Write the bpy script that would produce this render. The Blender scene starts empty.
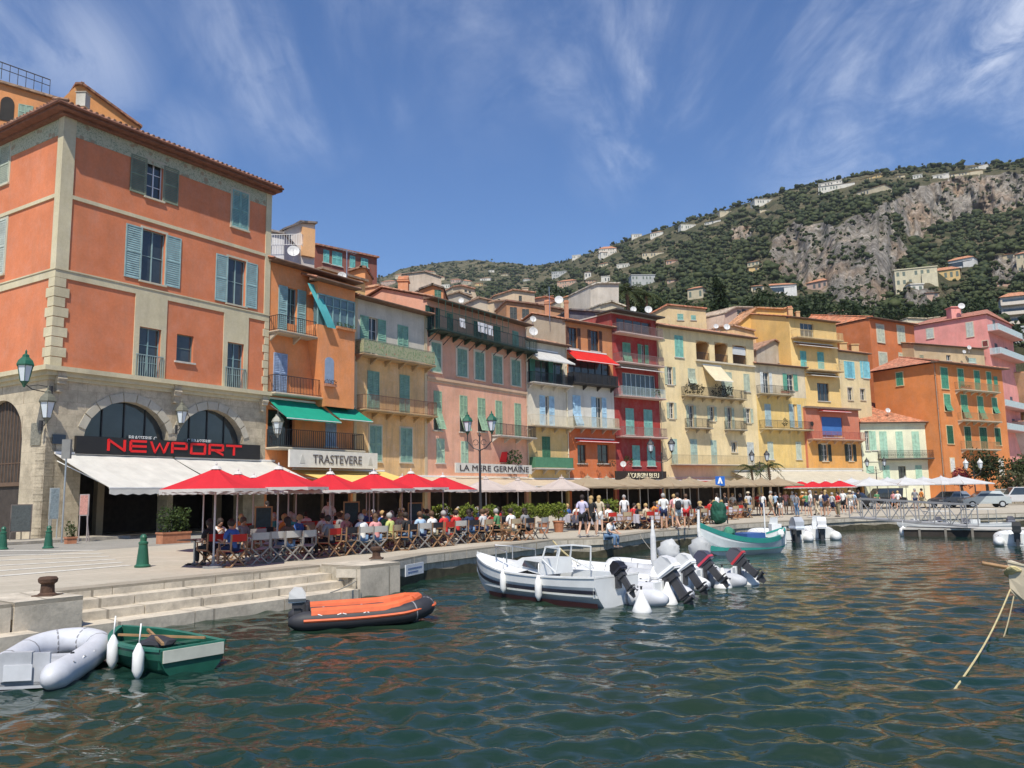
import bpy, bmesh, math, random
import numpy as np
from mathutils import Vector, Matrix, noise
random.seed(7); rng = np.random.default_rng(7)
R = math.radians; PI = math.pi
S = bpy.context.scene; COL = S.collection
# ------------------------------------------------------------------ camera
FPX = 820.0; HC = 1.85; HOR = 495.0; ROLL = 0.017; WZ = -0.78
th = math.atan((HOR-384)/FPX)
fw = Vector((0, math.cos(th), math.sin(th)))
rt = Vector((math.cos(ROLL), 0, -math.sin(ROLL))); rt = (rt-fw*rt.dot(fw)).normalized()
up = rt.cross(fw)
cam = bpy.data.cameras.new('camera'); co = bpy.data.objects.new('camera', cam); COL.objects.link(co)
m = Matrix((rt, up, -fw)).transposed().to_4x4(); m.translation = (0, 0, HC); co.matrix_world = m
cam.sensor_width = 36; cam.lens = FPX/1024*36; cam.clip_end = 20000; cam.clip_start = .1
S.camera = co; C0 = Vector((0, 0, HC))
# ------------------------------------------------------------------ light
SUN_EL, SUN_X, SUN_Y = 57, -.10, -.995
S.view_settings.view_transform = 'Standard'; S.view_settings.look = 'None'
S.view_settings.exposure = 0.33; S.view_settings.gamma = 1
w = bpy.data.worlds.new('World'); S.world = w; w.use_nodes = True
nt = w.node_tree; N = nt.nodes; bg = N['Background']; bg.inputs[1].default_value = 0.112
sky = N.new('ShaderNodeTexSky'); sky.sky_type = 'NISHITA'; sky.sun_disc = False
sky.sun_elevation = R(SUN_EL); sky.sun_rotation = math.atan2(SUN_X, SUN_Y) % (2*PI)
sky.altitude = 0; sky.air_density = 1.0; sky.dust_density = .25; sky.ozone_density = 3.5
# thin cirrus high in the sky: wispy streaks, looked up by sky direction
tc = N.new('ShaderNodeTexCoord'); sp = N.new('ShaderNodeSeparateXYZ'); nt.links.new(tc.outputs['Generated'], sp.inputs[0])
def wm(op, a, b=None, c=None):
    n = N.new('ShaderNodeMath'); n.operation = op
    for i, v in enumerate((a, b, c)):
        if v is None: continue
        if isinstance(v, (int, float)): n.inputs[i].default_value = v
        else: nt.links.new(v, n.inputs[i])
    return n.outputs[0]
zz = wm('MAXIMUM', sp.outputs[2], .06); zz = wm('ADD', zz, .12)
cb = N.new('ShaderNodeCombineXYZ'); nt.links.new(wm('DIVIDE', sp.outputs[0], zz), cb.inputs[0]); nt.links.new(wm('DIVIDE', sp.outputs[1], zz), cb.inputs[1])
def wnoise(rot, scl, scale, det, rough, dist, loc=(0, 0, 0)):
    mp = N.new('ShaderNodeMapping'); mp.inputs['Rotation'].default_value = (0, 0, R(rot)); mp.inputs['Scale'].default_value = scl
    mp.inputs['Location'].default_value = loc
    nt.links.new(cb.outputs[0], mp.inputs[0])
    n = N.new('ShaderNodeTexNoise'); nt.links.new(mp.outputs[0], n.inputs[0])
    n.inputs['Scale'].default_value = scale; n.inputs['Detail'].default_value = det
    n.inputs['Roughness'].default_value = rough; n.inputs['Distortion'].default_value = dist
    return n.outputs[0]
n1 = wnoise(25, (1, .38, 1), 2.3, 9, .62, .7, (.3, 0, 0)); n2 = wnoise(-10, (1, .8, 1), 0.75, 3, .5, .3, (3.1, 1.7, 0))
n3 = wnoise(60, (1, .6, 1), 5.5, 8, .65, 1.2, (1, 4, 0))
def wr(v, a, b):
    n = N.new('ShaderNodeMapRange'); nt.links.new(v, n.inputs[0]); n.inputs[1].default_value = a; n.inputs[2].default_value = b; n.clamp = True
    n.interpolation_type = 'SMOOTHSTEP'; return n.outputs[0]
blobs = None
for px, py, rr, k in ((262, 25, .10, .6), (285, 75, .09, .8), (310, 115, .07, .7), (85, 60, .085, .55), (190, 130, .05, .35), (600, 40, .11, .9), (640, 80, .10, 1), (655, 10, .09, .8), (625, 148, .075, .9), (480, 5, .09, .5), (900, 50, .20, .85), (985, 40, .17, 1), (840, 120, .12, .6), (1000, 110, .12, .7), (720, 130, .04, .4), (390, 105, .04, .4), (1250, 60, .3, .9), (-250, 30, .3, .7), (400, -300, .4, .7), (900, -400, .4, .7)):
    d_ = (rt*((px-512)/FPX)+up*(-(py-384)/FPX)+fw).normalized(); vd = N.new('ShaderNodeVectorMath'); vd.operation = 'DISTANCE'; nt.links.new(tc.outputs['Generated'], vd.inputs[0]); vd.inputs[1].default_value = d_
    n = N.new('ShaderNodeMapRange'); n.interpolation_type = 'SMOOTHSTEP'; nt.links.new(vd.outputs['Value'], n.inputs[0]); n.inputs[1].default_value = rr*1.25; n.inputs[2].default_value = 0; n.inputs[4].default_value = k
    blobs = n.outputs[0] if blobs is None else wm('MAXIMUM', blobs, n.outputs[0])
cl = wm('MULTIPLY', wm('MULTIPLY', wr(n1, .38, .76), wr(n3, .25, .6)), wm('MAXIMUM', blobs, wm('MULTIPLY', wr(n2, .5, .8), .12)))
mx = N.new('ShaderNodeMix'); mx.data_type = 'RGBA'; nt.links.new(wm('MULTIPLY', cl, .64), mx.inputs[0])
hs = N.new('ShaderNodeHueSaturation'); hs.inputs['Saturation'].default_value = 1.22; hs.inputs['Hue'].default_value = .508; nt.links.new(sky.outputs[0], hs.inputs['Color'])
nt.links.new(hs.outputs[0], mx.inputs[6]); mx.inputs[7].default_value = (9.5, 9.8, 10.4, 1); nt.links.new(mx.outputs[2], bg.inputs[0])
sl = bpy.data.lights.new('sun', 'SUN'); sl.energy = 4.7; sl.angle = R(.53); sl.color = (1, .94, .83)
so = bpy.data.objects.new('sun', sl); COL.objects.link(so)
sd = Vector((SUN_X*math.cos(R(SUN_EL)), SUN_Y*math.cos(R(SUN_EL)), math.sin(R(SUN_EL))))
so.rotation_euler = sd.to_track_quat('Z', 'Y').to_euler()
# ------------------------------------------------------------------ pixel tools (photo measurements -> world)
ZM = {0: (0, 0, 1), 1: (0, 50, 300/1024), 2: (0, 270, 300/1024), 3: (0, 480, 300/1024), 4: (250, 210, 200/1024), 5: (250, 340, 200/1024),
      6: (200, 460, 200/1024), 7: (400, 260, 200/1024), 8: (400, 380, 200/1024), 9: (560, 290, 200/1024), 10: (560, 420, 200/1024),
      11: (720, 280, 160/1024), 12: (720, 390, 160/1024), 13: (864, 280, 160/1024), 14: (864, 390, 160/1024), 15: (704, 480, 320/1024),
      16: (424, 500, 340/1024), 17: (380, 200, 240/1024), 18: (600, 140, 240/1024), 19: (784, 140, 240/1024)}
def zp(k, x, y): a = ZM[k]; return a[0]+x*a[2], a[1]+y*a[2]
def ray(px, py): return rt*((px-512)/FPX)+up*(-(py-384)/FPX)+fw
def at(px, py, D): d = ray(px, py); return C0+d*(D/d.y)
def onz(px, py, z=0.0): d = ray(px, py); return C0+d*((z-HC)/d.z)
def proj(p):
    q = p-C0; z = q.dot(fw); return 512+FPX*q.dot(rt)/z, 384-FPX*q.dot(up)/z
class F:                                   # a facade plane: u along it, v outward, z up
    def __init__(s, A, B):
        s.A = Vector((A.x, A.y, 0)); b = Vector((B.x, B.y, 0)); s.L = (b-s.A).length
        s.d = (b-s.A).normalized(); s.n = Vector((s.d.y, -s.d.x, 0))
    def off(s, v): return F(s.A+s.n*v, s.A+s.n*v+s.d*s.L)
    def T(s, u, v, z): return s.A+s.d*u+s.n*v+Vector((0, 0, z))
    def uz(s, px, py):
        r = ray(px, py); t = (s.A-C0).dot(s.n)/r.dot(s.n); p = C0+r*t
        return (p-s.A).dot(s.d), p.z
    def box(s, k, x0, y0, x1, y1):         # rectangle on the plane from a box read off zoom k
        ax, ay = zp(k, x0, (y0+y1)/2); bx, by = zp(k, x1, (y0+y1)/2); cx, t = zp(k, (x0+x1)/2, y0); _, b = zp(k, 0, y1)
        return s.uz(ax, ay)[0], s.uz(bx, by)[0], s.uz(cx, b)[1], s.uz(cx, t)[1]
    def z(s, k, x, y): return s.uz(*zp(k, x, y))[1]
    def u(s, k, x, y): return s.uz(*zp(k, x, y))[0]
# ------------------------------------------------------------------ objects
LABELS = {}
def tag(o, label=None, cat=None, group=None, kind=None):
    if label:
        if len(label.split()) > 16: print('LONG', label)
        if label in LABELS and not group: print('DUP LABEL', label)
        LABELS[label] = 1; o['label'] = label
    if cat: o['category'] = cat
    if group: o['group'] = group
    if kind: o['kind'] = kind
    return o
def thing(name, label, cat, loc=(0, 0, 0), rz=0, group=None):
    o = bpy.data.objects.new(name, None); COL.objects.link(o); o.location = loc; o.rotation_euler = (0, 0, rz)
    o.empty_display_size = .2
    return tag(o, label, cat, group)
def dup(root, loc, rz, label=None, group=None, sc=None, mats=None):
    KEEP = True
    def cp(o, par):
        c = o.copy(); COL.objects.link(c); c.parent = par
        if mats and c.type == 'MESH' and o.name.split('.')[0] in mats:
            mm = mats[o.name.split('.')[0]]
            for i in range(len(c.material_slots)): c.material_slots[i].link = 'OBJECT'; c.material_slots[i].material = mm
        for g in list(KIDS.get(o, [])): cp(g, c)
        return c
    r = root.copy(); COL.objects.link(r); r.location = loc; r.rotation_euler = (0, 0, rz)
    if sc: r.scale = (sc, sc, sc)
    for ch in list(KIDS.get(root, [])): cp(ch, r)
    if label: tag(r, label, None, group)
    if group: r['group'] = group
    return r
KIDS = {}
_ico = None
def ico(sub):
    bm = bmesh.new(); bmesh.ops.create_icosphere(bm, subdivisions=sub, radius=1)
    v = np.array([x.co[:] for x in bm.verts]); f = [[y.index for y in x.verts] for x in bm.faces]; bm.free(); return v, f
class MB:
    def __init__(s, T=None): s.v = []; s.f = []; s.m = []; s.T = T
    def add(s, vs, fs, mi=0, T=None):
        T = T or s.T; b = len(s.v)
        s.v += [tuple(T(*p)) if T else tuple(p) for p in vs]
        s.f += [tuple(b+i for i in f) for f in fs]; s.m += [mi]*len(fs); return s
    def box(s, x0, x1, y0, y1, z0, z1, mi=0, T=None):
        return s.add([(x0, y0, z0), (x1, y0, z0), (x1, y1, z0), (x0, y1, z0), (x0, y0, z1), (x1, y0, z1), (x1, y1, z1), (x0, y1, z1)],
                     [(0, 3, 2, 1), (4, 5, 6, 7), (0, 1, 5, 4), (1, 2, 6, 5), (2, 3, 7, 6), (3, 0, 4, 7)], mi, T)
    def bar(s, a, b, w, h=None, mi=0, T=None):
        a = Vector(a); b = Vector(b); h = h or w; d = (b-a).normalized()
        x = d.cross(Vector((0, 0, 1)));  x = x.normalized() if x.length > 1e-3 else Vector((1, 0, 0)); y = x.cross(d)
        vs = [p+x*i*w/2+y*j*h/2 for p in (a, b) for i, j in ((-1, -1), (1, -1), (1, 1), (-1, 1))]
        return s.add(vs, [(0, 1, 2, 3), (7, 6, 5, 4), (0, 4, 5, 1), (1, 5, 6, 2), (2, 6, 7, 3), (3, 7, 4, 0)], mi, T)
    def tube(s, pts, rs, n=8, mi=0, T=None, cap=True):
        pts = [Vector(p) for p in pts]; rs = [rs]*len(pts) if isinstance(rs, (int, float)) else rs
        vs = []; fs = []; prev = None
        for i, p in enumerate(pts):
            d = (pts[min(i+1, len(pts)-1)]-pts[max(i-1, 0)]).normalized()
            if prev is None:
                x = d.cross(Vector((0, 0, 1))); x = x.normalized() if x.length > .05 else Vector((1, 0, 0))
            else: x = (prev-d*prev.dot(d)).normalized()
            prev = x; y = d.cross(x)
            vs += [p+(x*math.cos(2*PI*k/n)+y*math.sin(2*PI*k/n))*rs[i] for k in range(n)]
        for i in range(len(pts)-1):
            for k in range(n): fs.append((i*n+k, i*n+(k+1) % n, (i+1)*n+(k+1) % n, (i+1)*n+k))
        if cap: fs += [tuple(range(n))[::-1], tuple((len(pts)-1)*n+k for k in range(n))]
        return s.add(vs, fs, mi, T)
    def lathe(s, prof, c=(0, 0, 0), n=16, mi=0, T=None, ph=0):
        vs = [(c[0]+r*math.cos(ph+2*PI*k/n), c[1]+r*math.sin(ph+2*PI*k/n), c[2]+z) for r, z in prof for k in range(n)]
        fs = [(i*n+k, i*n+(k+1) % n, (i+1)*n+(k+1) % n, (i+1)*n+k) for i in range(len(prof)-1) for k in range(n)]
        fs += [tuple(range(n))[::-1], tuple((len(prof)-1)*n+k for k in range(n))]
        return s.add(vs, fs, mi, T)
    def prism(s, poly, ext, mi=0, T=None):  # poly: list of 3D points, ext: vector
        n = len(poly); e = Vector(ext); P = [Vector(p) for p in poly]
        return s.add(P+[p+e for p in P], [tuple(range(n))[::-1], tuple(range(n, 2*n))]+[(i, (i+1) % n, n+(i+1) % n, n+i) for i in range(n)], mi, T)
    def blob(s, c, r, sub=2, nz=.15, nf=1.5, mi=0, seed=0, T=None):
        v, f = ICO[sub]; r = (r, r, r) if isinstance(r, (int, float)) else r; out = []
        for p in v:
            k = 1+nz*noise.noise(Vector(p)*nf+Vector((seed*3.1, seed*1.7, 0))) if nz else 1
            out.append((c[0]+p[0]*r[0]*k, c[1]+p[1]*r[1]*k, c[2]+p[2]*r[2]*k))
        return s.add(out, f, mi, T)
    def leaves(s, c, r, n, size, shell=.35, mi=0, seed=None):
        g = np.random.default_rng(seed if seed is not None else len(s.v)+1)
        for _ in range(n):
            d = g.normal(size=3); d /= np.linalg.norm(d); k = 1-shell*g.random()**1.5
            if g.random() < .12: k *= 1.15
            p = Vector((c[0]+d[0]*r[0]*k, c[1]+d[1]*r[1]*k, c[2]+d[2]*r[2]*k))
            a = Vector(g.normal(size=3)).normalized(); b = a.cross(Vector(g.normal(size=3))).normalized()
            sz = size*(.6+.8*g.random())
            s.add([p-a*sz, p-b*sz*.5, p+a*sz, p+b*sz*.5], [(0, 1, 2, 3)], mi)
        return s
    def build(s, name, mats, parent=None, smooth=False, org=None):
        me = bpy.data.meshes.new(name)
        o = None
        r = parent
        while r is not None and r.parent is not None: r = r.parent
        off = Vector(org) if org is not None else (r.location.copy() if r is not None else Vector((0, 0, 0)))
        vs = [(x-off.x, y-off.y, z-off.z) for x, y, z in s.v]
        me.from_pydata(vs, [], s.f); mats = mats if isinstance(mats, (list, tuple)) else [mats]
        for mm in mats: me.materials.append(mm)
        if len(mats) > 1: me.polygons.foreach_set('material_index', s.m)
        if smooth: me.polygons.foreach_set('use_smooth', [True]*len(me.polygons))
        me.update()
        o = bpy.data.objects.new(name, me); COL.objects.link(o)
        if parent is not None: o.parent = parent; KIDS.setdefault(parent, []).append(o)
        return o
ICO = {k: ico(k) for k in (1, 2, 3)}
# ------------------------------------------------------------------ materials
MC = {}
def _nz(nt, vec, scale, det=4, rough=.55, dist=0):
    n = nt.nodes.new('ShaderNodeTexNoise'); n.inputs['Scale'].default_value = scale; n.inputs['Detail'].default_value = det
    n.inputs['Roughness'].default_value = rough; n.inputs['Distortion'].default_value = dist
    if vec is not None: nt.links.new(vec, n.inputs[0])
    return n.outputs[0]
def _map(nt, vec, scl, rot=(0, 0, 0)):
    n = nt.nodes.new('ShaderNodeMapping'); n.inputs['Scale'].default_value = scl; n.inputs['Rotation'].default_value = rot; nt.links.new(vec, n.inputs[0]); return n.outputs[0]
def _rng(nt, v, a, b, c=0, d=1):
    n = nt.nodes.new('ShaderNodeMapRange'); nt.links.new(v, n.inputs[0])
    for i, x in enumerate((a, b, c, d)): n.inputs[i+1].default_value = x
    return n.outputs[0]
def _mix(nt, f, a, b, mode='MIX'):
    n = nt.nodes.new('ShaderNodeMix'); n.data_type = 'RGBA'; n.blend_type = mode
    for i, v in ((0, f), (6, a), (7, b)):
        if isinstance(v, (int, float)): n.inputs[i].default_value = v
        elif isinstance(v, tuple): n.inputs[i].default_value = v if len(v) == 4 else (*v, 1)
        else: nt.links.new(v, n.inputs[i])
    return n.outputs[2]
def _bump(nt, h, st, dist=.02, nrm=None):
    n = nt.nodes.new('ShaderNodeBump'); n.inputs['Strength'].default_value = st; n.inputs['Distance'].default_value = dist
    nt.links.new(h, n.inputs['Height'])
    if nrm is not None: nt.links.new(nrm, n.inputs['Normal'])
    return n.outputs[0]
def base(name, rough=.7, metal=0, spec=.4):
    mm = bpy.data.materials.new(name); mm.use_nodes = True; nt = mm.node_tree; b = nt.nodes['Principled BSDF']
    b.inputs['Roughness'].default_value = rough; b.inputs['Metallic'].default_value = metal; b.inputs['Specular IOR Level'].default_value = spec
    tc = nt.nodes.new('ShaderNodeTexCoord'); return mm, nt, b, tc.outputs['Object']
def k3(c, k): return tuple(min(1, x*k) for x in c[:3])
def mat(col, rough=.6, var=.12, scale=3, bump=0, bs=30, metal=0, spec=.4, name=None, trans=0, isl=0):
    key = ('m', col, rough, var, scale, bump, bs, metal, spec, trans, isl)
    if key in MC: return MC[key]
    mm, nt, b, v = base(name or 'paint', rough, metal, spec)
    n = _nz(nt, v, scale, 5, .6); c = _mix(nt, _rng(nt, n, .3, .7), k3(col, 1-var), k3(col, 1+var))
    if isl:
        g = nt.nodes.new('ShaderNodeNewGeometry'); c = _mix(nt, _rng(nt, g.outputs['Random Per Island'], 0, 1, 0, 1), _mix(nt, 1.0, c, k3((1, 1, 1), 1-isl)[:3], 'MULTIPLY'), _mix(nt, 1.0, c, (1, 1, 1), 'MULTIPLY'))
    nt.links.new(c, b.inputs['Base Color'])
    if bump: nt.links.new(_bump(nt, _nz(nt, v, bs, 4), bump), b.inputs['Normal'])
    if trans: b.inputs['Subsurface Weight'].default_value = 0
    MC[key] = mm; return mm
def stucco(col, age=.5, stain=(.33, .27, .2)):
    key = ('s', col, age, stain)
    if key in MC: return MC[key]
    mm, nt, b, v = base('stucco', .92, 0, .2)
    c = _mix(nt, _rng(nt, _nz(nt, v, .45, 5, .6), .3, .7), k3(col, .88-.16*age), k3(col, 1.1))
    pal = tuple(x*.72+.2 for x in col)
    c = _mix(nt, _rng(nt, _nz(nt, v, 1.1, 9, .75), .46, .72, 0, min(1, .75*age)), c, pal)
    c = _mix(nt, _rng(nt, _nz(nt, _map(nt, v, (1, 1, .6)), .8, 8, .7, .8), .56, .60, 0, .28*age), c, k3(pal, .86))
    st = _nz(nt, _map(nt, v, (1, 1, .12)), 1.6, 6, .7)
    c = _mix(nt, _rng(nt, st, .48, .74, 0, min(1, .85*age)), c, tuple(.5*x+.5*y for x, y in zip(stain, k3(col, .6))))
    c = _mix(nt, _rng(nt, _nz(nt, v, 7, 6, .7), .35, .7), _mix(nt, 1.0, c, (.9, .9, .9), 'MULTIPLY'), c)
    nt.links.new(c, b.inputs['Base Color'])
    nt.links.new(_bump(nt, _nz(nt, v, 14, 6, .7), .35, .02), b.inputs['Normal'])
    MC[key] = mm; return mm
def tiles(col=(.42, .17, .09), stretch=True):
    key = ('t', col)
    if key in MC: return MC[key]
    mm, nt, b, v = base('roof_tile', .85, 0, .2)
    vo = nt.nodes.new('ShaderNodeTexVoronoi'); vo.inputs['Scale'].default_value = 3.2; nt.links.new(v, vo.inputs['Vector'])
    se = nt.nodes.new('ShaderNodeSeparateColor'); nt.links.new(vo.outputs['Color'], se.inputs[0])
    c = _mix(nt, se.outputs[0], k3(col, .55), k3(col, 1.35)); c = _mix(nt, _rng(nt, se.outputs[1], .6, 1, 0, .5), c, (.42, .30, .2))
    c = _mix(nt, _rng(nt, _nz(nt, v, .8, 6, .7), .45, .75, 0, .55), c, (.16, .12, .085))
    nt.links.new(c, b.inputs['Base Color']); nt.links.new(_bump(nt, vo.outputs['Distance'], .5, .05), b.inputs['Normal'])
    MC[key] = mm; return mm
def stone(c1, c2, scale=(1.3, 1.3, 2.6), mortar=(.30, .26, .2), bump=.6, rough=.9, bw=.6):
    key = ('st', c1, c2, scale, bw)
    if key in MC: return MC[key]
    mm, nt, b, v = base('masonry', rough, 0, .25)
    mp = _map(nt, v, scale); sx = nt.nodes.new('ShaderNodeSeparateXYZ'); nt.links.new(mp, sx.inputs[0])
    ad = nt.nodes.new('ShaderNodeMath'); ad.operation = 'ADD'; nt.links.new(sx.outputs[0], ad.inputs[0]); nt.links.new(sx.outputs[1], ad.inputs[1])
    cb = nt.nodes.new('ShaderNodeCombineXYZ'); nt.links.new(ad.outputs[0], cb.inputs[0]); nt.links.new(sx.outputs[2], cb.inputs[1])
    br = nt.nodes.new('ShaderNodeTexBrick'); nt.links.new(cb.outputs[0], br.inputs[0]); br.inputs['Scale'].default_value = 1
    br.inputs['Mortar Size'].default_value = .012; br.inputs['Brick Width'].default_value = 1.4*bw; br.inputs['Row Height'].default_value = .95
    br.inputs['Color1'].default_value = (*c1, 1); br.inputs['Color2'].default_value = (*c2, 1); br.inputs['Mortar'].default_value = (*mortar, 1); br.inputs['Bias'].default_value = 0
    c = _mix(nt, _rng(nt, _nz(nt, v, 1.4, 9, .75), .42, .68), br.outputs[0], k3(c1, .55)); c = _mix(nt, _rng(nt, _nz(nt, v, 12, 6, .7), .3, .7), _mix(nt, 1.0, c, (.84, .84, .84), 'MULTIPLY'), c)
    nt.links.new(c, b.inputs['Base Color'])
    h = _mix(nt, .6, br.outputs['Fac'], _nz(nt, v, 9, 8, .7))
    bn = nt.nodes.new('ShaderNodeInvert'); nt.links.new(h, bn.inputs[1])
    nt.links.new(_bump(nt, bn.outputs[0], bump, .03), b.inputs['Normal'])
    MC[key] = mm; return mm
def leafm(c1, c2, name='leaf'):
    key = ('l', c1, c2)
    if key in MC: return MC[key]
    mm, nt, b, v = base(name, .65, 0, .25)
    g = nt.nodes.new('ShaderNodeNewGeometry')
    c = _mix(nt, g.outputs['Random Per Island'], c1, c2); c = _mix(nt, _rng(nt, _nz(nt, v, 1.5, 3), .3, .7), _mix(nt, 1.0, c, (.7, .72, .65), 'MULTIPLY'), c)
    nt.links.new(c, b.inputs['Base Color'])
    tr = nt.nodes.new('ShaderNodeBsdfTranslucent'); nt.links.new(_mix(nt, 1.0, c, (1, 1, .5), 'MULTIPLY'), tr.inputs[0])
    ms = nt.nodes.new('ShaderNodeMixShader'); ms.inputs[0].default_value = .25; nt.links.new(b.outputs[0], ms.inputs[1]); nt.links.new(tr.outputs[0], ms.inputs[2])
    nt.links.new(ms.outputs[0], nt.nodes['Material Output'].inputs[0]); MC[key] = mm; return mm
def cloth(col, tl=.25, rough=.85):
    key = ('c', col, tl)
    if key in MC: return MC[key]
    mm, nt, b, v = base('canvas', rough, 0, .2)
    c = _mix(nt, _rng(nt, _nz(nt, v, 1.2, 5, .6), .3, .7), k3(col, .88), k3(col, 1.05)); nt.links.new(c, b.inputs['Base Color'])
    nt.links.new(_bump(nt, _nz(nt, v, 2.2, 3), .4, .05), b.inputs['Normal'])
    tr = nt.nodes.new('ShaderNodeBsdfTranslucent'); nt.links.new(c, tr.inputs[0])
    ms = nt.nodes.new('ShaderNodeMixShader'); ms.inputs[0].default_value = tl; nt.links.new(b.outputs[0], ms.inputs[1]); nt.links.new(tr.outputs[0], ms.inputs[2])
    nt.links.new(ms.outputs[0], nt.nodes['Material Output'].inputs[0]); MC[key] = mm; return mm
GLASS = mat((.035, .045, .05), .06, .3, .8, spec=.8, name='window_glass')
DARK = mat((.018, .015, .012), .7, .4, 1.2, name='dark_interior')
IRON = mat((.03, .03, .032), .5, .2, name='iron')
WOODW = mat((.62, .60, .55), .6, .1, name='painted_wood')
WHITE = mat((.78, .77, .74), .55, .06, name='white_paint')
GREENM = mat((.02, .10, .06), .4, .2, name='green_metal')
STEEL = mat((.45, .46, .47), .35, .1, metal=.9, name='steel')
ALU = mat((.6, .6, .6), .4, .1, metal=.7, name='aluminium')
BLACK = mat((.015, .015, .017), .4, .2, name='black_rubber')
EAVE = mat((.16, .10, .07), .85, .3, 2, name='eave_timber')
CONC = mat((.5, .47, .42), .9, .15, 2, bump=.3, name='concrete')
TEXTM = {}
def text(name, s, parent, M4, w, h, mt, ext=.02):
    """lettering as a mesh, fitted into w x h, placed by 4x4 M4 (x right, y up, z out)"""
    cu = bpy.data.curves.new('t', 'FONT'); cu.body = s; cu.extrude = ext; cu.align_x = 'CENTER'; cu.resolution_u = 3
    o = bpy.data.objects.new('t', cu); COL.objects.link(o); bpy.context.view_layer.update()
    me = bpy.data.meshes.new_from_object(o.evaluated_get(bpy.context.evaluated_depsgraph_get()))
    bpy.data.objects.remove(o); me.name = name
    xs = [v.co.x for v in me.vertices]; ys = [v.co.y for v in me.vertices]; x0, x1, y0, y1 = min(xs), max(xs), min(ys), max(ys)
    r = parent
    while r.parent: r = r.parent
    for v in me.vertices:
        p = M4 @ Vector(((v.co.x-(x0+x1)/2)*w/(x1-x0), (v.co.y-(y0+y1)/2)*h/(y1-y0), v.co.z)); v.co = p-r.location
    me.materials.clear(); me.materials.append(mt)
    q = bpy.data.objects.new(name, me); COL.objects.link(q); q.parent = parent; KIDS.setdefault(parent, []).append(q); return q
# ================================================================== BUILDINGS
def gridwall(mb, f, u0, u1, z0, z1, holes, secs=(), rev=.25, mi=0, v=0.0, arches=()):
    """front wall from u0..u1, z0..z1 with rectangular openings and reveals; secs: [(ztop, material index)] from the bottom"""
    us = sorted({u0, u1, *[min(max(x, u0), u1) for h in holes for x in h[:2]]}); zs = sorted({z0, z1, *[min(max(x, z0), z1) for h in holes for x in h[2:4]], *[s_[0] for s_ in secs if z0 < s_[0] < z1]})
    def mid(z):
        for zt, i in secs:
            if z < zt: return i
        return secs[-1][1] if secs else mi
    for i in range(len(us)-1):
        for j in range(len(zs)-1):
            cu = (us[i]+us[i+1])/2; cz = (zs[j]+zs[j+1])/2
            if any(h[0] < cu < h[1] and h[2] < cz < h[3] for h in holes): continue
            mb.add([(us[i], v, zs[j]), (us[i+1], v, zs[j]), (us[i+1], v, zs[j+1]), (us[i], v, zs[j+1])], [(0, 1, 2, 3)], mid(cz))
    for h in holes:
        a, b, c, d = h[:4]; q = v-rev; k = mid((c+d)/2)
        for P in ([(a, v, c), (a, q, c), (a, q, d), (a, v, d)], [(b, v, c), (b, v, d), (b, q, d), (b, q, c)], [(a, v, d), (a, q, d), (b, q, d), (b, v, d)], [(a, v, c), (b, v, c), (b, q, c), (a, q, c)]):
            mb.add(P, [(0, 1, 2, 3)], k)
def roof(f, root, u0, u1, zt, depth, pitch=.32, over=.55, so_=.25, col=(.42, .17, .09), kind='gable', lip=.35, name='roof'):
    mb = MB(f.T); T_ = tiles(col)
    L = u1-u0+2*so_; n = max(6, int(L/.085)); amp = .045
    half = depth/2 if kind == 'gable' else depth
    rows = [over, over-.05, 0, -half] if kind != 'hip' else [over, over-.05, 0, -half]
    def zz(v): return zt+(over-v)*pitch+.12
    vs = []; fs = []
    for r_, v in enumerate(rows):
        ins = 0
        if kind == 'hip' and r_ == 3: ins = min(L*.42, half)
        for i in range(n+1):
            u = u0-so_+ins+(L-2*ins)*i/n; vs.append((u, v, zz(v)+amp*math.sin(i*PI*.75)*(1)))
    for r_ in range(len(rows)-1):
        for i in range(n): a = r_*(n+1)+i; fs.append((a, a+1, a+n+2, a+n+1))
    mb.add(vs, fs)
    a, b = u0-so_, u1+so_
    if kind == 'gable':                     # rear slope, ridge cap
        zr = zz(-half); mb.add([(a, -half, zr), (b, -half, zr), (b, -depth-over, zr-(half+over)*pitch), (a, -depth-over, zr-(half+over)*pitch)], [(0, 1, 2, 3)])
        mb.tube([(a, -half, zr), (b, -half, zr)], .11, 6)
        for u in (a, b): mb.tube([(u, over, zz(over)), (u, -half, zr), (u, -depth-over, zr-(half+over)*pitch)], .09, 5)
    elif kind == 'hip':
        ins = min(L*.42, half); zr = zz(-half)
        for u, k in ((a, 1), (b, -1)):
            mb.add([(u, over, zz(over)), (u+k*ins, -half, zr), (u, -depth-over, zz(over))], [(0, 1, 2)])
            mb.tube([(u, over, zz(over)+.05), (u+k*ins, -half, zr+.05)], .1, 5)
        mb.add([(a, -depth-over, zz(over)), (b, -depth-over, zz(over)), (b-ins, -half, zr), (a+ins, -half, zr)], [(0, 1, 2, 3)])
        mb.tube([(a+ins, -half, zr), (b-ins, -half, zr)], .1, 6)
    else:                                   # shed
        mb.tube([(a, -depth, zz(-depth)), (b, -depth, zz(-depth))], .1, 6)
        for u in (a, b): mb.tube([(u, over, zz(over)), (u, -depth, zz(-depth))], .09, 5)
    r = mb.build(name, T_, root)
    e = MB(f.T)                              # soffit boards, rafters ends and gutter
    e.add([(a, over-.02, zt+.02), (b, over-.02, zt+.02), (b, -.3, zt+.02), (a, -.3, zt+.02), (a, over-.02, zt+.11), (b, over-.02, zt+.11), (b, -.3, zt+.11+over*pitch), (a, -.3, zt+.11+over*pitch)],
          [(0, 3, 2, 1), (0, 1, 5, 4), (1, 2, 6, 5), (3, 0, 4, 7), (4, 5, 6, 7)])
    e.tube([(a, over+.03, zt+.08), (b, over+.03, zt+.08)], .07, 6)
    e.build('eave', EAVE, r)
    return r
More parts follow.
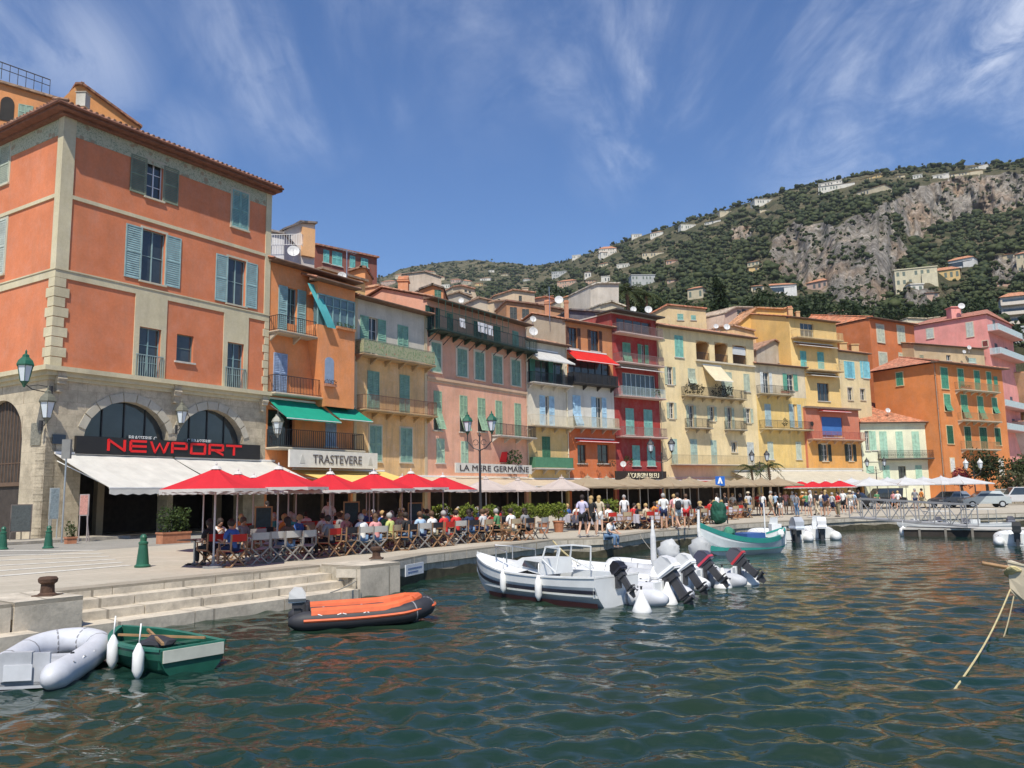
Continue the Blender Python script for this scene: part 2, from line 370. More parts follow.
def building(name, label, f, zt, col, depth=9, holes=(), secs=None, roofk='gable', rcol=(.42, .17, .09), over=.55, age=.5, pitch=.3, u0=0, u1=None, z0=0, group=None, wallmats=None, side=None, cat='building', so_=.15):
    u1 = f.L if u1 is None else u1
    root = thing(name, label, cat, f.T((u0+u1)/2, -depth/2, z0), group=group)
    mb = MB(f.T); ms = wallmats or [stucco(col, age)]
    if side: ms = ms+[stucco(side, age)]
    gridwall(mb, f, u0, u1, z0, zt, list(holes), secs or ())
    si = len(ms)-1 if side else (secs[-1][1] if secs else 0)
    h = depth/2; zr = zt+(h)*pitch if roofk == 'gable' else zt
    if roofk == 'shed': zr = zt
    for u, o in ((u0, 1), (u1, -1)):
        if roofk == 'gable': P = [(u, 0, z0), (u, 0, zt+over*pitch*.9), (u, -h, zr+over*pitch*.9), (u, -depth, zt+over*pitch*.9), (u, -depth, z0)]
        elif roofk == 'shed': P = [(u, 0, z0), (u, 0, zt+over*pitch*.9), (u, -depth, zt+(depth+over)*pitch*.95), (u, -depth, z0)]
        else: P = [(u, 0, z0), (u, 0, zt), (u, -depth, zt), (u, -depth, z0)]
        mb.add(P, [tuple(range(len(P)))[::o]], si)
    zb = zt+(depth+over)*pitch*.95 if roofk == 'shed' else zt
    mb.add([(u0, -depth, z0), (u1, -depth, z0), (u1, -depth, zb), (u0, -depth, zb)], [(3, 2, 1, 0)], si)
    if roofk == 'flat': mb.add([(u0, 0, zt), (u1, 0, zt), (u1, -depth, zt), (u0, -depth, zt)], [(0, 1, 2, 3)], si)
    wl = mb.build('wall', ms, root)
    if roofk in ('gable', 'shed', 'hip'): roof(f, root, u0, u1, zt, depth, pitch, over, so_=so_, col=rcol, kind=roofk)
    if roofk == 'flat':
        pb = MB(f.T)
        pb.box(u0-.05, u1+.05, -.22, .06, zt, zt+.14); pb.box(u0-.05, u0+.2, -depth, -.22, zt, zt+.14); pb.box(u1-.2, u1+.05, -depth, -.22, zt, zt+.14); pb.build('parapet', CONC, root)
    return root, wl
SH = {}
def shm(c): return mat(c, .6, .22, 2.5, bump=.1, bs=20, name='shutter_paint')
def shutter(f, par, u0, u1, z0, z1, col, v=.015, th_=.045, slats=None, tilt=0, swing=0):
    """a louvred shutter leaf: stiles, rails, mid rail and slanted slats; tilt pushes its foot outward"""
    T = f.T
    if tilt:
        def T(u, v_, z, f=f): dz = z-z1; return f.T(u, v_+(-dz)*math.sin(tilt), z1+dz*math.cos(tilt))
    mb = MB(T); w_ = u1-u0; h = z1-z0; st = min(.075, w_*.18)
    if w_ < .05 or h < .1: return
    mb.box(u0, u0+st, v, v+th_, z0, z1); mb.box(u1-st, u1, v, v+th_, z0, z1)
    for z in (z0, (z0+z1)/2-st/2, z1-st): mb.box(u0+st, u1-st, v, v+th_, z, z+st)
    n = slats or max(4, min(22, int(h/.11)))
    for seg in ((z0+st, (z0+z1)/2-st/2), ((z0+z1)/2+st/2, z1-st)):
        m_ = max(2, n//2); hh = (seg[1]-seg[0])/m_
        for i in range(m_):
            z = seg[0]+i*hh
            mb.add([(u0+st, v+.034, z), (u1-st, v+.034, z), (u1-st, v+.004, z+hh*.98), (u0+st, v+.004, z+hh*.98)], [(0, 1, 2, 3)])
    return mb.build('shutter', shm(col), par)
def window(f, root, box, kind, col=(.25, .45, .38), sur=None, sw=None, sill=True, slats=None, v=0, curtain=None, sl=True, sr=True, mull=(1, 3), fc=None, surw=.13):
    u0, u1, z0, z1 = box; w_ = u1-u0; h = z1-z0; f = f.off(v) if v else f
    mb = MB(f.T); fm = mat(fc, .6, .1) if fc else WOODW; ms = [fm, sur or CONC, curtain or WHITE]
    if sur is not None:
        e = surw; mb.box(u0-e, u0, 0, .035, z0-.02, z1+e, 1); mb.box(u1, u1+e, 0, .035, z0-.02, z1+e, 1); mb.box(u0, u1, 0, .035, z1, z1+e, 1)
    if sill and kind != 'D': mb.box(u0-.14, u1+.14, -.02, .11, z0-.1, z0, 1)
    hole = kind in 'ODGH'
    if hole:
        q = -.2; t = .055
        mb.box(u0, u0+t, q-.03, q+.03, z0, z1); mb.box(u1-t, u1, q-.03, q+.03, z0, z1); mb.box(u0+t, u1-t, q-.03, q+.03, z0, z0+t); mb.box(u0+t, u1-t, q-.03, q+.03, z1-t, z1)
        for i in range(1, mull[0]+1): x = u0+w_*i/(mull[0]+1); mb.box(x-.035, x+.035, q-.02, q+.035, z0+t, z1-t)
        for j in range(1, mull[1]): z = z0+h*j/mull[1]; mb.box(u0+t, u1-t, q-.015, q+.02, z-.018, z+.018)
        if curtain: mb.box(u0+t, u0+w_*.45, q-.1, q-.06, z0+t, z1-t, 2)
    else:
        mb.box(u0, u1, -.02, .008, z0, z1, 0)
    wn = mb.build('window', ms, root)
    if hole:
        MB(f.T).box(u0+.02, u1-.02, -.225, -.21, z0+.02, z1-.02).build('pane', GLASS, wn)
        MB(f.T).box(u0-.02, u1+.02, -.6, -.27, z0-.02, z1+.02).build('dark_room', DARK, wn) if False else None
        sw = w_/2 if sw is None else sw
        if kind in 'OD' and sw > 0:
            if sl: shutter(f, wn, u0-sw-.02, u0-.02, z0, z1, col, slats=slats)
            if sr: shutter(f, wn, u1+.02, u1+sw+.02, z0, z1, col, slats=slats)
    else:
        mid = (u0+u1)/2
        if kind == 'T':
            zm = z0+h*.46
            for a, b in ((u0, mid-.01), (mid+.01, u1)):
                shutter(f, wn, a, b, zm, z1, col, slats=slats); shutter(f, wn, a, b, z0, zm-.02, col, slats=slats, tilt=R(20))
            MB(f.T).box(u0+.02, u1-.02, .002, .012, z0, zm-.02).build('pane', GLASS, wn)
        else:
            for a, b in ((u0, mid-.012), (mid+.012, u1)): shutter(f, wn, a, b, z0, z1, col, slats=slats)
    return wn
def railing(f, par, u0, u1, z0, h, proj, mt=IRON, style='bars', sp=.13, v0=0, t=.022):
    mb = MB(f.T); segs = [((u0, v0), (u0, proj)), ((u0, proj), (u1, proj)), ((u1, proj), (u1, v0))]
    for (a, b), (c, d) in segs:
        L = math.hypot(c-a, d-b); n = max(1, int(L/sp))
        mb.bar((a, b, z0+h), (c, d, z0+h), .05, .035); mb.bar((a, b, z0+.08), (c, d, z0+.08), .03)
        for i in range(n+1):
            x = a+(c-a)*i/n; y = b+(d-b)*i/n; mb.bar((x, y, z0+.03), (x, y, z0+h), t*(1.6 if i % 8 == 0 else 1))
        if style == 'scroll':
            mb.bar((a, b, z0+h*.72), (c, d, z0+h*.72), .025)
            for i in range(int(n/2)):
                x = a+(c-a)*(i+.5)/(n/2); y = b+(d-b)*(i+.5)/(n/2); r_ = .1; dx, dy = (c-a)/L, (d-b)/L
                mb.tube([(x+dx*r_*math.cos(k), y+dy*r_*math.cos(k), z0+h*.42+r_*1.6*math.sin(k)) for k in [j*PI/4 for j in range(9)]], .014, 4, cap=False)
        if style == 'panel':
            mb.add([(a, b, z0+.1), (c, d, z0+.1), (c, d, z0+h-.06), (a, b, z0+h-.06)], [(0, 1, 2, 3)], 1)
    return mb.build('railing', [mt, PANEL[0]] if style == 'panel' else mt, par)
PANEL = [None]
def balcony(f, root, u0, u1, z0, proj=.9, h=1.0, slab=.16, slabm=CONC, rm=IRON, style='bars', under=None, brackets=True, sp=.13, t=.022):
    mb = MB(f.T); mb.box(u0, u1, 0, proj, z0-slab, z0); mb.box(u0-.04, u1+.04, .002, proj+.05, z0-slab*.55, z0-.02)
    if brackets:
        n = max(2, int((u1-u0)/1.6)+1)
        for i in range(n):
            u = u0+.15+(u1-u0-.3)*i/(n-1); mb.add([(u-.07, 0, z0-slab), (u+.07, 0, z0-slab), (u+.07, proj*.75, z0-slab), (u-.07, proj*.75, z0-slab), (u-.07, 0, z0-slab-.45), (u+.07, 0, z0-slab-.45)],
                                                     [(0, 3, 2, 1), (0, 4, 3), (1, 2, 5), (3, 4, 5, 2)])
    b = mb.build('balcony', slabm, root)
    railing(f, b, u0+.05, u1-.05, z0, h, proj-.06, rm, style, sp, t=t); return b
def awning(f, root, u0, u1, zt, proj, drop, col, val=.22, name='awning', v0=.05, arms=True, u0b=None, u1b=None, tl=.25, valc=None, n=14):
    u0b = u0 if u0b is None else u0b; u1b = u1 if u1b is None else u1b
    mb = MB(f.T); vs = []; fs = []
    for i in range(n+1):
        k = i/n
        for j, q in enumerate((0, .33, .66, 1)):
            sag = -.05*math.sin(PI*q)+.012*math.sin(i*2.2+j)
            vs.append((u0+(u1-u0)*k+((u0b-u0)*(1-k)+(u1b-u1)*k)*q, v0+proj*q, zt-drop*q+sag))
    for i in range(n):
        for j in range(3): a = i*4+j; fs.append((a, a+1, a+5, a+4))
    mb.add(vs, fs)
    mb.add([(x, y, z-.02) for x, y, z in vs], fs)
    zz = zt-drop; m_ = int(max(4, (u1b-u0b)/.3)); vv = []
    for i in range(m_+1):
        u = u0b+(u1b-u0b)*i/m_; vv += [(u, v0+proj+.01, zz), (u, v0+proj+.02, zz-val*(1 if i % 2 else .82))]
    mb.add(vv, [(2*i, 2*i+1, 2*i+3, 2*i+2) for i in range(m_)], 1 if valc else 0)
    aw = mb.build(name, [cloth(col, tl), cloth(valc or col, tl)], root, smooth=False)
    fr = MB(f.T); fr.bar((u0, v0, zt+.06), (u1, v0, zt+.06), .12); fr.bar((u0b, v0+proj, zz-.03), (u1b, v0+proj, zz-.03), .05)
    if arms:
        for u, ub in ((u0+.15, u0b+.15), (u1-.15, u1b-.15)): fr.bar((u, v0, zt-.35), (ub, v0+proj, zz-.04), .04)
    fr.build('awning_frame', WHITE, aw)
    return aw
def dish(root, p, r=.42, aim=(.3, -1, .35), col=None, name='satellite_dish', pole=.9):
    r *= .56; mb = MB(); a = Vector(aim).normalized(); x = a.cross(Vector((0, 0, 1))).normalized(); y = x.cross(a); p = Vector(p)
    def T(u, v, w_): return p+x*u+y*v+a*w_
    n = 14; vs = []; fs = []
    for j, (q, dpt) in enumerate(((0, 0), (.5, .04), (1, .15))):
        for k in range(n): vs.append((r*q*math.cos(2*PI*k/n), r*q*math.sin(2*PI*k/n), r*dpt*1.2))
    for j in range(2):
        for k in range(n): fs.append((j*n+k, j*n+(k+1) % n, (j+1)*n+(k+1) % n, (j+1)*n+k))
    mb.add(vs, fs, 0, T); mb.bar(T(0, -r*.8, .1), T(0, 0, r*.9), .03); mb.tube([T(0, 0, -.04), T(0, 0, -.12), T(0, 0, -.12)-Vector((0, 0, pole))], .035, 6)
    return mb.build(name, mat((.52, .52, .51), .5, .15, 5, name='dish_paint'), root)
def chimney(root, p, w_=.6, h=1.3, col=(.62, .35, .2), cap=True, name='chimney'):
    x, y, z = p; mb = MB(); mb.box(x-w_/2, x+w_/2, y-w_/2, y+w_/2, z-.8, z+h, 0); mb.box(x-w_*.6, x+w_*.6, y-w_*.6, y+w_*.6, z+h*.86, z+h*.95, 0)
    if cap:
        for s in (-1, 1): mb.add([(x-w_*.55, y+s*w_*.55, z+h), (x+w_*.55, y+s*w_*.55, z+h), (x+w_*.5, y, z+h+w_*.5), (x-w_*.5, y, z+h+w_*.5)], [(0, 1, 2, 3)], 1)
    return mb.build(name, [stucco(col, .7), tiles()], root)
def drainpipe(f, root, u, z0, z1, mt=None):
    mb = MB(f.T); mb.tube([(u, .09, z0), (u, .09, z1-.3), (u, .25, z1)], .045, 6)
    for z in np.arange(z0+.8, z1-.5, 2.2): mb.box(u-.07, u+.07, 0, .15, z, z+.05)
    return mb.build('drainpipe', mt or mat((.3, .25, .2), .6, .2), root)
def plantbox(root, f, u0, u1, z, v=.85, col=(.45, .2, .12), c1=(.04, .09, .025), c2=(.09, .14, .04), h=.35, flowers=None):
    mb = MB(f.T); mb.box(u0, u1, v-.1, v+.1, z, z+.18); o = mb.build('plant_box', mat(col, .8, .2), root)
    lv = MB(); n = max(2, int((u1-u0)/.35))
    for i in range(n): c = f.T(u0+(u1-u0)*(i+.5)/n, v, z+.18+h*.35); lv.leaves(c, (.22, .22, h*.6), 40, .055, seed=i+int(u0*10))
    lv.build('foliage', leafm(c1, c2), o); return o
def boxes(f, lst): return [f.box(*b) for b in lst]

# ---------------- facade planes along the quay (A = left end, B = right end)
F1 = F(at(56, 271, 41), at(270, 250, 52.8))
F2 = F(at(270, 250, 52.8), at(354, 350, 59.3)); F3 = F(at(354, 350, 59.3), at(427, 350, 66)); F4 = F(at(427, 380, 66), at(527, 400, 77.9))
F5 = F(at(527, 400, 77.9), at(567.5, 410, 82)); F6 = F(at(567.5, 410, 82), at(614, 400, 86.3)); F7 = F(at(614, 400, 86.3), at(660, 420, 90.8))
F8 = F(at(660, 420, 90.8), at(757, 410, 100)); F9 = F(at(757, 410, 100), at(807, 410, 104.6)); F10 = F(at(789.5, 330, 103.6), at(839, 370, 107.6))
FC = F(at(807, 440, 103.9), at(861, 450, 109)); F11 = F(at(838, 380, 108.5), at(870, 385, 112))
F12 = F(at(870, 330, 122), at(914, 330, 128)); F13 = F(at(861, 440, 109.2), at(940.5, 430, 110.2))
F14 = F(at(936.5, 370, 108), at(1002, 375, 116)); F15 = F(at(987, 325, 130), at(1014, 350, 140))
print('widths', [round(x.L, 1) for x in (F1, F2, F3, F4, F5, F6, F7, F8, F9, F10, FC, F11, F12, F13, F14, F15)])
CR = (.62, .55, .40)                                  # cream render
LTR = stucco((.60, .53, .40), .3)
# ---------------------------------------------------------------- B1 the big orange corner building
def build_b1():
    f = F1; OR = (.66, .22, .105); ztop = (f.z(0, 265, 192)+f.z(0, 64.5, 113))/2
    zled = f.z(0, 62, 370); zs1 = f.z(0, 57, 273); zs2 = f.z(0, 61, 194)
    print('B1', f.L, ztop, zled, zs1, zs2)
    fl = F(f.A-Vector((f.d.y, -f.d.x, 0))*12.5, f.A)       # left face: runs from far left up to the corner
    fl.d = f.n*1; fl.A = f.A-f.n*12.5; fl.n = -f.d; fl.L = 12.5
    L = f.L; D = 12.5
    root = thing('apartment_building', 'tall orange corner house with arched stone ground floor and red letters over its awning', 'building', f.T(L/2, -D/2, 0))
    doors = [f.box(0, 138, 328, 160, 379), f.box(0, 226.5, 343, 243, 390)]; doors = [(a, b, zled+.02, d) for a, b, c, d in doors]
    sq = f.box(0, 176.6, 335, 193.4, 362)
    w2 = [f.box(0, 141.5, 231, 165, 283), f.box(0, 227.5, 259, 245.5, 305)]; w3 = [f.box(0, 146.5, 162, 163, 199)]
    stw = stone((.62, .53, .39), (.52, .45, .33), (.6, .6, 1.5), (.40, .33, .24), .5)
    ms = [stucco(OR, .35), stw, stucco((.62, .54, .36), .4)]
    mb = MB(f.T); gridwall(mb, f, 0, L, zled, ztop, doors+[sq]+w2+w3, rev=.3)
    # ground floor with two round arches
    a1 = (f.u(2, 280, 600), f.u(2, 578, 600)); a2 = (f.u(2, 597, 600), f.u(2, 835, 600)); ya = f.z(2, 430, 448); yb = f.z(2, 715, 476)
    zsp1 = f.z(2, 430, 600); zsp2 = f.z(2, 715, 605); zsp = (zsp1+zsp2)/2; za = (ya+yb)/2
    us = sorted(set([0, L]+[a[0]+(a[1]-a[0])*i/28 for a in (a1, a2) for i in range(29)]))
    def bot(u):
        for a in (a1, a2):
            if a[0]+1e-6 < u < a[1]-1e-6: k = (u-(a[0]+a[1])/2)/((a[1]-a[0])/2); return zsp+(za-zsp)*math.sqrt(max(0, 1-k*k))
        return None
    for i in range(len(us)-1):
        u, w_ = us[i], us[i+1]; mid = bot((u+w_)/2)
        if mid is None: mb.add([(u, 0, 0), (w_, 0, 0), (w_, 0, zled), (u, 0, zled)], [(0, 1, 2, 3)], 1); mb.add([(u, 0, 0), (u, -.9, 0), (u, -.9, zsp), (u, 0, zsp)], [(0, 1, 2, 3)], 1); mb.add([(w_, 0, 0), (w_, -.9, 0), (w_, -.9, zsp), (w_, 0, zsp)], [(0, 1, 2, 3)], 1)
        else:
            p = bot(u) or zsp; q = bot(w_) or zsp
            mb.add([(u, 0, p), (w_, 0, q), (w_, 0, zled), (u, 0, zled)], [(0, 1, 2, 3)], 1); mb.add([(u, 0, p), (u, -.9, p), (w_, -.9, q), (w_, 0, q)], [(0, 1, 2, 3)], 1)
    # left face
    g = MB(fl.T); lw = [(-1, -1, -1, -1)]
    l3 = fl.box(0, -9, 148, 9.5, 186); l2 = fl.box(0, -12, 222, 5.5, 276)
    la = (fl.u(0, -22, 440), fl.u(0, 22, 440)); lt = fl.z(0, 0, 401); lsp = fl.z(0, 10, 440)
    gridwall(mb, fl, 0, D, zled, ztop, [], mi=0) if False else None
    mb.add([fl.T(0, 0, zled), fl.T(D, 0, zled), fl.T(D, 0, ztop), fl.T(0, 0, ztop)], [(0, 1, 2, 3)], 0, T=lambda *p: p)
    us = sorted(set([0, D]+[la[0]+(la[1]-la[0])*i/24 for i in range(25)]))
    for i in range(len(us)-1):
        u, w_ = us[i], us[i+1]; c = (u+w_)/2; TT = fl.T
        if la[0] < c < la[1]:
            def hh(x): k = (x-(la[0]+la[1])/2)/((la[1]-la[0])/2); return lsp+(lt-lsp)*math.sqrt(max(0, 1-k*k))
            mb.add([TT(u, 0, hh(u)), TT(w_, 0, hh(w_)), TT(w_, 0, zled), TT(u, 0, zled)], [(0, 1, 2, 3)], 1, T=lambda *p: p)
            mb.add([TT(u, 0, hh(u)), TT(u, -.9, hh(u)), TT(w_, -.9, hh(w_)), TT(w_, 0, hh(w_))], [(0, 1, 2, 3)], 1, T=lambda *p: p)
        else:
            mb.add([TT(u, 0, 0), TT(w_, 0, 0), TT(w_, 0, zled), TT(u, 0, zled)], [(0, 1, 2, 3)], 1, T=lambda *p: p)
            for e in (u, w_): mb.add([TT(e, 0, 0), TT(e, -.9, 0), TT(e, -.9, lsp), TT(e, 0, lsp)], [(0, 1, 2, 3)], 1, T=lambda *p: p)
    mb.add([(L, 0, 0), (L, -D, 0), (L, -D, ztop), (L, 0, ztop)], [(0, 1, 2, 3)], 0); mb.add([(0, -D, 0), (L, -D, 0), (L, -D, ztop), (0, -D, ztop)], [(3, 2, 1, 0)], 0)
    mb.add([(0, 0, ztop), (L, 0, ztop), (L, -D, ztop), (0, -D, ztop)], [(0, 1, 2, 3)], 0)
    wall = mb.build('wall', ms, root)
    # dim interior behind the arches
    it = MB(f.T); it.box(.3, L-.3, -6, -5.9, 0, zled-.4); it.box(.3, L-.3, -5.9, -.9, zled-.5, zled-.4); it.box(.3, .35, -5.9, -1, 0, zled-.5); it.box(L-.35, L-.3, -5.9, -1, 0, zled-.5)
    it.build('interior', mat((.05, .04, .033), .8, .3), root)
    # trim: ledge, string courses, pilasters, quoins, frieze
    tm = stucco((.62, .55, .37), .45); tr = MB(f.T)
    def band(z0, z1, p, mi=0):
        tr.box(-p, L+.02, 0.003, p, z0, z1, mi); tr.box(-p, 0, -D, 0.003, z0, z1, mi)
    band(zled-.12, zled+.12, .5, 0); band(zled-.35, zled-.12, .3, 0); band(zled-.55, zled-.35, .12, 0)
    band(zs1-.2, zs1+.2, .06); band(zs1+.2, zs1+.27, .1); band(zs2-.1, zs2+.1, .07)
    zf = f.z(0, 78, 138)
    fz = MB(f.T); fz.box(-.03, L, .003, .03, zf, ztop); fz.box(-.03, 0, -D, .003, zf, ztop)
    fmx, nt, b, v = base('frieze', .9, 0, .2)
    vv = nt.nodes.new('ShaderNodeTexVoronoi'); vv.feature = 'SMOOTH_F1'; vv.inputs['Scale'].default_value = 1.9; nt.links.new(v, vv.inputs[0]); n_ = _nz(nt, v, 5, 3, .6, 2.5)
    nt.links.new(_mix(nt, _rng(nt, n_, .52, .56), _mix(nt, _rng(nt, vv.outputs['Distance'], .2, .26), (.34, .25, .17), (.45, .44, .32)), (.25, .29, .21)), b.inputs['Base Color'])
    fz.build('frieze', fmx, root)
    for (z0, z1) in ((zs1+.27, zs2-.1), (zs2+.1, ztop-.02)):
        tr.box(-.07, .6, .003, .07, z0, z1); tr.box(-.07, 0, -.45, .003, z0, z1); tr.box(L-.42, L+.02, .003, .07, z0, z1)
    z = zled+.12; i = 0
    while z < zs1-.3:
        h = min(.52, zs1-.2-z); w1 = .72 if i % 2 else .52
        tr.box(-.07, w1, .003, .07, z+.02, z+h-.02); tr.box(-.07, 0, -w1, .003, z+.02, z+h-.02); tr.box(L-w1*.62, L+.02, .003, .07, z+.02, z+h-.02); z += h; i += 1
    tr.build('stone_trim', tm, root)
    # voussoirs round the arches
    vb = MB(f.T)
    for a in (a1, a2):
        c = (a[0]+a[1])/2; hw = (a[1]-a[0])/2
        for i in range(11):
            t0, t1 = PI*i/11+.012, PI*(i+1)/11-.012; P = []
            for t_, k in ((t0, 1), (t1, 1), (t1, 1.3), (t0, 1.3)): P.append((c+hw*math.cos(t_)*(1 if k == 1 else 1.16), .0, zsp+(za-zsp)*math.sin(t_)*(k if k == 1 else 1.2)))
            if max(p[2] for p in P) < zled-.4 and max(abs(P[2][0]-c), abs(P[3][0]-c)) < hw+.33: vb.prism(P, f.n*0+Vector((0, .05, 0)), T=None)
    vb.build('voussoirs', stucco((.50, .46, .37), .6), root)
    for u in (.45, (a1[1]+a2[0])/2, L-.4):                    # scroll brackets under the ledge
        kb = MB(f.T); kb.box(u-.22, u+.22, .003, .36, zled-.75, zled-.14); kb.box(u-.17, u+.17, .003, .22, zled-1.15, zled-.75); kb.tube([(u-.24, .3, zled-.5), (u+.24, .3, zled-.5)], .13, 8); kb.build('bracket', ms[1], root)
    # windows
    TQ = (.20, .36, .34); GR = (.185, .215, .15)
    gl = stucco((.55, .50, .38), .3)
    window(f, root, w3[0], 'O', GR, sur=gl, sw=1.0, mull=(1, 3), fc=(.72, .72, .74))
    window(f, root, f.box(1, 792, 484, 846, 610), 'C', TQ, sur=gl)
    for w_, sw in zip(w2, (1.0, .9)): window(f, root, w_, 'O', (.27, .40, .40), sur=gl, sw=sw, mull=(1, 2), fc=(.25, .36, .36))
    for w_ in doors:
        window(f, root, w_, 'G', TQ, sur=None, mull=(1, 3), fc=(.2, .32, .34)); P = MB(f.T); a, b = w_[0], w_[1]
        P.box(a-.32, a, .003, .06, w_[2], w_[3]); P.box(b, b+.32, .003, .06, w_[2], w_[3]); P.box(a-.32, b+.32, .003, .06, w_[3], zs1-.2); P.build('door_surround', tm, root)
        shutter(F(f.T(a, 0, 0), f.T(a, -1, 0)).off(0), root, .02, .28, w_[2], w_[3], TQ) if False else None
        rl = MB(f.T); sp = .13
        n = int((b-a+.3)/sp)
        for i in range(n+1): x = a-.15+(b-a+.3)*i/n; rl.bar((x, .1, w_[2]+.1), (x, .1, w_[2]+1.35), .026)
        rl.bar((a-.17, .1, w_[2]+1.37), (b+.17, .1, w_[2]+1.37), .05); rl.bar((a-.17, .1, w_[2]+.12), (b+.17, .1, w_[2]+.12), .04); rl.build('railing', mat((.25, .33, .33), .5), root)
    window(f, root, sq, 'G', TQ, mull=(0, 2), fc=(.15, .2, .18))
    window(fl, root, l3, 'C', (.38, .42, .33), sur=gl); window(fl, root, l2, 'C', (.46, .50, .44), sur=gl)
    ig = MB(fl.T)                                              # iron grille filling the upper part of the side arch
    for i in range(14): x = la[0]+.1+(la[1]-la[0]-.2)*i/13; ig.bar((x, -.3, lsp-2.3), (x, -.3, lsp+(lt-lsp)*math.sqrt(max(0, 1-((x-(la[0]+la[1])/2)/((la[1]-la[0])/2))**2))), .05)
    ig.bar((la[0], -.3, lsp-2.3), (la[1], -.3, lsp-2.3), .2); ig.bar((la[0], -.3, lsp-1.2), (la[1], -.3, lsp-1.2), .05); ig.build('grille', mat((.13, .08, .05), .6), root)
    # arch glazing, fascia sign, lettering
    for a in (a1, a2):
        gz = MB(f.T); c = (a[0]+a[1])/2; hw = (a[1]-a[0])/2; pts = [(c+hw*math.cos(PI*i/20), -.5, zsp+(za-zsp)*math.sin(PI*i/20)) for i in range(21)]
        gz.add(pts+[(a[0], -.5, zsp-1.2), (a[1], -.5, zsp-1.2)], [tuple(range(23))]); o = gz.build('arch_glazing', GLASS, root)
        gf = MB(f.T)
        for k in (-.5, 0, .5): gf.bar((c+hw*k, -.46, zsp-1), (c+hw*k, -.46, zsp+(za-zsp)*math.sqrt(1-k*k)), .06)
        gf.bar((a[0], -.46, zsp+.35), (a[1], -.46, zsp+.35), .08); gf.build('glazing_bar', IRON, o)
    s0, s1, sz0, sz1 = f.u(2, 252, 600), f.u(2, 880, 625), f.z(2, 560, 628), f.z(2, 560, 588)
    sg = MB(f.T); sg.box(s0, s1, .02, .22, sz0-.15, sz1+.1); so2 = sg.build('sign_board', mat((.02, .018, .018), .4), root)
    def M4(f, u, v, z): return Matrix(((f.d.x, 0, f.n.x, f.T(u, v, z).x), (f.d.y, 0, f.n.y, f.T(u, v, z).y), (0, 1, 0, z), (0, 0, 0, 1)))
    global FM4; FM4 = M4
    red = mat((.75, .02, .02), .35, .02)
    t0, t1 = f.u(2, 355, 605), f.u(2, 820, 622)
    # wide squared sans letters built from bars
    LET = {'N': ['01', '12', '23'], }
    tw = (t1-t0)/7; hh = (sz1-sz0)*.92; zc = (sz0+sz1)/2+.02; lt_ = MB(f.T); st = .12
    def seg(i, pts, w_=.13):
        for (x0, y0), (x1, y1) in zip(pts, pts[1:]):
            A_ = (t0+(i+x0)*tw, .24, zc+(y0-.5)*hh); B_ = (t0+(i+x1)*tw, .24, zc+(y1-.5)*hh); lt_.bar(A_, B_, .05, w_) if False else lt_.prism(
                [(A_[0], .22, A_[2]-w_/2), (B_[0], .22, B_[2]-w_/2), (B_[0], .22, B_[2]+w_/2), (A_[0], .22, A_[2]+w_/2)] if abs(A_[0]-B_[0]) > abs(A_[2]-B_[2])*.5 else
                [(A_[0]-w_/2, .22, A_[2]), (A_[0]+w_/2, .22, A_[2]), (B_[0]+w_/2, .22, B_[2]), (B_[0]-w_/2, .22, B_[2])], (0, .05, 0))
    seg(0, [(.08, 0), (.08, 1)]); seg(0, [(.08, .95), (.80, .05)]); seg(0, [(.80, 0), (.80, 1)])
    seg(1, [(.08, .08), (.08, .92)]); [seg(1, [(.08, y), (.82, y)]) for y in (.05, .5, .95)]
    for a, b in (((.03, 1), (.24, 0)), ((.24, 0), (.46, .8)), ((.46, .8), (.68, 0)), ((.68, 0), (.9, 1))): seg(2, [a, b])
    seg(3, [(.1, 0), (.1, 1)]); seg(3, [(.1, .95), (.82, .95)]); seg(3, [(.1, .45), (.82, .45)]); seg(3, [(.82, .4), (.82, 1)])
    seg(4, [(.08, .05), (.82, .05)]); seg(4, [(.08, .95), (.82, .95)]); seg(4, [(.08, 0), (.08, 1)]); seg(4, [(.82, 0), (.82, 1)])
    seg(5, [(.08, 0), (.08, 1)]); seg(5, [(.08, .95), (.82, .95)]); seg(5, [(.08, .45), (.82, .45)]); seg(5, [(.82, .4), (.82, 1)]); seg(5, [(.35, .45), (.85, 0)])
    seg(6, [(.02, .95), (.92, .95)]); seg(6, [(.47, 0), (.47, .95)])
    lt_.build('lettering', red, so2)
    for a, s in ((a1, .72), (a2, .38)):
        c = a[0]+(a[1]-a[0])*s; text('small_lettering', 'BRASSERIE C' if s > .5 else 'C BRASSERIE', root, M4(f, c, -.35, zsp+.42), 1.7, .24, WHITE, .01)
    # roof: overhanging tiled eave all round
    ov = .8; rb = MB(f.T); pz = .28; P = []
    n = int((L+ov)/.11)
    def ring(v, side):
        return [(-v+(L+v+.3)*i/n, v, ztop+.28+(ov-v)*pz+.055*math.sin(i*PI*.7)) for i in range(n+1)]
    for vs_ in ([ov, 0, -D/2],):
        rows = [ring(v, 0) for v in (ov, 0)]+[[(D/2*.9+(L-D*.6)*i/n, -D/2, ztop+.28+(ov+D/2)*pz) for i in range(n+1)]]
        vv = [p for r_ in rows for p in r_]; rb.add(vv, [(r_*(n+1)+i, r_*(n+1)+i+1, (r_+1)*(n+1)+i+1, (r_+1)*(n+1)+i) for r_ in range(2) for i in range(n)])
    m_ = int((D+ov)/.11)
    rows = [[(-v, v-(D+v)*i/m_, ztop+.28+(ov-v)*pz+.055*math.sin(i*PI*.7)) for i in range(m_+1)] for v in (ov, 0)]+[[(D/2*.9, -D/2*(.98+.02*i/m_), ztop+.28+(ov+D/2)*pz) for i in range(m_+1)]]
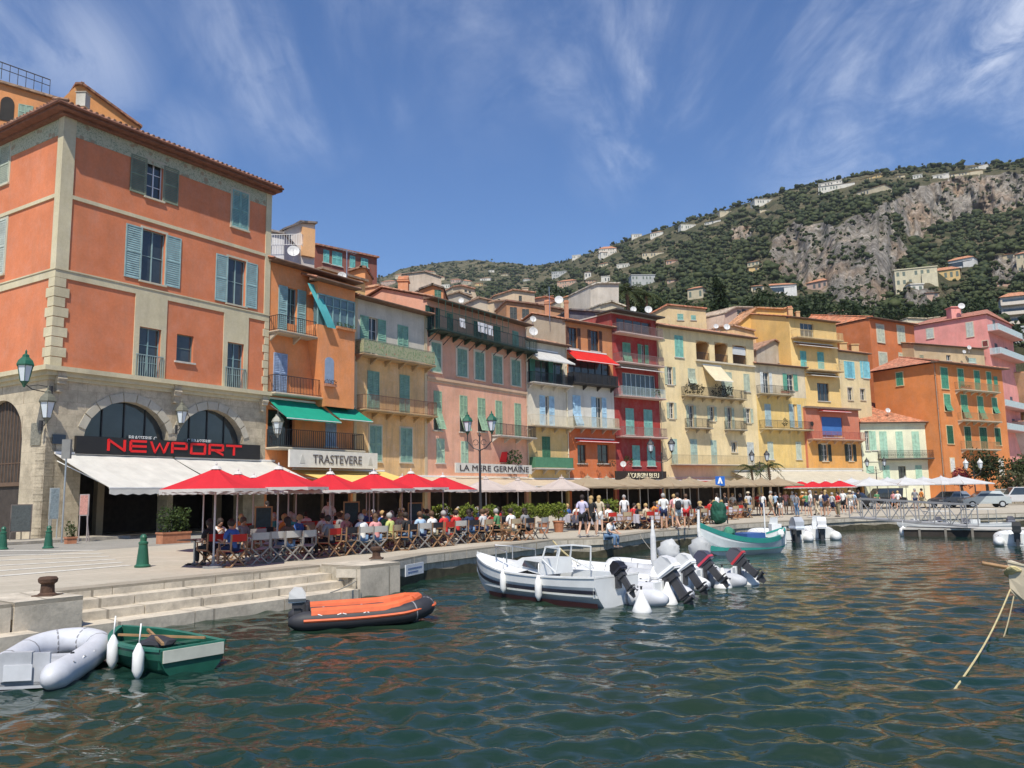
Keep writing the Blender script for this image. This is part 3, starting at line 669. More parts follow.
    vv = [p for r_ in rows for p in r_]; rb.add(vv, [(r_*(m_+1)+i, r_*(m_+1)+i+1, (r_+1)*(m_+1)+i+1, (r_+1)*(m_+1)+i) for r_ in range(2) for i in range(m_)])
    for i in range(0, n+1, 3):                                 # barrel tile ends along the eave
        u = -ov+(L+ov+.3)*i/n; rb.tube([(u, ov+.06, ztop+.30), (u, ov-.5, ztop+.30+.5*pz)], .10, 6)
    for i in range(0, m_+1, 3):
        v = ov-(D+ov)*i/m_; rb.tube([(-ov-.06, v, ztop+.30), (-ov+.5, v, ztop+.30+.5*pz)], .10, 6)
    rf = rb.build('roof', tiles((.30, .15, .10)), root)
    ev = MB(f.T); ev.box(-ov+.05, L+.3, .03, ov-.05, ztop+.02, ztop+.22); ev.box(-ov+.05, -.03, -D, .03, ztop+.02, ztop+.22); ev.box(-.3, L+.1, .03, .35, ztop-.12, ztop+.02); ev.box(-.3, -.03, -D, .03, ztop-.12, ztop+.02)
    ev.tube([(-ov-.02, ov+.04, ztop+.2), (L+.3, ov+.04, ztop+.2)], .08, 6); ev.tube([(-ov-.02, ov+.04, ztop+.2), (-ov-.02, -D, ztop+.2)], .08, 6)
    ev.build('eave', mat((.19, .085, .055), .8, .25, 3), rf)
    # white awnings over the terrace
    za0 = f.z(2, 560, 640)
    u0, um, u1 = f.u(2, 185, 622), f.u(2, 585, 640), f.u(2, 935, 650)
    awning(f, root, u0, um, za0, 4.2, 1.75, (.60, .58, .53), .38, u0b=u0+.4, u1b=um+.2, tl=.1)
    awning(f, root, um+.15, u1, za0-.05, 4.2, 1.75, (.60, .58, .53), .38, u0b=um+.55, u1b=u1+.4, tl=.1)
    nb = MB(f.T); nb.box(f.u(2, 178, 577), f.u(2, 222, 577), .01, .06, f.z(2, 200, 594), f.z(2, 200, 562)); nb.build('name_plate', mat((.05, .07, .09), .4), root)
    nb = MB(fl.T); a_ = fl.u(2, 108, 560); b_ = fl.u(2, 142, 560); nb.box(a_, b_, .01, .05, fl.z(2, 125, 598), fl.z(2, 125, 522)); nb.build('notice_board', mat((.2, .19, .15), .6, .4, 9), root)
    # furniture of the dark ground floor behind: pale columns inside
    for k in (.33, .62, .9): cl_ = MB(f.T); cl_.box(L*k-.2, L*k+.2, -3, -2.6, 0, zled-.6); cl_.build('inner_column', stucco((.5, .42, .3), .3), root)
    return root, zled, (a1, a2, zsp)
B1, ZLED, AR1 = build_b1()
def M4(f, u, v, z): return FM4(f, u, v, z)
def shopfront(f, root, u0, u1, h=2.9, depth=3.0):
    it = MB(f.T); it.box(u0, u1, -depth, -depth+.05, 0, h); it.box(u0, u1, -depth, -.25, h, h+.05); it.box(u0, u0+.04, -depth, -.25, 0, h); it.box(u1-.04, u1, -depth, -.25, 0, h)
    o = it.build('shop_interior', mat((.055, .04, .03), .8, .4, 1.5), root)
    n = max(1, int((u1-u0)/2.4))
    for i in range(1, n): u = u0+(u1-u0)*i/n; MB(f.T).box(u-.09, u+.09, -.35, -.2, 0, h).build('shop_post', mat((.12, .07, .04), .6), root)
# ---------------------------------------------------------------- B2 orange with green awnings
def build_b2():
    f = F2; OR = (.80, .31, .12); zt = f.z(4, 200, 292)
    ub = f.u(4, 300, 560); L = f.L
    W1 = f.box(4, 190, 400, 240, 585)
    s1 = f.z(4, 200, 640); s2 = f.z(5, 220, 285); s3 = f.z(5, 300, 560)
    W3 = [f.box(5, 100, 415, 200, 540)]; W3 = [(.15, 2.4, s3, s3+2.5)]
    root, wl = building('apartment_building', 'narrow orange house with green awnings and a cream signboard, right of the big corner house', f, zt, OR, 9, [W1]+W3+[(.2, L-.2, 0, 2.9)], pitch=.3, over=.7, rcol=(.36, .16, .1))
    window(f, root, (W1[0], W1[1], s1, W1[3]), 'O', (.26, .40, .40), sur=None, sw=.75, fc=(.2, .3, .3))
    balcony(f, root, .05, f.u(4, 345, 640), s1, 1.0, 1.0, slabm=stucco((.5, .42, .32), .4), under=None, sp=.16)
    window(f, root, f.box(5, 118, 68, 188, 268), 'C', (.28, .36, .50), sur=None)
    balcony(f, root, .05, f.u(5, 350, 290), s2, .8, 1.15, slabm=LTR, brackets=False)
    # projecting bay: glazed veranda above a tapering orange buttress
    g = f.off(1.1); b0, b1 = g.u(4, 345, 560), g.u(4, 537, 560); zb = g.z(4, 400, 378)
    zv0, zv1 = g.z(4, 480, 612), g.z(4, 460, 452); zn = g.z(5, 450, 345)
    b0 = max(b0, 2.0); b1 = min(b1, L+.02)
    mb = MB(g.T); mb.box(b0, b1, -1.1, 0, zv0-.35, zv0+.0); mb.box(b0, b1, -1.1, 0, zv1, zb)
    mb.add([(b0, 0, zv0-.35), (b1, 0, zv0-.35), (b1, 0, zn), (b0+.9, 0, zn), (b0+.6, 0, zn+2)], [(0, 4, 3, 2, 1)]); 
    mb.add([(b0, 0, zv0-.35), (b0, -1.1, zv0-.35), (b0+.9, -1.1, zn), (b0+.9, 0, zn), (b0+.6, 0, zn+2), (b0+.6, -1.1, zn+2)], [(0, 1, 5, 4), (4, 5, 2, 3)])
    mb.add([(b1, 0, zv0-.35), (b1, -1.1, zv0-.35), (b1, -1.1, zn), (b1, 0, zn)], [(0, 3, 2, 1)])
    bay = mb.build('bay', stucco(OR, .4), root)
    MB(g.T).box(b0+.1, b1-.1, -.5, -.04, zv0, zv1).build('pane', mat((.10, .16, .17), .1, .2, spec=.8), bay)
    fr = MB(g.T); 
    for i in range(6): u = b0+(b1-b0-.08)*i/5; fr.box(u, u+.08, -.06, .02, zv0, zv1)
    fr.box(b0, b1, -.06, .02, zv1-.1, zv1); fr.box(b0, b1, -.06, .02, (zv0*.35+zv1*.65), (zv0*.35+zv1*.65)+.06); fr.build('veranda_frame', mat((.22, .36, .36), .5), bay)
    w_ = g.box(5, 382, 110, 428, 225); MB(g.T).prism([(w_[0], .01, w_[2])]+[(( w_[0]+w_[1])/2+(w_[1]-w_[0])/2*math.cos(PI-PI*i/8), .01, w_[3]+.3*math.sin(PI*i/8)) for i in range(9)]+[(w_[1], .01, w_[2])], (0, .02, 0)).build('arched_window', mat((.25, .33, .45), .5), root)
    plantbox(root, g, w_[0]-.1, w_[1]+.1, w_[2]-.2, .15, c1=(.05, .03, .02), c2=(.1, .05, .03))
    roof(g, root, b0-.4, b1, zb, 4, .3, .5, .1, (.33, .15, .1), 'shed', name='bay_roof')
    plantbox(root, g, g.u(4, 440, 620), b1-.1, zv0-.05, .1, (.5, .22, .1))
    # turquoise blind hanging out over the balcony
    bl = MB(f.T); a = f.u(4, 300, 500); n = 8; vs = []
    for i in range(n+1):
        k = i/n; vs += [(a-.75+1.15*k**1.5, .7+.75*math.sin(k*PI/2), zt-1.0-3.0*k), (a+.1+1.1*k**1.5, .7+.75*math.sin(k*PI/2), zt-1.0-3.0*k)]
    bl.add(vs, [(2*i, 2*i+1, 2*i+3, 2*i+2) for i in range(n)]); bl.build('blind', cloth((.12, .50, .52)), root)
    GA = (.015, .30, .20)
    za = f.z(5, 200, 312)
    awning(f, root, .05, f.u(5, 350, 325), za, 1.9, 1.35, GA, .12, u0b=.05, u1b=f.u(5, 350, 325)+.3, tl=.15)
    g2 = f.off(1.1) if False else f; awning(f, root, f.u(5, 370, 335)+.0, L+.0, f.z(5, 450, 338), 1.7, 1.1, GA, .1, u1b=L+.2, tl=.15)
    MB(f.T).box(W3[0][0], W3[0][1], -.6, -.5, s3, s3+2.5).build('pane', GLASS, root)
    balcony(f, root, .05, L-.05, s3, 1.2, 1.15, slabm=LTR, brackets=False, sp=.18)
    window(f, root, f.box(5, 385, 425, 440, 545), 'C', (.28, .36, .48))
    s0, s1_, z0, z1 = f.off(1.4).u(5, 203, 610), f.off(1.4).u(5, 652, 610), f.off(1.4).z(5, 430, 655), f.off(1.4).z(5, 430, 570)
    sg = MB(f.T); sg.box(s0, s1_, 1.25, 1.42, z0, z1); sb = sg.build('sign_board', mat((.66, .64, .58), .6, .08), root)
    text('lettering', 'TRASTEVERE', sb, M4(f, s0+(s1_-s0)*.52, 1.44, (z0+z1)/2), (s1_-s0)*.56, (z1-z0)*.52, mat((.10, .09, .09), .5))
    # two small painted emblems either side of the name
    for k in (.13, .91):
        e = MB(f.T); c = s0+(s1_-s0)*k; zc = (z0+z1)/2; e.prism([(c-.22, 1.425, zc-.3), (c+.22, 1.425, zc-.3), (c+.1, 1.425, zc+.1), (c, 1.425, zc+.3), (c-.12, 1.425, zc+.1)], (0, .012, 0)); e.build('emblem', mat((.5, .49, .44), .6), sb)
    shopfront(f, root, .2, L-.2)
    u1 = f.off(.1)
    awning(f, root, f.u(5, 215, 650), L+3.2, z0-.12, 3.6, .85, (.80, .60, .20), .18, tl=.2)
    # rooftop: nothing else here
build_b2()
def build_b3():
    f = F3; L = f.L; zt = f.z(4, 700, 492); s1 = (f.z(5, 560, 78)+f.z(5, 880, 130))/2; s2 = (f.z(5, 570, 355)+f.z(5, 880, 392))/2
    CRM = (.66, .60, .50); OC = (.80, .51, .24)
    d1 = f.box(4, 606, 552, 653, 700); d1 = (d1[0], d1[1], s1, d1[3])
    root, wl = building('apartment_building', 'house with cream top floor over ochre storeys and two long iron balconies', f, zt, CRM, 9, [d1, (.3, L-.3, 0, 2.7)], secs=[(s1, 1), (99, 0)], wallmats=[stucco(CRM, .6), stucco(OC, 1)], rcol=(.34, .17, .1), over=.7)
    GN = (.22, .40, .30)
    window(f, root, d1, 'O', GN, sw=.85); b = f.box(4, 755, 592, 808, 745); window(f, root, (b[0], b[1], s1, b[3]), 'C', GN)
    PANEL[0] = panel_mat()
    balcony(f, root, .05, L-.1, s1, 1.0, 1.05, style='panel', rm=mat((.25, .27, .2), .6), slabm=stucco((.45, .33, .2), .7))
    for x0, x1, y0 in ((600, 660, 160), (765, 815, 180)):
        b = f.box(5, x0, y0, x1, y0+180); window(f, root, (b[0], b[1], s2, b[3]), 'C', (.20, .35, .27))
    balcony(f, root, .25, L+.1, s2, 1.0, 1.05, rm=mat((.16, .08, .05), .6, .3), slabm=stucco((.50, .34, .18), .7))
    for x0, x1, y0, y1 in ((612, 672, 440, 622), (770, 828, 452, 626)): window(f, root, f.box(5, x0, y0, x1, y1), 'C', (.22, .36, .29), sur=LTR)
    qb = MB(f.T); qb.box(L-.35, L-.02, .003, .05, .2, zt); qb.box(.02, .3, .003, .05, .2, zt); qb.build('corner_pilaster', stucco((.62, .5, .33), .5), root)
    shopfront(f, root, .3, L-.3, 2.7)
    dish(root, f.T(.8, -2.2, zt+2.2), .62, (.35, -1, .3)); dish(root, f.T(.3, -1.2, zt+1.2), .75, (.35, -1, .3))
    an = MB(f.T); an.tube([(.9, -1.8, zt), (.9, -1.8, zt+4.2)], .04, 6); an.bar((.1, -1.8, zt+4.1), (1.9, -1.8, zt+4.2), .04)
    for i in range(7): an.bar((.2+i*.28, -2.1, zt+4.15), (.2+i*.28, -1.5, zt+4.15), .02)
    an.build('antenna', STEEL, root)
def panel_mat():
    mm, nt, b, v = base('painted_panel', .8)
    vo = nt.nodes.new('ShaderNodeTexVoronoi'); vo.inputs['Scale'].default_value = 2.6; nt.links.new(v, vo.inputs['Vector'])
    c = _mix(nt, _rng(nt, vo.outputs['Distance'], .12, .2), (.45, .12, .06), (.36, .36, .22)); c = _mix(nt, _rng(nt, _nz(nt, v, 6, 4), .5, .6), c, (.16, .24, .10))
    nt.links.new(c, b.inputs['Base Color']); return mm
build_b3()
def build_b4():
    f = F4; L = f.L; zt = (f.z(7, 200, 215)+f.z(7, 600, 335))/2; s1 = (f.z(7, 200, 375)+f.z(7, 600, 460))/2
    PK = (.72, .38, .26); PK2 = (.80, .43, .29); zc = (f.z(7, 200, 615)+f.z(7, 600, 672))/2
    GN = (.22, .35, .27); lf = stucco((.68, .58, .46), .2)
    tops = []
    for x0, x1, y0, y1 in ((150, 182, 240, 350), (395, 425, 320, 415)): b = f.box(7, x0, y0, x1, y1); tops.append((b[0], b[1], s1, min(b[3], zt-.35)))
    root, wl = building('apartment_building', 'wide pink house with a full-width dark green balcony hung with laundry under its eaves', f, zt, PK, 10, tops+[(.4, L-.4, 0, 2.75)], secs=[(zc, 1), (99, 0)], wallmats=[stucco(PK, .5), stucco(PK2, .6)], rcol=(.34, .18, .12), over=.8)
    DG = (.035, .10, .075)
    for b in tops: window(f, root, b, 'O', DG, fc=DG, sw=.5)
    for x0, x1, y0 in ((240, 270, 275), (480, 512, 340), (575, 605, 365)):
        b = f.box(7, x0, y0, x1, y0+110); window(f, root, (b[0], b[1], s1, min(b[3], zt-.3)), 'C', (.05, .14, .10) if x0 < 500 else (.22, .38, .28))
    bal = balcony(f, root, .05, L+.15, s1, 1.25, 1.05, slabm=mat((.03, .055, .045), .6), rm=mat((.03, .055, .048), .5), sp=.15, t=.024)
    ms = MB(f.T)                                        # green mesh screen from the rail up to the eave, left two thirds
    for i in range(12): u = .1+i*(L*.68)/11; ms.bar((u, 1.17, s1+1), (u, 1.17, zt-.05), .035)
    for z in (s1+1.55, zt-.1): ms.bar((.1, 1.17, z), (.1+L*.68, 1.17, z), .04)
    for i in range(60): u = .1+i*(L*.68)/59; ms.bar((u, 1.17, s1+1), (u, 1.17, s1+1.55), .02)
    ms.build('trellis', mat((.03, .075, .055), .6), root)
    for i, (x0, x1, y0, y1) in enumerate(((305, 333, 300, 345), (398, 445, 322, 372), (448, 475, 335, 385))):
        g = f.off(1.2); b = g.box(7, x0, y0, x1, y1); lm = MB(g.T); n = 6; vs = []
        for k in range(n+1): u = b[0]+(b[1]-b[0])*k/n; vs += [(u, .03*math.sin(k*2), b[3]), (u, .06*math.sin(k*2+1), b[2]+.05*math.sin(k*3))]
        lm.add(vs, [(2*k, 2*k+1, 2*k+3, 2*k+2) for k in range(n)]); o = lm.build('laundry', cloth((.8, .8, .84)))
        tag(o, ['single white sheet hung on the pink house\'s top balcony, leftmost of the laundry', 'wide white sheet hung in the middle of the pink house\'s top balcony', 'narrow white cloth hung at the right end of the laundry on the pink house'][i], 'laundry', 'laundry on the top balcony')
    for x0, x1, y0, y1 in ((160, 207, 425, 573), (293, 342, 457, 597), (384, 429, 474, 614), (476, 521, 493, 632), (571, 614, 514, 645)): window(f, root, f.box(7, x0, y0, x1, y1), 'C', GN, sur=lf, surw=.22)
    cb = MB(f.T); cb.box(0, L, .003, .12, zc-.1, zc+.12); cb.box(0, L, .003, .06, zc-.3, zc-.1); cb.build('string_course', stucco((.62, .42, .28), .4), root)
    for (x0, x1, y0, y1), k in zip(((172, 212, 57, 258), (305, 343, 80, 266), (397, 435, 93, 265), (488, 522, 107, 280), (586, 618, 120, 290)), 'TTTCC'): window(f, root, f.box(8, x0, y0, x1, y1), k, (.28, .42, .28), sill=True)
    s2 = f.z(8, 580, 292); balcony(f, root, f.u(8, 468, 290), f.u(8, 655, 290), s2, 1.0, 1.0, sp=.12)
    for x0, x1, y0, y1 in ((186, 226, 300, 425), (311, 347, 314, 430)): window(f, root, f.box(8, x0, y0, x1, y1), 'C', (.40, .55, .40))
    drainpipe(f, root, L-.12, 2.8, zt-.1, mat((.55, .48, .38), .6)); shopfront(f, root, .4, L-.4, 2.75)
    g = f.off(1.0); a, b, c, d = g.box(8, 285, 430, 675, 478)
    sg = MB(g.T); sg.box(a, b, -.1, 0, c, d); sb = sg.build('sign_board', mat((.62, .60, .54), .6, .1), root)
    text('lettering', 'LA MERE GERMAINE', sb, M4(g, (a+b)/2, .015, (c+d)/2), (b-a)*.9, (d-c)*.6, mat((.05, .04, .04), .5))
    br = MB(f.T)
    for i in range(9): u = .3+i*(L-.4)/8; br.bar((u, 0, s1-1.0), (u, 1.1, s1-.2), .05); 
    br.build('iron_bracket', IRON, bal)
    # beige restaurant awning along this house and the three beyond
    awning(f, root, -L*.18, L*.98, 3.4, 4.6, .8, (.66, .54, .40), .25, tl=.25)
    pa = MB(f.T); pa.prism([(f.u(8, 480, 400), .6, f.z(8, 480, 422)), (f.u(8, 515, 400), .6, f.z(8, 515, 422)), (f.u(8, 498, 400), 1.1, f.z(8, 470, 368)), (f.u(8, 470, 400), 1.1, f.z(8, 470, 372))], (0, .05, 0)); pa.build('red_parasol_folded', cloth((.6, .03, .04)), root)
    lv = MB(); lv.leaves(f.T(f.u(8, 548, 400), .7, f.z(8, 548, 400)), (.9, .5, .7), 200, .13, seed=4); lv.build('balcony_plant', leafm((.02, .05, .015), (.06, .11, .03)), root)
build_b4()
def build_b5():
    f = F5; L = f.L; zt = f.z(7, 745, 430); s1 = f.z(7, 745, 637); s2 = f.z(8, 755, 238); s3 = f.z(8, 760, 452)
    CRM = (.70, .64, .52); YL = (.74, .52, .22)
    g1 = f.box(7, 650, 515, 825, 630); g1 = (.25, L-.5, s1, g1[3]); o = f.box(8, 742, 82, 762, 230); o = (o[0], o[1], s2, o[3])
    root, wl = building('apartment_building', 'narrow cream house with a white top awning, just right of the wide pink house', f, zt, CRM, 9, [g1, o, (.3, L-.3, 0, 2.7)], secs=[(s2-.1, 1), (99, 0)], wallmats=[stucco(CRM, .5), stucco(YL, .7)], rcol=(.33, .19, .13))
    window(f, root, g1, 'G', mull=(4, 2), fc=(.04, .15, .12)); shutter(f, root, g1[0]+.2, g1[0]+.9, s1, g1[3], (.06, .22, .17)); shutter(f, root, g1[0]+2.9, g1[0]+3.5, s1, g1[3], (.06, .22, .17))
    awning(f, root, 0.05, f.u(7, 805, 470), f.z(7, 720, 465), 1.5, 1.15, (.62, .61, .58), .15, u1b=f.u(7, 805, 470)+.9)
    balcony(f, root, .1, L-.1, s1, .9, 1.0, sp=.12); window(f, root, o, 'O', (.38, .56, .68), sw=.75)
    balcony(f, root, .1, L-.1, s2, .9, 1.0, rm=mat((.6, .55, .42), .7), sp=.16, slabm=stucco((.5, .42, .3), .5))
    b = f.box(8, 727, 290, 767, 388); window(f, root, (b[0], b[1], b[2]-.3, b[3]), 'C', (.06, .17, .09)); balcony(f, root, .2, L-.2, s3, .8, 1.0, rm=mat((.08, .22, .13), .6), sp=.06, t=.05)
    drainpipe(f, root, L-.1, 2.8, zt, mat((.7, .65, .5), .6)); shopfront(f, root, .3, L-.3, 2.7)
    awning(f, root, -.6, L+1.3, 3.3, 4.2, .7, (.62, .50, .36), .25)
    dish(root, f.T(L-1.6, -3, zt+3.2), .6, (.3, -1, .3)); dish(root, f.T(L-1.6, -3, zt+1.9), .85, (.3, -1, .3))
build_b5()
def build_b6():
    f = F6; L = f.L; zt = f.z(9, 130, 178); s1 = f.z(9, 150, 486); s2 = f.z(9, 160, 706); s3 = f.z(10, 170, 236)
    TP = (.62, .26, .11); WH = (.68, .65, .58); BT = (.60, .17, .06)
    g = [f.box(9, 45, 192, 88, 298), f.box(9, 157, 208, 199, 313)]; big = (.25, L-.5, s1, s1+2.6); o = f.box(9, 184, 550, 214, 700); o = (o[0], o[1], s2, o[3])
    lo = [f.box(10, 90, 127, 134, 222), f.box(10, 192, 127, 250, 222)]
    root, wl = building('apartment_building', 'orange-topped house with a bright red awning over a dark recessed balcony', f, zt, TP, 10, g+[big, o]+lo+[(.3, L-.3, 0, 2.7)], secs=[(s2-.1, 2), (s1-.1, 1), (99, 0)], wallmats=[stucco(TP, .5), stucco(WH, .5), stucco(BT, .4)], side=(.50, .42, .31), rcol=(.42, .19, .11), over=.6)
    for b in g: window(f, root, b, 'O', (.12, .055, .035), fc=(.07, .04, .03), sw=.42)
    window(f, root, big, 'G', mull=(5, 1), fc=(.03, .03, .03))
    balcony(f, root, .1, L-.3, s1, 1.0, 1.0, sp=.1, t=.04, slabm=mat((.05, .045, .04), .7))
    awning(f, root, .05, L-1.0, f.z(9, 130, 318), 1.4, 1.2, (.70, .035, .03), .12, u1b=L-.5)
    b = f.box(9, 65, 540, 105, 700); window(f, root, (b[0], b[1], s2, b[3]), 'T', (.36, .54, .68)); window(f, root, o, 'O', (.38, .56, .68), sw=.65)
    balcony(f, root, .1, L-.2, s2, .9, 1.0, rm=mat((.45, .42, .3), .6), sp=.13, slabm=stucco((.5, .45, .36), .4))
    awning(f, root, f.u(10, 75, 110), f.u(10, 275, 110), f.z(10, 170, 100), .7, .25, (.62, .03, .03), .1)
    for b in lo: window(f, root, b, 'G', mull=(1, 2), fc=(.1, .06, .04))
    shopfront(f, root, .3, L-.3, 2.7); awning(f, root, .2, L+.2, 3.3, 4, .6, (.35, .27, .19), .2)
    lv = MB()
    for k in (.2, .55, .8): lv.leaves(f.T(L*k, .7, s3+.25), (.4, .3, .35), 60, .09, seed=int(k*10))
    lv.build('balcony_plant', leafm((.05, .06, .03), (.16, .10, .06)), root); dish(root, f.T(L-.1, 1.1, f.z(10, 296, 228)), .55, (-.1, -1, .2), pole=.4)
    chimney(root, f.T(1.4, -4.2, zt+1.3), .6, 1.7, (.55, .25, .14)); chimney(root, f.T(3.6, -3.6, zt+1.2), .45, 2.2, (.55, .25, .14), False)
    an = MB(f.T); an.tube([(-.3, -2, zt), (-.3, -2, zt+4)], .04, 5); an.build('antenna', STEEL, root)
build_b6()
def build_b7():
    f = F7; L = f.L; RD = (.37, .045, .04); zt = f.z(9, 390, 150)+.2
    S_ = [f.z(9, 400, y) for y in (238, 385, 552)]+[f.z(10, 400, 88)]
    lg = f.box(9, 290, 150, 465, 240); lg = (lg[0], lg[1], S_[0], lg[3]-.1); r3 = f.box(9, 320, 430, 490, 545); r3 = (r3[0], r3[1], S_[2], r3[3]); o = f.box(9, 416, 280, 434, 380); o = (o[0], o[1], S_[1], o[3])
    root, wl = building('apartment_building', 'tall dark red house with four pale balcony slabs stacked above the black restaurant sign', f, zt, RD, 9, [lg, r3, o, (.3, L-.3, 0, 2.9)], roofk='flat', rcol=(.1, .09, .08), side=(.34, .07, .06))
    ov = MB(f.T); ov.box(-.4, L+.2, -2, 1.2, zt+.14, zt+.3); ov.build('roof_overhang', mat((.05, .045, .04), .7), root)
    window(f, root, lg, 'G', mull=(3, 1), fc=(.3, .1, .08)); window(f, root, r3, 'G', mull=(6, 1), fc=(.55, .72, .78), curtain=cloth((.5, .68, .72)))
    window(f, root, o, 'O', (.12, .32, .20), sw=.55); b = f.box(9, 320, 270, 360, 370); window(f, root, (b[0], b[1], S_[1], b[3]), 'T', (.14, .34, .22))
    SL = stucco((.66, .5, .44), .2)
    for z, hh in zip(S_, (1, 1, 1, 1)): balcony(f, root, .1, L-.1, z, 1.1, .95, slabm=SL, rm=mat((.22, .16, .15), .6) if z != S_[2] else mat((.4, .5, .5), .5), brackets=False, sp=.14)
    awning(f, root, .15, L-.2, f.z(9, 400, 398), 1.0, .35, (.62, .52, .46), .1)
    for x0, x1, y0, y1 in ((336, 378, 606, 740), (429, 472, 613, 748)): window(f, root, f.box(9, x0, y0, x1, y1), 'C', (.20, .42, .36))
    for x0, x1, y0, y1 in ((370, 408, 130, 235), (446, 486, 135, 235)): window(f, root, f.box(10, x0, y0, x1, y1), 'C', (.20, .42, .36))
    lv = MB(); lv.leaves(f.T(L*.8, .9, S_[2]+.6), (.5, .3, .5), 90, .1, seed=4); lv.leaves(f.T(L*.12, .9, f.z(10, 380, 210)), (.5, .4, .5), 90, .1, seed=5); lv.build('balcony_plant', leafm((.02, .06, .02), (.07, .12, .03)), root)
    g = f.off(1.6); a, b, c, d = g.box(10, 285, 262, 545, 306)
    sg = MB(g.T); sg.box(a, b, -.12, 0, c, d); sb = sg.build('sign_board', mat((.035, .022, .015), .5), root)
    text('lettering', "L'OURSIN BLEU", sb, M4(g, a+(b-a)*.54, .02, (c+d)/2), (b-a)*.6, (d-c)*.6, mat((.8, .72, .5), .4), .04)
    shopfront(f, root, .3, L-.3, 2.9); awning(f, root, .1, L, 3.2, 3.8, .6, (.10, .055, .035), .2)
    dish(root, f.T(3.3, .2, zt+.8), .6, (0, -1, .25), pole=.5); dish(root, f.T(5.3, .6, zt+.95), .75, (0, -1, .25), pole=.6)
build_b7()
def build_b8():
    f = F8; L = f.L; YW = (.80, .64, .36); zt = (f.z(9, 560, 195)+f.z(9, 960, 250))/2
    ar = [f.box(9, *b) for b in ((697, 262, 765, 358), (792, 270, 860, 370), (884, 285, 954, 378))]; za = sum(b[2] for b in ar)/3; ar = [(b[0], b[1], za, b[3]) for b in ar]
    s2 = f.z(9, 780, 552); r2 = [f.box(9, 549, 393, 577, 484)]; r3 = [f.box(9, *b) for b in ((559, 577, 583, 658), (766, 597, 789, 670), (951, 607, 975, 680))]
    d3 = [f.box(9, *b) for b in ((659, 592, 684, 705), (856, 602, 879, 715))]; g4 = [f.box(10, 878, 112, 905, 165)]
    root, wl = building('apartment_building', 'broad pale yellow house with three loggia arches below its tiled eave', f, zt, YW, 10, ar+r2+r3+d3+g4+[(.4, L-.4, 0, 2.9)], rcol=(.45, .22, .14), over=.6, age=.5)
    PG = (.42, .47, .36)
    for b in ar:
        lg = MB(f.T); c = (b[0]+b[1])/2; hw = (b[1]-b[0])/2
        for sx in (-1, 1):                            # arch spandrels
            for i in range(6):
                t0, t1 = PI/2*i/6, PI/2*(i+1)/6
                lg.add([(c+sx*hw*math.cos(t0), .004, b[3]-.55+.55*math.sin(t0)), (c+sx*hw*math.cos(t1), .004, b[3]-.55+.55*math.sin(t1)), (c+sx*hw*math.cos(t1), .004, b[3]), (c+sx*hw, .004, b[3]) if i == 0 else (c+sx*hw*math.cos(t0), .004, b[3])], [(0, 1, 2, 3)])
        for P in (([(b[0], -2, b[2]), (b[1], -2, b[2]), (b[1], -2, b[3]), (b[0], -2, b[3])]), ([(b[0], -.25, b[2]), (b[0], -2, b[2]), (b[0], -2, b[3]), (b[0], -.25, b[3])]), ([(b[1], -.25, b[2]), (b[1], -2, b[2]), (b[1], -2, b[3]), (b[1], -.25, b[3])]), ([(b[0], -.25, b[2]), (b[1], -.25, b[2]), (b[1], -2, b[2]), (b[0], -2, b[2])]), ([(b[0], -.25, b[3]), (b[1], -.25, b[3]), (b[1], -2, b[3]), (b[0], -2, b[3])])): lg.add(P, [(0, 1, 2, 3)])
        ob = lg.build('loggia', stucco((.60, .38, .18), .4), root)
        shutter(f.off(-1.95), ob, c-.1, c+.75, b[2], b[3]-.5, (.2, .38, .33)); railing(f, ob, b[0], b[1], b[2], .9, -.1, sp=.14, v0=-.12)
    b = ar[2]; MB(f.T).box(b[0]+.05, b[1]-.05, -.1, -.06, (b[2]+b[3])/2, b[3]-.2).build('blind', cloth((.66, .68, .68)), root)
    lb = MB(f.T); lb.box(ar[0][0]-.2, L-.1, .003, .3, za-.25, za-.05); lb.build('ledge', LTR, root)
    window(f, root, f.box(9, 587, 234, 629, 344), 'C', (.20, .46, .38), sur=None)
    window(f, root, r2[0], 'O', PG, sw=.4); window(f, root, f.box(9, 655, 402, 692, 482), 'T', PG)
    for b in ((825, 420, 880, 538), (940, 430, 970, 520)): window(f, root, f.box(9, *b), 'C', PG)
    awning(f, root, f.u(9, 728, 390), f.u(9, 822, 390), f.z(9, 770, 388), 1.8, 2.0, (.76, .68, .48), .1)
    bal = balcony(f, root, f.u(9, 622, 545), f.u(9, 925, 560), s2, 1.0, 1.0, slabm=stucco((.5, .42, .28), .6), sp=.14)
    lv = MB()
    for x, r_ in ((628, .5), (665, .4), (690, .4), (775, .8), (810, .9), (835, .6)): lv.leaves(f.T(f.u(9, x, 530), .9, s2+.75), (.35+r_*.4, .35, .5+r_*.3), 110, .11, seed=x)
    lv.build('balcony_plant', leafm((.03, .035, .02), (.11, .09, .05)), root)
    for b in r3: window(f, root, b, 'O', PG, sur=LTR)
    for b, x0, x1 in zip(d3, (640, 842), (755, 930)):
        z = b[2]; window(f, root, b, 'O', PG, sur=LTR); balcony(f, root, f.u(9, x0, 715), f.u(9, x1, 720), z, .9, 1.0, sp=.12, slabm=stucco((.45, .4, .3), .6))
    s4 = f.z(10, 790, 228); balcony(f, root, f.u(10, 567, 225), L-.05, s4, .9, 1.0, sp=.13, slabm=LTR, rm=mat((.42, .34, .2), .6), brackets=False)
    for b in ((569, 97, 599, 215), (668, 99, 702, 222), (773, 104, 802, 222), (958, 114, 992, 220)): q = f.box(10, *b); window(f, root, (q[0], q[1], s4, q[3]), 'C', (.36, .47, .40) if b[0] < 900 else (.5, .53, .5))
    window(f, root, g4[0], 'G', mull=(1, 1), sur=LTR)
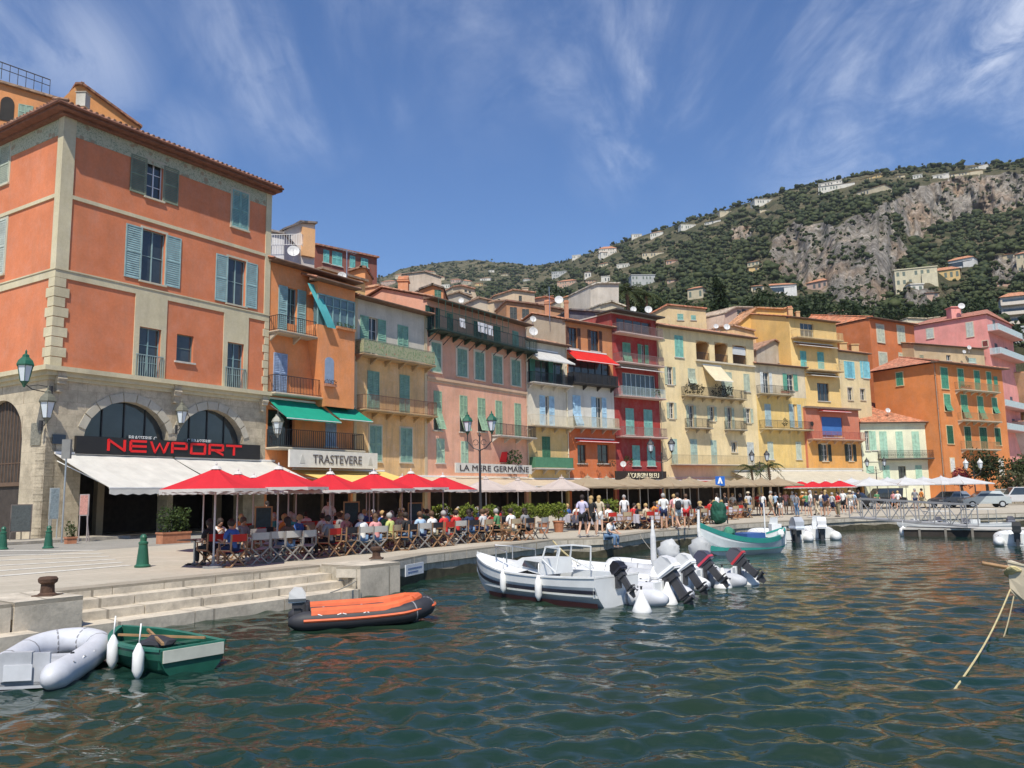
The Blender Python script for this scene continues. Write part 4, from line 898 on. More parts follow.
    drainpipe(f, root, .1, 3, zt, mat((.4, .3, .2), .6)); shopfront(f, root, .4, L-.4, 2.9)
    awning(f, root, .1, L*.55, 3.1, 3.2, .5, (.42, .06, .05), .2); 
    cb = MB(f.T); cb.box(0, L, .003, .08, s4-1.6, s4-1.4); cb.build('string_course', LTR, root)
    dish(root, f.T(L-4.3, -2, zt+1.6), .55, (-.1, -1, .25), pole=.8)
build_b8()
def build_b9():
    f = F9; L = f.L; YW = (.80, .56, .20); CRM = (.72, .61, .42); zt = f.z(11, 460, 560); s1 = f.z(11, 400, 738); s2 = f.z(12, 410, 252)
    uL = f.u(11, 360, 600)
    o = [f.box(11, 428, 603, 470, 706), f.box(12, 468, 92, 495, 240), f.box(11, 276, 592, 314, 728)]
    root, wl = building('apartment_building', 'yellow and cream house with a small attic gable, right of the loggia house', f, zt, CRM, 8, o+[(.3, L-.3, 0, 2.9)], secs=[(s2-.2, 1), (s1-.2, 1), (99, 0)], wallmats=[stucco(CRM, .7), stucco(YW, .6)], rcol=(.40, .22, .16), over=.5, pitch=.22)
    window(f, root, o[0], 'O', (.12, .34, .24), sw=.7); window(f, root, o[2], 'O', (.6, .62, .6), sw=.5); window(f, root, o[1], 'O', (.36, .47, .46), sw=.7)
    balcony(f, root, .1, L*.62, s1, 1.0, 1.0, slabm=stucco((.5, .42, .28), .6), sp=.14); plantbox(root, f, L*.4, L*.55, s1+.2, .8)
    window(f, root, f.box(12, 287, 90, 325, 230), 'C', (.36, .47, .48)); balcony(f, root, .2, L-.1, s2, .9, 1.0, slabm=stucco((.6, .5, .3), .6), sp=.14)
    for b in ((304, 332, 340, 444), (486, 332, 519, 444)): window(f, root, f.box(12, *b), 'C', (.48, .52, .42))
    shopfront(f, root, .3, L-.3, 2.9)
    lv = MB(); lv.leaves(f.T(f.u(12, 388, 220), .7, s2+.8), (.35, .3, .5), 80, .1, seed=3); lv.build('balcony_plant', leafm((.03, .05, .02), (.1, .1, .04)), root)
    # gabled attic standing behind
    g = F(f.T(.3, -2.2, 0), f.T(6.6, -2.2, 0)); r2 = thing('attic_house', 'small grey-beige gabled attic peeping over the yellow and cream house', 'building', g.T(3, -2, 0))
    a, b = g.u(11, 232, 450), g.u(11, 462, 470); zb = g.z(11, 250, 450); ap = g.z(11, 345, 388); c = g.u(11, 345, 388)
    MB(g.T).prism([(a, 0, zt-3), (b, 0, zt-3), (b, 0, g.z(11, 460, 465)), (c, 0, ap), (a, 0, zb)], (0, -5, 0)).build('wall', stucco((.48, .42, .33), .8), r2)
    rr = MB(g.T)
    for p, q in (((a-.3, zb-.15), (c, ap+.02)), ((c, ap+.02), (b+.3, g.z(11, 462, 465)-.2))): rr.prism([(p[0], .3, p[1]+.04), (q[0], .3, q[1]+.04), (q[0], .3, q[1]+.2), (p[0], .3, p[1]+.2)], (0, -5.5, 0))
    rr.build('roof', tiles((.33, .19, .13)), r2); window(g, r2, g.box(11, 372, 500, 392, 528), 'G', mull=(0, 1))
build_b9()
def build_b10():
    f = F10; L = f.L; YW = (.80, .55, .22); zt = f.z(11, 600, 262); s1 = f.z(11, 620, 385); s2 = f.z(11, 640, 583); s3 = f.z(12, 650, 70)
    o = [f.box(11, 514, 277, 600, 376), f.box(11, 624, 660, 698, 768)]; o[0] = (o[0][0], o[0][1], s1, o[0][3]); o[1] = (o[1][0], o[1][1], s3, o[1][3])
    root, wl = building('apartment_building', 'tall yellow house with stacked balconies and a blank ochre side gable', f, zt, YW, 14, o, rcol=(.45, .19, .10), over=.6, pitch=.25, side=(.80, .52, .18), age=.3)
    window(f, root, o[0], 'G', mull=(2, 1), fc=(.5, .5, .45), curtain=cloth((.6, .6, .6))); window(f, root, o[1], 'G', mull=(2, 1), fc=(.15, .12, .1))
    for z, a, b in ((s1, .2, L), (s2, 2.2, L-.4)): balcony(f, root, a, b, z, 1.1, .95, slabm=stucco((.64, .48, .26), .4), rm=mat((.62, .48, .25), .6), brackets=False, sp=.16)
    awning(f, root, .6, L-1, f.z(11, 600, 410), .9, .45, (.36, .22, .13), .1); awning(f, root, 2.4, L-.8, f.z(11, 640, 600), .9, .4, (.36, .26, .14), .1)
    for x0, x1, y0, y1 in ((514, 551, 455, 557), (624, 664, 462, 570)): window(f, root, f.box(11, x0, y0, x1, y1), 'C', (.16, .46, .42))
    chimney(root, f.T(4, -3.5, zt+1.2), .6, 1.2, (.6, .38, .2)); chimney(root, f.T(6.5, -4.5, zt+1.2), .5, 1.2, (.6, .38, .2), False)
    # lower coral and orange storeys projecting below
    f = FC; L = f.L; CO = (.58, .20, .12); OO = (.72, .36, .10); zt = f.z(12, 700, 118)
    bl = f.box(12, 653, 173, 785, 303); q = [f.box(12, 652, 348, 690, 455), f.box(12, 820, 348, 850, 455)]; s = f.z(12, 720, 318)
    root, wl = building('apartment_building', 'low coral house with a blue-blinded bay window over dark-shuttered orange windows', f, zt, CO, 5, [bl]+q+[(.3, L-.3, 0, 2.9)], secs=[(s-.2, 1), (99, 0)], wallmats=[stucco(CO, .4), stucco(OO, .5)], roofk='flat')
    window(f, root, bl, 'G', mull=(3, 1), fc=(.1, .25, .5)); MB(f.T).box(bl[0]+.1, bl[1]-.1, -.12, -.08, bl[2]+.3, bl[3]-.05).build('blind', cloth((.08, .22, .55)), root)
    awning(f, root, f.u(12, 625, 140), f.u(12, 805, 140), f.z(12, 710, 126), .8, .3, (.55, .05, .05), .12)
    balcony(f, root, .1, L-.2, s, 1.0, .95, rm=mat((.35, .1, .08), .6), slabm=stucco((.6, .4, .28), .3), sp=.14)
    for b in q: window(f, root, b, 'O', (.03, .04, .03), sw=.62, sur=LTR)
    ld = MB(f.T); ld.box(-.1, L+.1, .01, .45, zt-.1, zt+.12); ld.build('ledge', mat((.2, .14, .1), .8), root)
    shopfront(f, root, .3, L-.3, 2.9)
    MB(f.T).tube([(f.u(12, 588, 215), 0.01, f.z(12, 588, 215)), (f.u(12, 588, 215), .06, f.z(12, 588, 215))], .28, 14).build('round_vent', DARK, root)
    awning(f, root, -13.5, L-.2, 4.2, 4.8, 1.5, (.58, .53, .42), .3, tl=.2, n=30)
    rc = MB(f.T); rc.box(-8.8, L, .01, .12, 4.35, 4.6); rc.build('string_course', LTR, root)
    # cream house with turquoise shutters
    f = F11; L = f.L; zt = f.z(11, 860, 470); q = [f.box(11, 817, 688, 848, 768), f.box(11, 898, 697, 928, 768)]
    root, wl = building('apartment_building', 'cream house with turquoise shutters and two stubby chimneys, wedged against the tall red-orange house', f, zt, (.70, .57, .33), 7, q, rcol=(.42, .18, .1), over=.5)
    for x0, x1 in ((808, 848), (915, 945)): b = f.box(11, x0, 522, x1, 628); window(f, root, b, 'C', (.22, .52, .58)) if x0 > 900 else None
    b = f.box(11, 812, 522, 845, 628); window(f, root, b, 'C', (.16, .42, .5)); shutter(f, root, b[0]-.55, b[0]-.03, b[2], b[3], (.24, .56, .62)); shutter(f, root, b[1]+.03, b[1]+.5, b[2], b[3], (.24, .56, .62))
    b = f.box(11, 912, 522, 945, 628); shutter(f, root, b[0]-.5, b[0]-.03, b[2], b[3], (.24, .56, .62)); shutter(f, root, b[1]+.03, b[1]+.4, b[2], b[3], (.24, .56, .62))
    for b in q: window(f, root, b, 'G', mull=(1, 2), sur=LTR)
    for x in (830, 905): chimney(root, f.T(f.u(11, x, 440), -1.2, zt+.5), 1.0, 1.1, (.66, .44, .2), False)
build_b10()
def build_b12():
    f = F12; L = f.L; RO = (.60, .19, .07); zt = f.z(13, 180, 270)
    o = [f.box(13, 120, 668, 152, 790)]
    root, wl = building('apartment_building', 'tall red-orange house with pale-framed shutters, behind the mint green one', f, zt, RO, 14, o, roofk='hip', rcol=(.5, .18, .09), over=.7, pitch=.25, age=.3)
    for b in ((84, 290, 127, 400), (216, 298, 258, 408), (99, 468, 146, 565), (227, 474, 270, 542)): window(f, root, f.box(13, *b), 'C', (.50, .52, .40), sur=LTR, surw=.2)
    window(f, root, o[0], 'O', (.3, .3, .25), sw=.4, sur=LTR); b = o[0]; balcony(f, root, b[0]-.8, b[1]+.6, b[2]-.1, .6, .8, brackets=False)
    f = F13; L = f.L; MT = (.74, .74, .54); zt = (f.z(14, 60, 205)+f.z(14, 440, 218))/2; s = f.z(14, 260, 437)
    o = [f.box(14, 8, 262, 33, 388), f.box(14, 223, 488, 271, 612)]
    root, wl = building('apartment_building', 'pale mint green two-storey house with a long iron balcony over the quay', f, zt, MT, 11, o, roofk='hip', rcol=(.50, .21, .12), over=.5, pitch=.36, age=.35)
    MG = (.36, .56, .42)
    window(f, root, o[0], 'O', MG, sw=.4, sl=False); window(f, root, o[1], 'G', mull=(1, 1), fc=(.06, .05, .05))
    for x0, x1 in ((101, 148), (206, 250), (309, 355), (409, 455)): b = f.box(14, x0, 265, x1, 430); window(f, root, (b[0], b[1], s if x0 < 400 else s+.2, b[3]), 'C', MG, sill=False)
    window(f, root, f.box(14, 50, 264, 76, 385), 'C', MG)
    balcony(f, root, f.u(14, 88, 435), f.u(14, 440, 440), s, .9, 1.0, sp=.12, slabm=mat((.14, .13, .11), .8), brackets=False, style='scroll')
    for b in ((122, 483, 165, 600), (331, 482, 372, 605), (430, 488, 477, 606), (14, 487, 64, 532)): window(f, root, f.box(14, *b), 'C', MG, sill=False)
    cb = MB(f.T); cb.box(-.05, L+.02, .003, .15, zt-.28, zt-.02); cb.box(0, L, .003, .07, s-.42, s-.24); cb.build('string_course', stucco((.72, .70, .55), .2), root)
    dish(root, f.T(f.u(14, 210, 130), -2.2, f.off(-2.2).z(14, 210, 130)), .6, (0, -1, .3), pole=.6)
build_b12()
def build_b14():
    f = F14; L = f.L; OR = (.66, .235, .075); zt = (f.z(13, 460, 560-25)+f.z(13, 860, 570))/2
    S1 = f.z(13, 700, 712); S2 = f.z(14, 720, 200); S3 = f.z(14, 720, 380)
    root, wl = building('apartment_building', 'orange house with green shutters and three balconies, rightmost on the quay front', f, zt, OR, 9.5, [], roofk='hip', rcol=(.45, .17, .1), over=.8, pitch=.25, age=.3, so_=.6)
    GN = (.07, .27, .17); fm = stucco((.66, .5, .28), .2)
    for x0, x1, y0 in ((493, 536, 562), (602, 638, 570), (707, 741, 582), (787, 815, 590)): b = f.box(13, x0, y0, x1, y0+135); window(f, root, (b[0], b[1], S1, b[3]), 'C', GN, sur=fm)
    shutter(f, root, f.u(13, 830, 640), f.u(13, 852, 640), S1, S1+2.4, GN)
    balcony(f, root, f.u(13, 582, 710), f.u(13, 828, 720), S1, 1.0, 1.0, slabm=LTR, sp=.13, rm=mat((.35, .2, .1), .6)); plantbox(root, f, f.u(13, 585, 700), f.u(13, 650, 700), S1+.15, .8)
    for (x0, x1, y0, y1) in ((513, 552, 28, 135), (622, 662, 32, 185), (729, 764, 42, 190), (820, 852, 52, 152)): window(f, root, f.box(14, x0, y0, x1, y1), 'T', (.10, .30, .18), sur=fm)
    balcony(f, root, f.u(14, 600, 200), f.u(14, 838, 205), S2, 1.0, 1.0, slabm=LTR, sp=.13, rm=mat((.4, .24, .12), .6))
    for (x0, x1, y0, y1) in ((531, 569, 230, 344), (646, 684, 236, 378), (743, 787, 241, 382), (839, 874, 245, 354)): window(f, root, f.box(14, x0, y0, x1, y1), 'C', (.025, .10, .05), sur=fm)
    balcony(f, root, f.u(14, 620, 380), f.u(14, 830, 385), S3, 1.0, 1.0, slabm=LTR, sp=.13, rm=mat((.4, .24, .12), .6))
    for (x0, x1, y0, y1) in ((553, 579, 437, 523), (863, 893, 442, 548)): window(f, root, f.box(14, x0, y0, x1, y1), 'C', (.68, .66, .6), sur=fm)
    fl = F(f.A, f.A+f.d); fl.d = Vector(f.n); fl.A = f.A-f.n*9.5; fl.n = -f.d; fl.L = 9.5
    window(fl, root, fl.box(13, 208, 592, 250, 676), 'C', GN, sur=fm); drainpipe(fl, root, 9.3, .5, zt)
    # small beige rooftop storey behind
    g = F(at(914, 350, 124), at(984, 352, 130)); zz = g.z(13, 560, 430)
    r2, w2 = building('apartment_building', 'beige rooftop house squeezed behind the green-shuttered orange house', g, zz, (.56, .42, .25), 8, [g.box(13, 527, 480, 555, 515)], rcol=(.42, .22, .14), over=.5, pitch=.2)
    window(g, r2, g.box(13, 527, 480, 555, 515), 'G', mull=(1, 1)); window(g, r2, g.box(13, 668, 500, 715, 530), 'C', (.4, .5, .42)); window(g, r2, g.box(13, 355, 480, 380, 505), 'C', (.3, .3, .2))
    dish(r2, g.T(g.u(13, 640, 440), .9, g.z(13, 640, 438)), .6, (0, -1, .2), pole=.8); dish(r2, g.T(g.u(13, 608, 465), .9, g.z(13, 608, 465)), .5, (0, -1, .2), pole=.6)
    # pink house
    f = F15; fl = F(f.A, f.A+f.d); P = at(908, 340, 140); fl = F(P, f.A); L = f.L
    PK = (.80, .34, .30); zt = f.z(13, 800, 228)
    D = fl.L; root = thing('apartment_building', 'rose pink apartment house with glass-fronted balconies on its right side', 'building', f.T(0, 0, 0))
    mb = MB(); c = [fl.A, f.A, f.T(L, 0, 0), f.T(L, 0, 0)+(fl.A-f.A)]
    for i in range(4):
        a, b = c[i], c[(i+1) % 4]; mb.add([(a.x, a.y, 0), (b.x, b.y, 0), (b.x, b.y, zt), (a.x, a.y, zt)], [(0, 1, 2, 3)])
    mb.build('wall', stucco(PK, .35), root)
    rb = MB(); cc = sum(c, Vector())/4; q = [cc+(x-cc)*1.05 for x in c]; rb.add([(x.x, x.y, zt+.05) for x in q]+[((q[0].x+q[3].x)/2*.7+cc.x*.3, (q[0].y+q[3].y)/2*.7+cc.y*.3, zt+2.2), ((q[1].x+q[2].x)/2*.7+cc.x*.3, (q[1].y+q[2].y)/2*.7+cc.y*.3, zt+2.2)], [(0, 1, 5, 4), (1, 2, 5), (2, 3, 4, 5), (3, 0, 4), (3, 2, 1, 0)]); rb.build('roof', tiles((.36, .14, .10)), root)
    for b, k in (((402, 312, 444, 374), 'C'), ((657, 272, 699, 364), 'C'), ((760, 390, 792, 425), 'G')): window(fl, root, fl.box(13, *b), 'C', (.50, .56, .50) if k == 'C' else (.2, .05, .04), sur=LTR)
    for k, y in enumerate((365, 505, 0, 0)):
        z = f.z(13, 890, y) if k < 2 else f.z(14, 960, (150, 290)[k-2]-20)
        balcony(f, root, .2, L-.3, z, 1.6, 1.0, slabm=stucco((.6, .36, .32), .2), rm=mat((.5, .6, .62), .3), sp=.1, t=.06, brackets=False)
        for q_ in (.22, .62): window(f, root, (L*q_, L*q_+1.3, z, z+2.2), 'C', (.12, .12, .14))
    chimney(root, (fl.T(D*.55, -2, 0).x, fl.T(D*.55, -2, 0).y, zt+1.2), 1.6, 1.3, PK, False); p = fl.T(D*.68, -1.2, zt+2.3); dish(root, p, .95, (-.3, -1, .3), pole=1.2)
build_b14()
# ---------------------------------------------------------------- houses stacked up behind the quay front
def prismhouse(name, label, pts, D, dep, col, rcol=None, k=0, yaw=0, wins=(), age=.4, roof_t=None, cat='building', shc=(.2, .4, .35)):
    """a house whose outlined end faces the harbour: pts (zoom k) of the gable outline, clockwise from bottom left; stands to the ground"""
    f = F(at(*zp(k, *pts[0]), D), at(*zp(k, *pts[-1]), D+yaw)); P = [f.uz(*zp(k, *p)) for p in pts]
    root = thing(name, label, cat, f.T(f.L/2, -dep/2, 0)); lo = min(p[1] for p in P)-6
    pl = [(P[0][0], 0, lo)]+[(u, 0, z) for u, z in P]+[(P[-1][0], 0, lo)]
    MB(f.T).prism(pl, (0, -dep, 0)).build('wall', stucco(col, age), root)
    rb = MB(f.T)
    for a, b in zip(P, P[1:]):
        if abs(a[0]-b[0]) > .3 and abs(b[1]-a[1]) < abs(b[0]-a[0])*1.2: rb.prism([(a[0]-.12, .3, a[1]+.01), (b[0]+.12, .3, b[1]+.01), (b[0]+.12, .3, b[1]+.2), (a[0]-.12, .3, a[1]+.2)], (0, -dep-.5, 0))
    rb.build('roof', tiles(rcol or (.40, .18, .11)), root)
    for w_ in wins: window(f, root, f.box(k, *w_[:4]), 'C' if len(w_) > 4 and w_[4] == 'C' else 'C', shc if len(w_) > 4 else (.05, .06, .06))
    return root, f
r, f = prismhouse('apartment_building', 'orange house rising behind the corner house, its plain sloped gable against the sky', [(62, 190), (62, 99), (76, 86), (82, 85), (140, 128), (140, 190)], 66, 8, (.72, .33, .12), (.30, .14, .09), yaw=4)
chimney(r, f.T(1.0, 1.0, f.z(0, 60, 98)), .8, .5, (.6, .58, .5), False)
r, f = prismhouse('apartment_building', 'orange house with an arched window and roof terrace, top left of the photo', [(-60, 190), (-60, 66), (56, 100), (56, 190)], 62, 8, (.68, .30, .12), (.3, .2, .14), yaw=4)
w_ = f.box(0, 0, 98, 14, 121)
MB(f.T).prism([(w_[0], .02, w_[2])]+[((w_[0]+w_[1])/2+(w_[1]-w_[0])/2*math.cos(PI-PI*i/8), .02, w_[3]-.5+.6*math.sin(PI*i/8)) for i in range(9)]+[(w_[1], .02, w_[2])], (0, .03, 0)).build('arched_window', DARK, r)
window(f, r, f.box(0, 18, 105, 33, 120), 'C', (.25, .36, .28))
tb = MB(f.T); a = f.u(0, -60, 80); b = f.u(0, 50, 85); zA = f.z(0, -60, 47); zB = f.z(0, 50, 86)
tb.bar((a, 0, zA+.55), (b, 0, zB+.55), .07); tb.bar((a, 0, zA), (b, 0, zB), .05)
for i in range(14): k = i/13; tb.bar((a+(b-a)*k, 0, zA+(zB-zA)*k-.9), (a+(b-a)*k, 0, zA+(zB-zA)*k+.55), .05)
tb.build('terrace_railing', IRON, r)
r, f = prismhouse('rooftop_house', 'white and peach penthouse with a grey slanted roof above the narrow orange house', [(175, 255), (175, 105), (255, 68), (333, 72), (330, 240)], 74, 7, (.62, .56, .5), (.14, .13, .13), k=4, yaw=2, wins=((190, 125, 206, 145),))
MB(f.T).box(f.u(4, 262, 150), f.u(4, 326, 150), .01, .3, f.z(4, 290, 240), f.z(4, 290, 95)).build('peach_wall', stucco((.74, .42, .20), .3), r)
r, f = prismhouse('roof_terrace', 'white glazed roof terrace beside the peach penthouse', [(108, 215), (108, 112), (175, 128), (175, 215)], 70, 5, (.55, .55, .56), (.3, .28, .27), k=4)
railing(f, r, f.u(4, 108, 180), f.u(4, 270, 200), f.z(4, 190, 190), 1.0, .5, WHITE, sp=.2)
dish(r, f.T(f.u(4, 235, 225), .8, f.z(4, 235, 225)), .95, (.2, -1, .3))
r, f = prismhouse('apartment_building', 'brown-red house with turquoise shutters and a tiled eave, topmost behind the cream-topped house', [(335, 320), (335, 182), (650, 247), (650, 320)], 82, 8, (.30, .11, .08), (.42, .2, .14), k=4, yaw=6,
                  wins=((375, 205, 404, 270, 'C'), (420, 215, 470, 285, 'C'), (510, 235, 537, 297, 'C'), (567, 248, 603, 292, 'C')), shc=(.18, .50, .46))
prismhouse('rooftop_house', 'ochre parapet wall sloping down between the narrow orange house and the cream-topped one', [(360, 400), (365, 305), (590, 370), (590, 440)], 64, 3, (.76, .52, .22), (.3, .22, .16), k=4, yaw=4)
r, f = prismhouse('rooftop_house', 'long peach wall with a pointed chimney behind the cream-topped house', [(648, 480), (648, 392), (890, 455), (890, 520)], 72, 4, (.76, .36, .18), (.5, .28, .17), k=4, yaw=6)
chimney(r, f.T(f.u(4, 812, 400), -.6, f.z(4, 812, 425)), .95, 1.3, (.66, .28, .14))
prismhouse('rooftop_house', 'small orange dormer house with a dark roof just left of the pink house', [(855, 440), (870, 412), (935, 385), (990, 405), (990, 450)], 88, 6, (.64, .27, .12), (.12, .1, .09), k=4, wins=((945, 410, 978, 455, 'C'),), shc=(.03, .12, .08))
prismhouse('rooftop_house', 'tiny orange house with a dark red roof beside the satellite dishes', [(505, 330), (510, 318), (570, 298), (590, 300), (590, 340)], 76, 4, (.68, .3, .12), (.25, .12, .08), k=4)
OLD = [  # zoom, outline, depth, house depth, wall, roof colour, windows, label
 (7, [(220, 240), (220, 190), (300, 165), (365, 195), (365, 240)], 112, 8, (.42, .38, .31), (.3, .22, .16), (), 'grey-beige gabled house peeping over the left end of the pink house'),
 (7, [(270, 165), (270, 140), (310, 132), (380, 150), (392, 185)], 130, 8, (.60, .48, .33), (.38, .2, .14), ((330, 152, 342, 165), (352, 158, 362, 170)), 'cream house with two small dark windows behind the pink house'),
 (7, [(330, 260), (340, 225), (400, 195), (480, 215), (480, 270)], 105, 8, (.55, .47, .36), (.36, .24, .17), ((455, 240, 470, 255),), 'beige low house behind the middle of the pink house'),
 (7, [(480, 260), (480, 188), (575, 155), (690, 170), (690, 215)], 122, 9, (.63, .48, .33), (.40, .2, .13), ((608, 183, 623, 212), (500, 200, 512, 214)), 'cream block with a square chimney above the pink house\'s right end'),
 (7, [(480, 300), (480, 215), (540, 210), (545, 300)], 106, 8, (.58, .46, .32), (.4, .24, .16), (), 'slim sandy house wall behind the laundry balcony'),
 (7, [(545, 310), (545, 212), (700, 232), (860, 262), (860, 300)], 100, 6, (.48, .24, .12), (.22, .11, .08), ((563, 242, 598, 305), (625, 252, 660, 300)), 'brown house with large dark windows behind the cream awning house'),
 (7, [(690, 240), (690, 200), (740, 190), (800, 205), (800, 240)], 128, 7, (.55, .36, .26), (.42, .16, .1), (), 'small house with a red roof behind the satellite dishes'),
 (7, [(825, 250), (825, 200), (900, 175), (990, 200), (990, 250)], 124, 9, (.68, .60, .44), (.50, .24, .13), ((840, 222, 862, 236), (900, 222, 918, 236)), 'cream villa with an orange hipped roof left of the tall blank block'),
 (7, [(975, 220), (975, 135), (1000, 122), (1120, 122), (1120, 225)], 118, 7, (.60, .54, .46), (.5, .45, .38), (), 'tall blank grey-beige block beside the palm tree'),
 (7, [(870, 310), (870, 258), (1050, 270), (1110, 282), (1110, 320)], 96, 4, (.10, .10, .12), (.12, .12, .13), (), 'slate grey mansard behind the orange-topped house'),
 (18, [(0, 740), (0, 705), (45, 690), (103, 712), (103, 745)], 112, 6, (.66, .57, .40), (.55, .5, .4), (), 'cream parapet house with round vents below the palm tree'),
 (18, [(215, 790), (218, 742), (285, 705), (450, 722), (455, 790)], 118, 10, (.66, .50, .28), (.50, .2, .12), ((330, 742, 355, 768, 'C'), (388, 748, 408, 768, 'C')), 'yellow upper house with a red hipped roof and green shutters'),
 (11, [(20, 300), (30, 215), (90, 178), (200, 178), (215, 250), (110, 300)], 118, 7, (.56, .42, .33), (.45, .36, .28), ((110, 196, 132, 222), (140, 188, 166, 212)), 'old pinkish stone house with two dark openings, left of the ochre gable'),
 (11, [(105, 380), (110, 290), (225, 182), (400, 190), (445, 175), (447, 380)], 109, 4, (.76, .46, .14), (.55, .28, .14), (), 'large ochre gable wall with slanted roofline'),
 (11, [(0, 350), (0, 305), (80, 295), (215, 330), (230, 370)], 106, 5, (.70, .46, .24), (.5, .3, .2), (), 'low peach wall behind the loggia house'),
 (7, [(80, 190), (85, 165), (160, 130), (215, 150), (225, 200)], 108, 7, (.58, .30, .16), (.2, .15, .13), (), 'brownish gabled house left of the laundry balcony'),
 (17, [(90, 345), (95, 318), (190, 306), (260, 330), (262, 352)], 175, 8, (.58, .46, .36), (.34, .25, .2), (), 'weathered long house on the slope, far left below the hill'),
 (17, [(265, 420), (270, 390), (335, 368), (400, 392), (405, 425)], 150, 8, (.55, .44, .33), (.38, .26, .2), ((300, 400, 309, 410),), 'tan house on the slope above the laundry balcony'),
 (17, [(655, 450), (658, 425), (735, 412), (740, 450)], 135, 8, (.52, .3, .2), (.42, .17, .1), (), 'flat red-roofed house beside the big satellite dish'),
 (13, [(-180, 240), (-180, 205), (-120, 195), (-60, 212), (-60, 240)], 175, 8, (.62, .52, .4), (.5, .3, .2), (), 'pale cottage roof above the red-orange house'),
 (13, [(270, 300), (280, 245), (400, 250), (480, 238), (490, 290)], 175, 8, (.66, .58, .42), (.5, .42, .3), (), 'cream terrace house behind the rose pink house'),
 (13, [(960, 640), (960, 600), (1060, 590), (1060, 800), (960, 800)], 150, 8, (.64, .40, .22), (.5, .25, .14), ((985, 640, 1010, 680),), 'peach house at the right edge above the parked cars'),
 (14, [(940, 330), (945, 210), (1060, 200), (1060, 420), (940, 420)], 160, 8, (.55, .48, .46), (.4, .2, .14), ((990, 250, 1010, 290), (950, 250, 965, 290)), 'greyish villa at the right edge behind the garden'),
]
for i, (k, pts, D, dep, wc, rc, wn, lb) in enumerate(OLD):
    r, f = prismhouse('old_town_house', lb, pts, D, dep, wc, rc, k, wins=wn, yaw=2, age=.7)
    if i in (3,): chimney(r, f.T(f.u(7, 652, 150), -1, f.z(7, 652, 165)), .9, .9, (.6, .5, .36), False)
    if i == 7: dish(r, f.T(f.u(7, 800, 210), 1, f.z(7, 800, 212)), 1.2, (0, -1, .3))
    if i == 0: dish(r, f.T(f.u(7, 302, 212), .8, f.z(7, 302, 214)), .7, (0, -1, .3))
    if i == 14: dish(r, f.T(f.u(11, 20, 305), .8, f.z(11, 20, 308)), .75, (0, -1, .3))
# ================================================================== GROUND, QUAY, WATER
q_d = Vector((.6, .8, 0)); q_n = Vector((-.8, .6, 0)); QA = Vector((-3.73, 22.9, 0))     # quay line through QA along q_d, inland = q_n
def Q(s, v=0, z=0): return QA+q_d*s+q_n*v+Vector((0, 0, z))
SL, SR = -8.0, -.80                          # steps are cut between these
PAV = stone((.44, .40, .33), (.40, .36, .30), (.5, .5, .5), (.3, .27, .22), .3)
QST = stone((.50, .45, .36), (.43, .385, .30), (.7, .7, 1.9), (.22, .19, .15), .9)
def quay_pts():
    P = [Q(-45), Q(SL), Q(SL, 1.5), Q(SR, 1.5), Q(SR)]
    for px, py in ((424, 555), (553, 540), (606, 538), (653, 531.5), (706, 528), (735, 524), (854, 517.5)): P.append(onz(px, py))
    P += [Vector((36, 58, 0)), Vector((60, 64, 0)), Vector((120, 74, 0)), Vector((300, 90, 0))]; return P
QP = quay_pts()
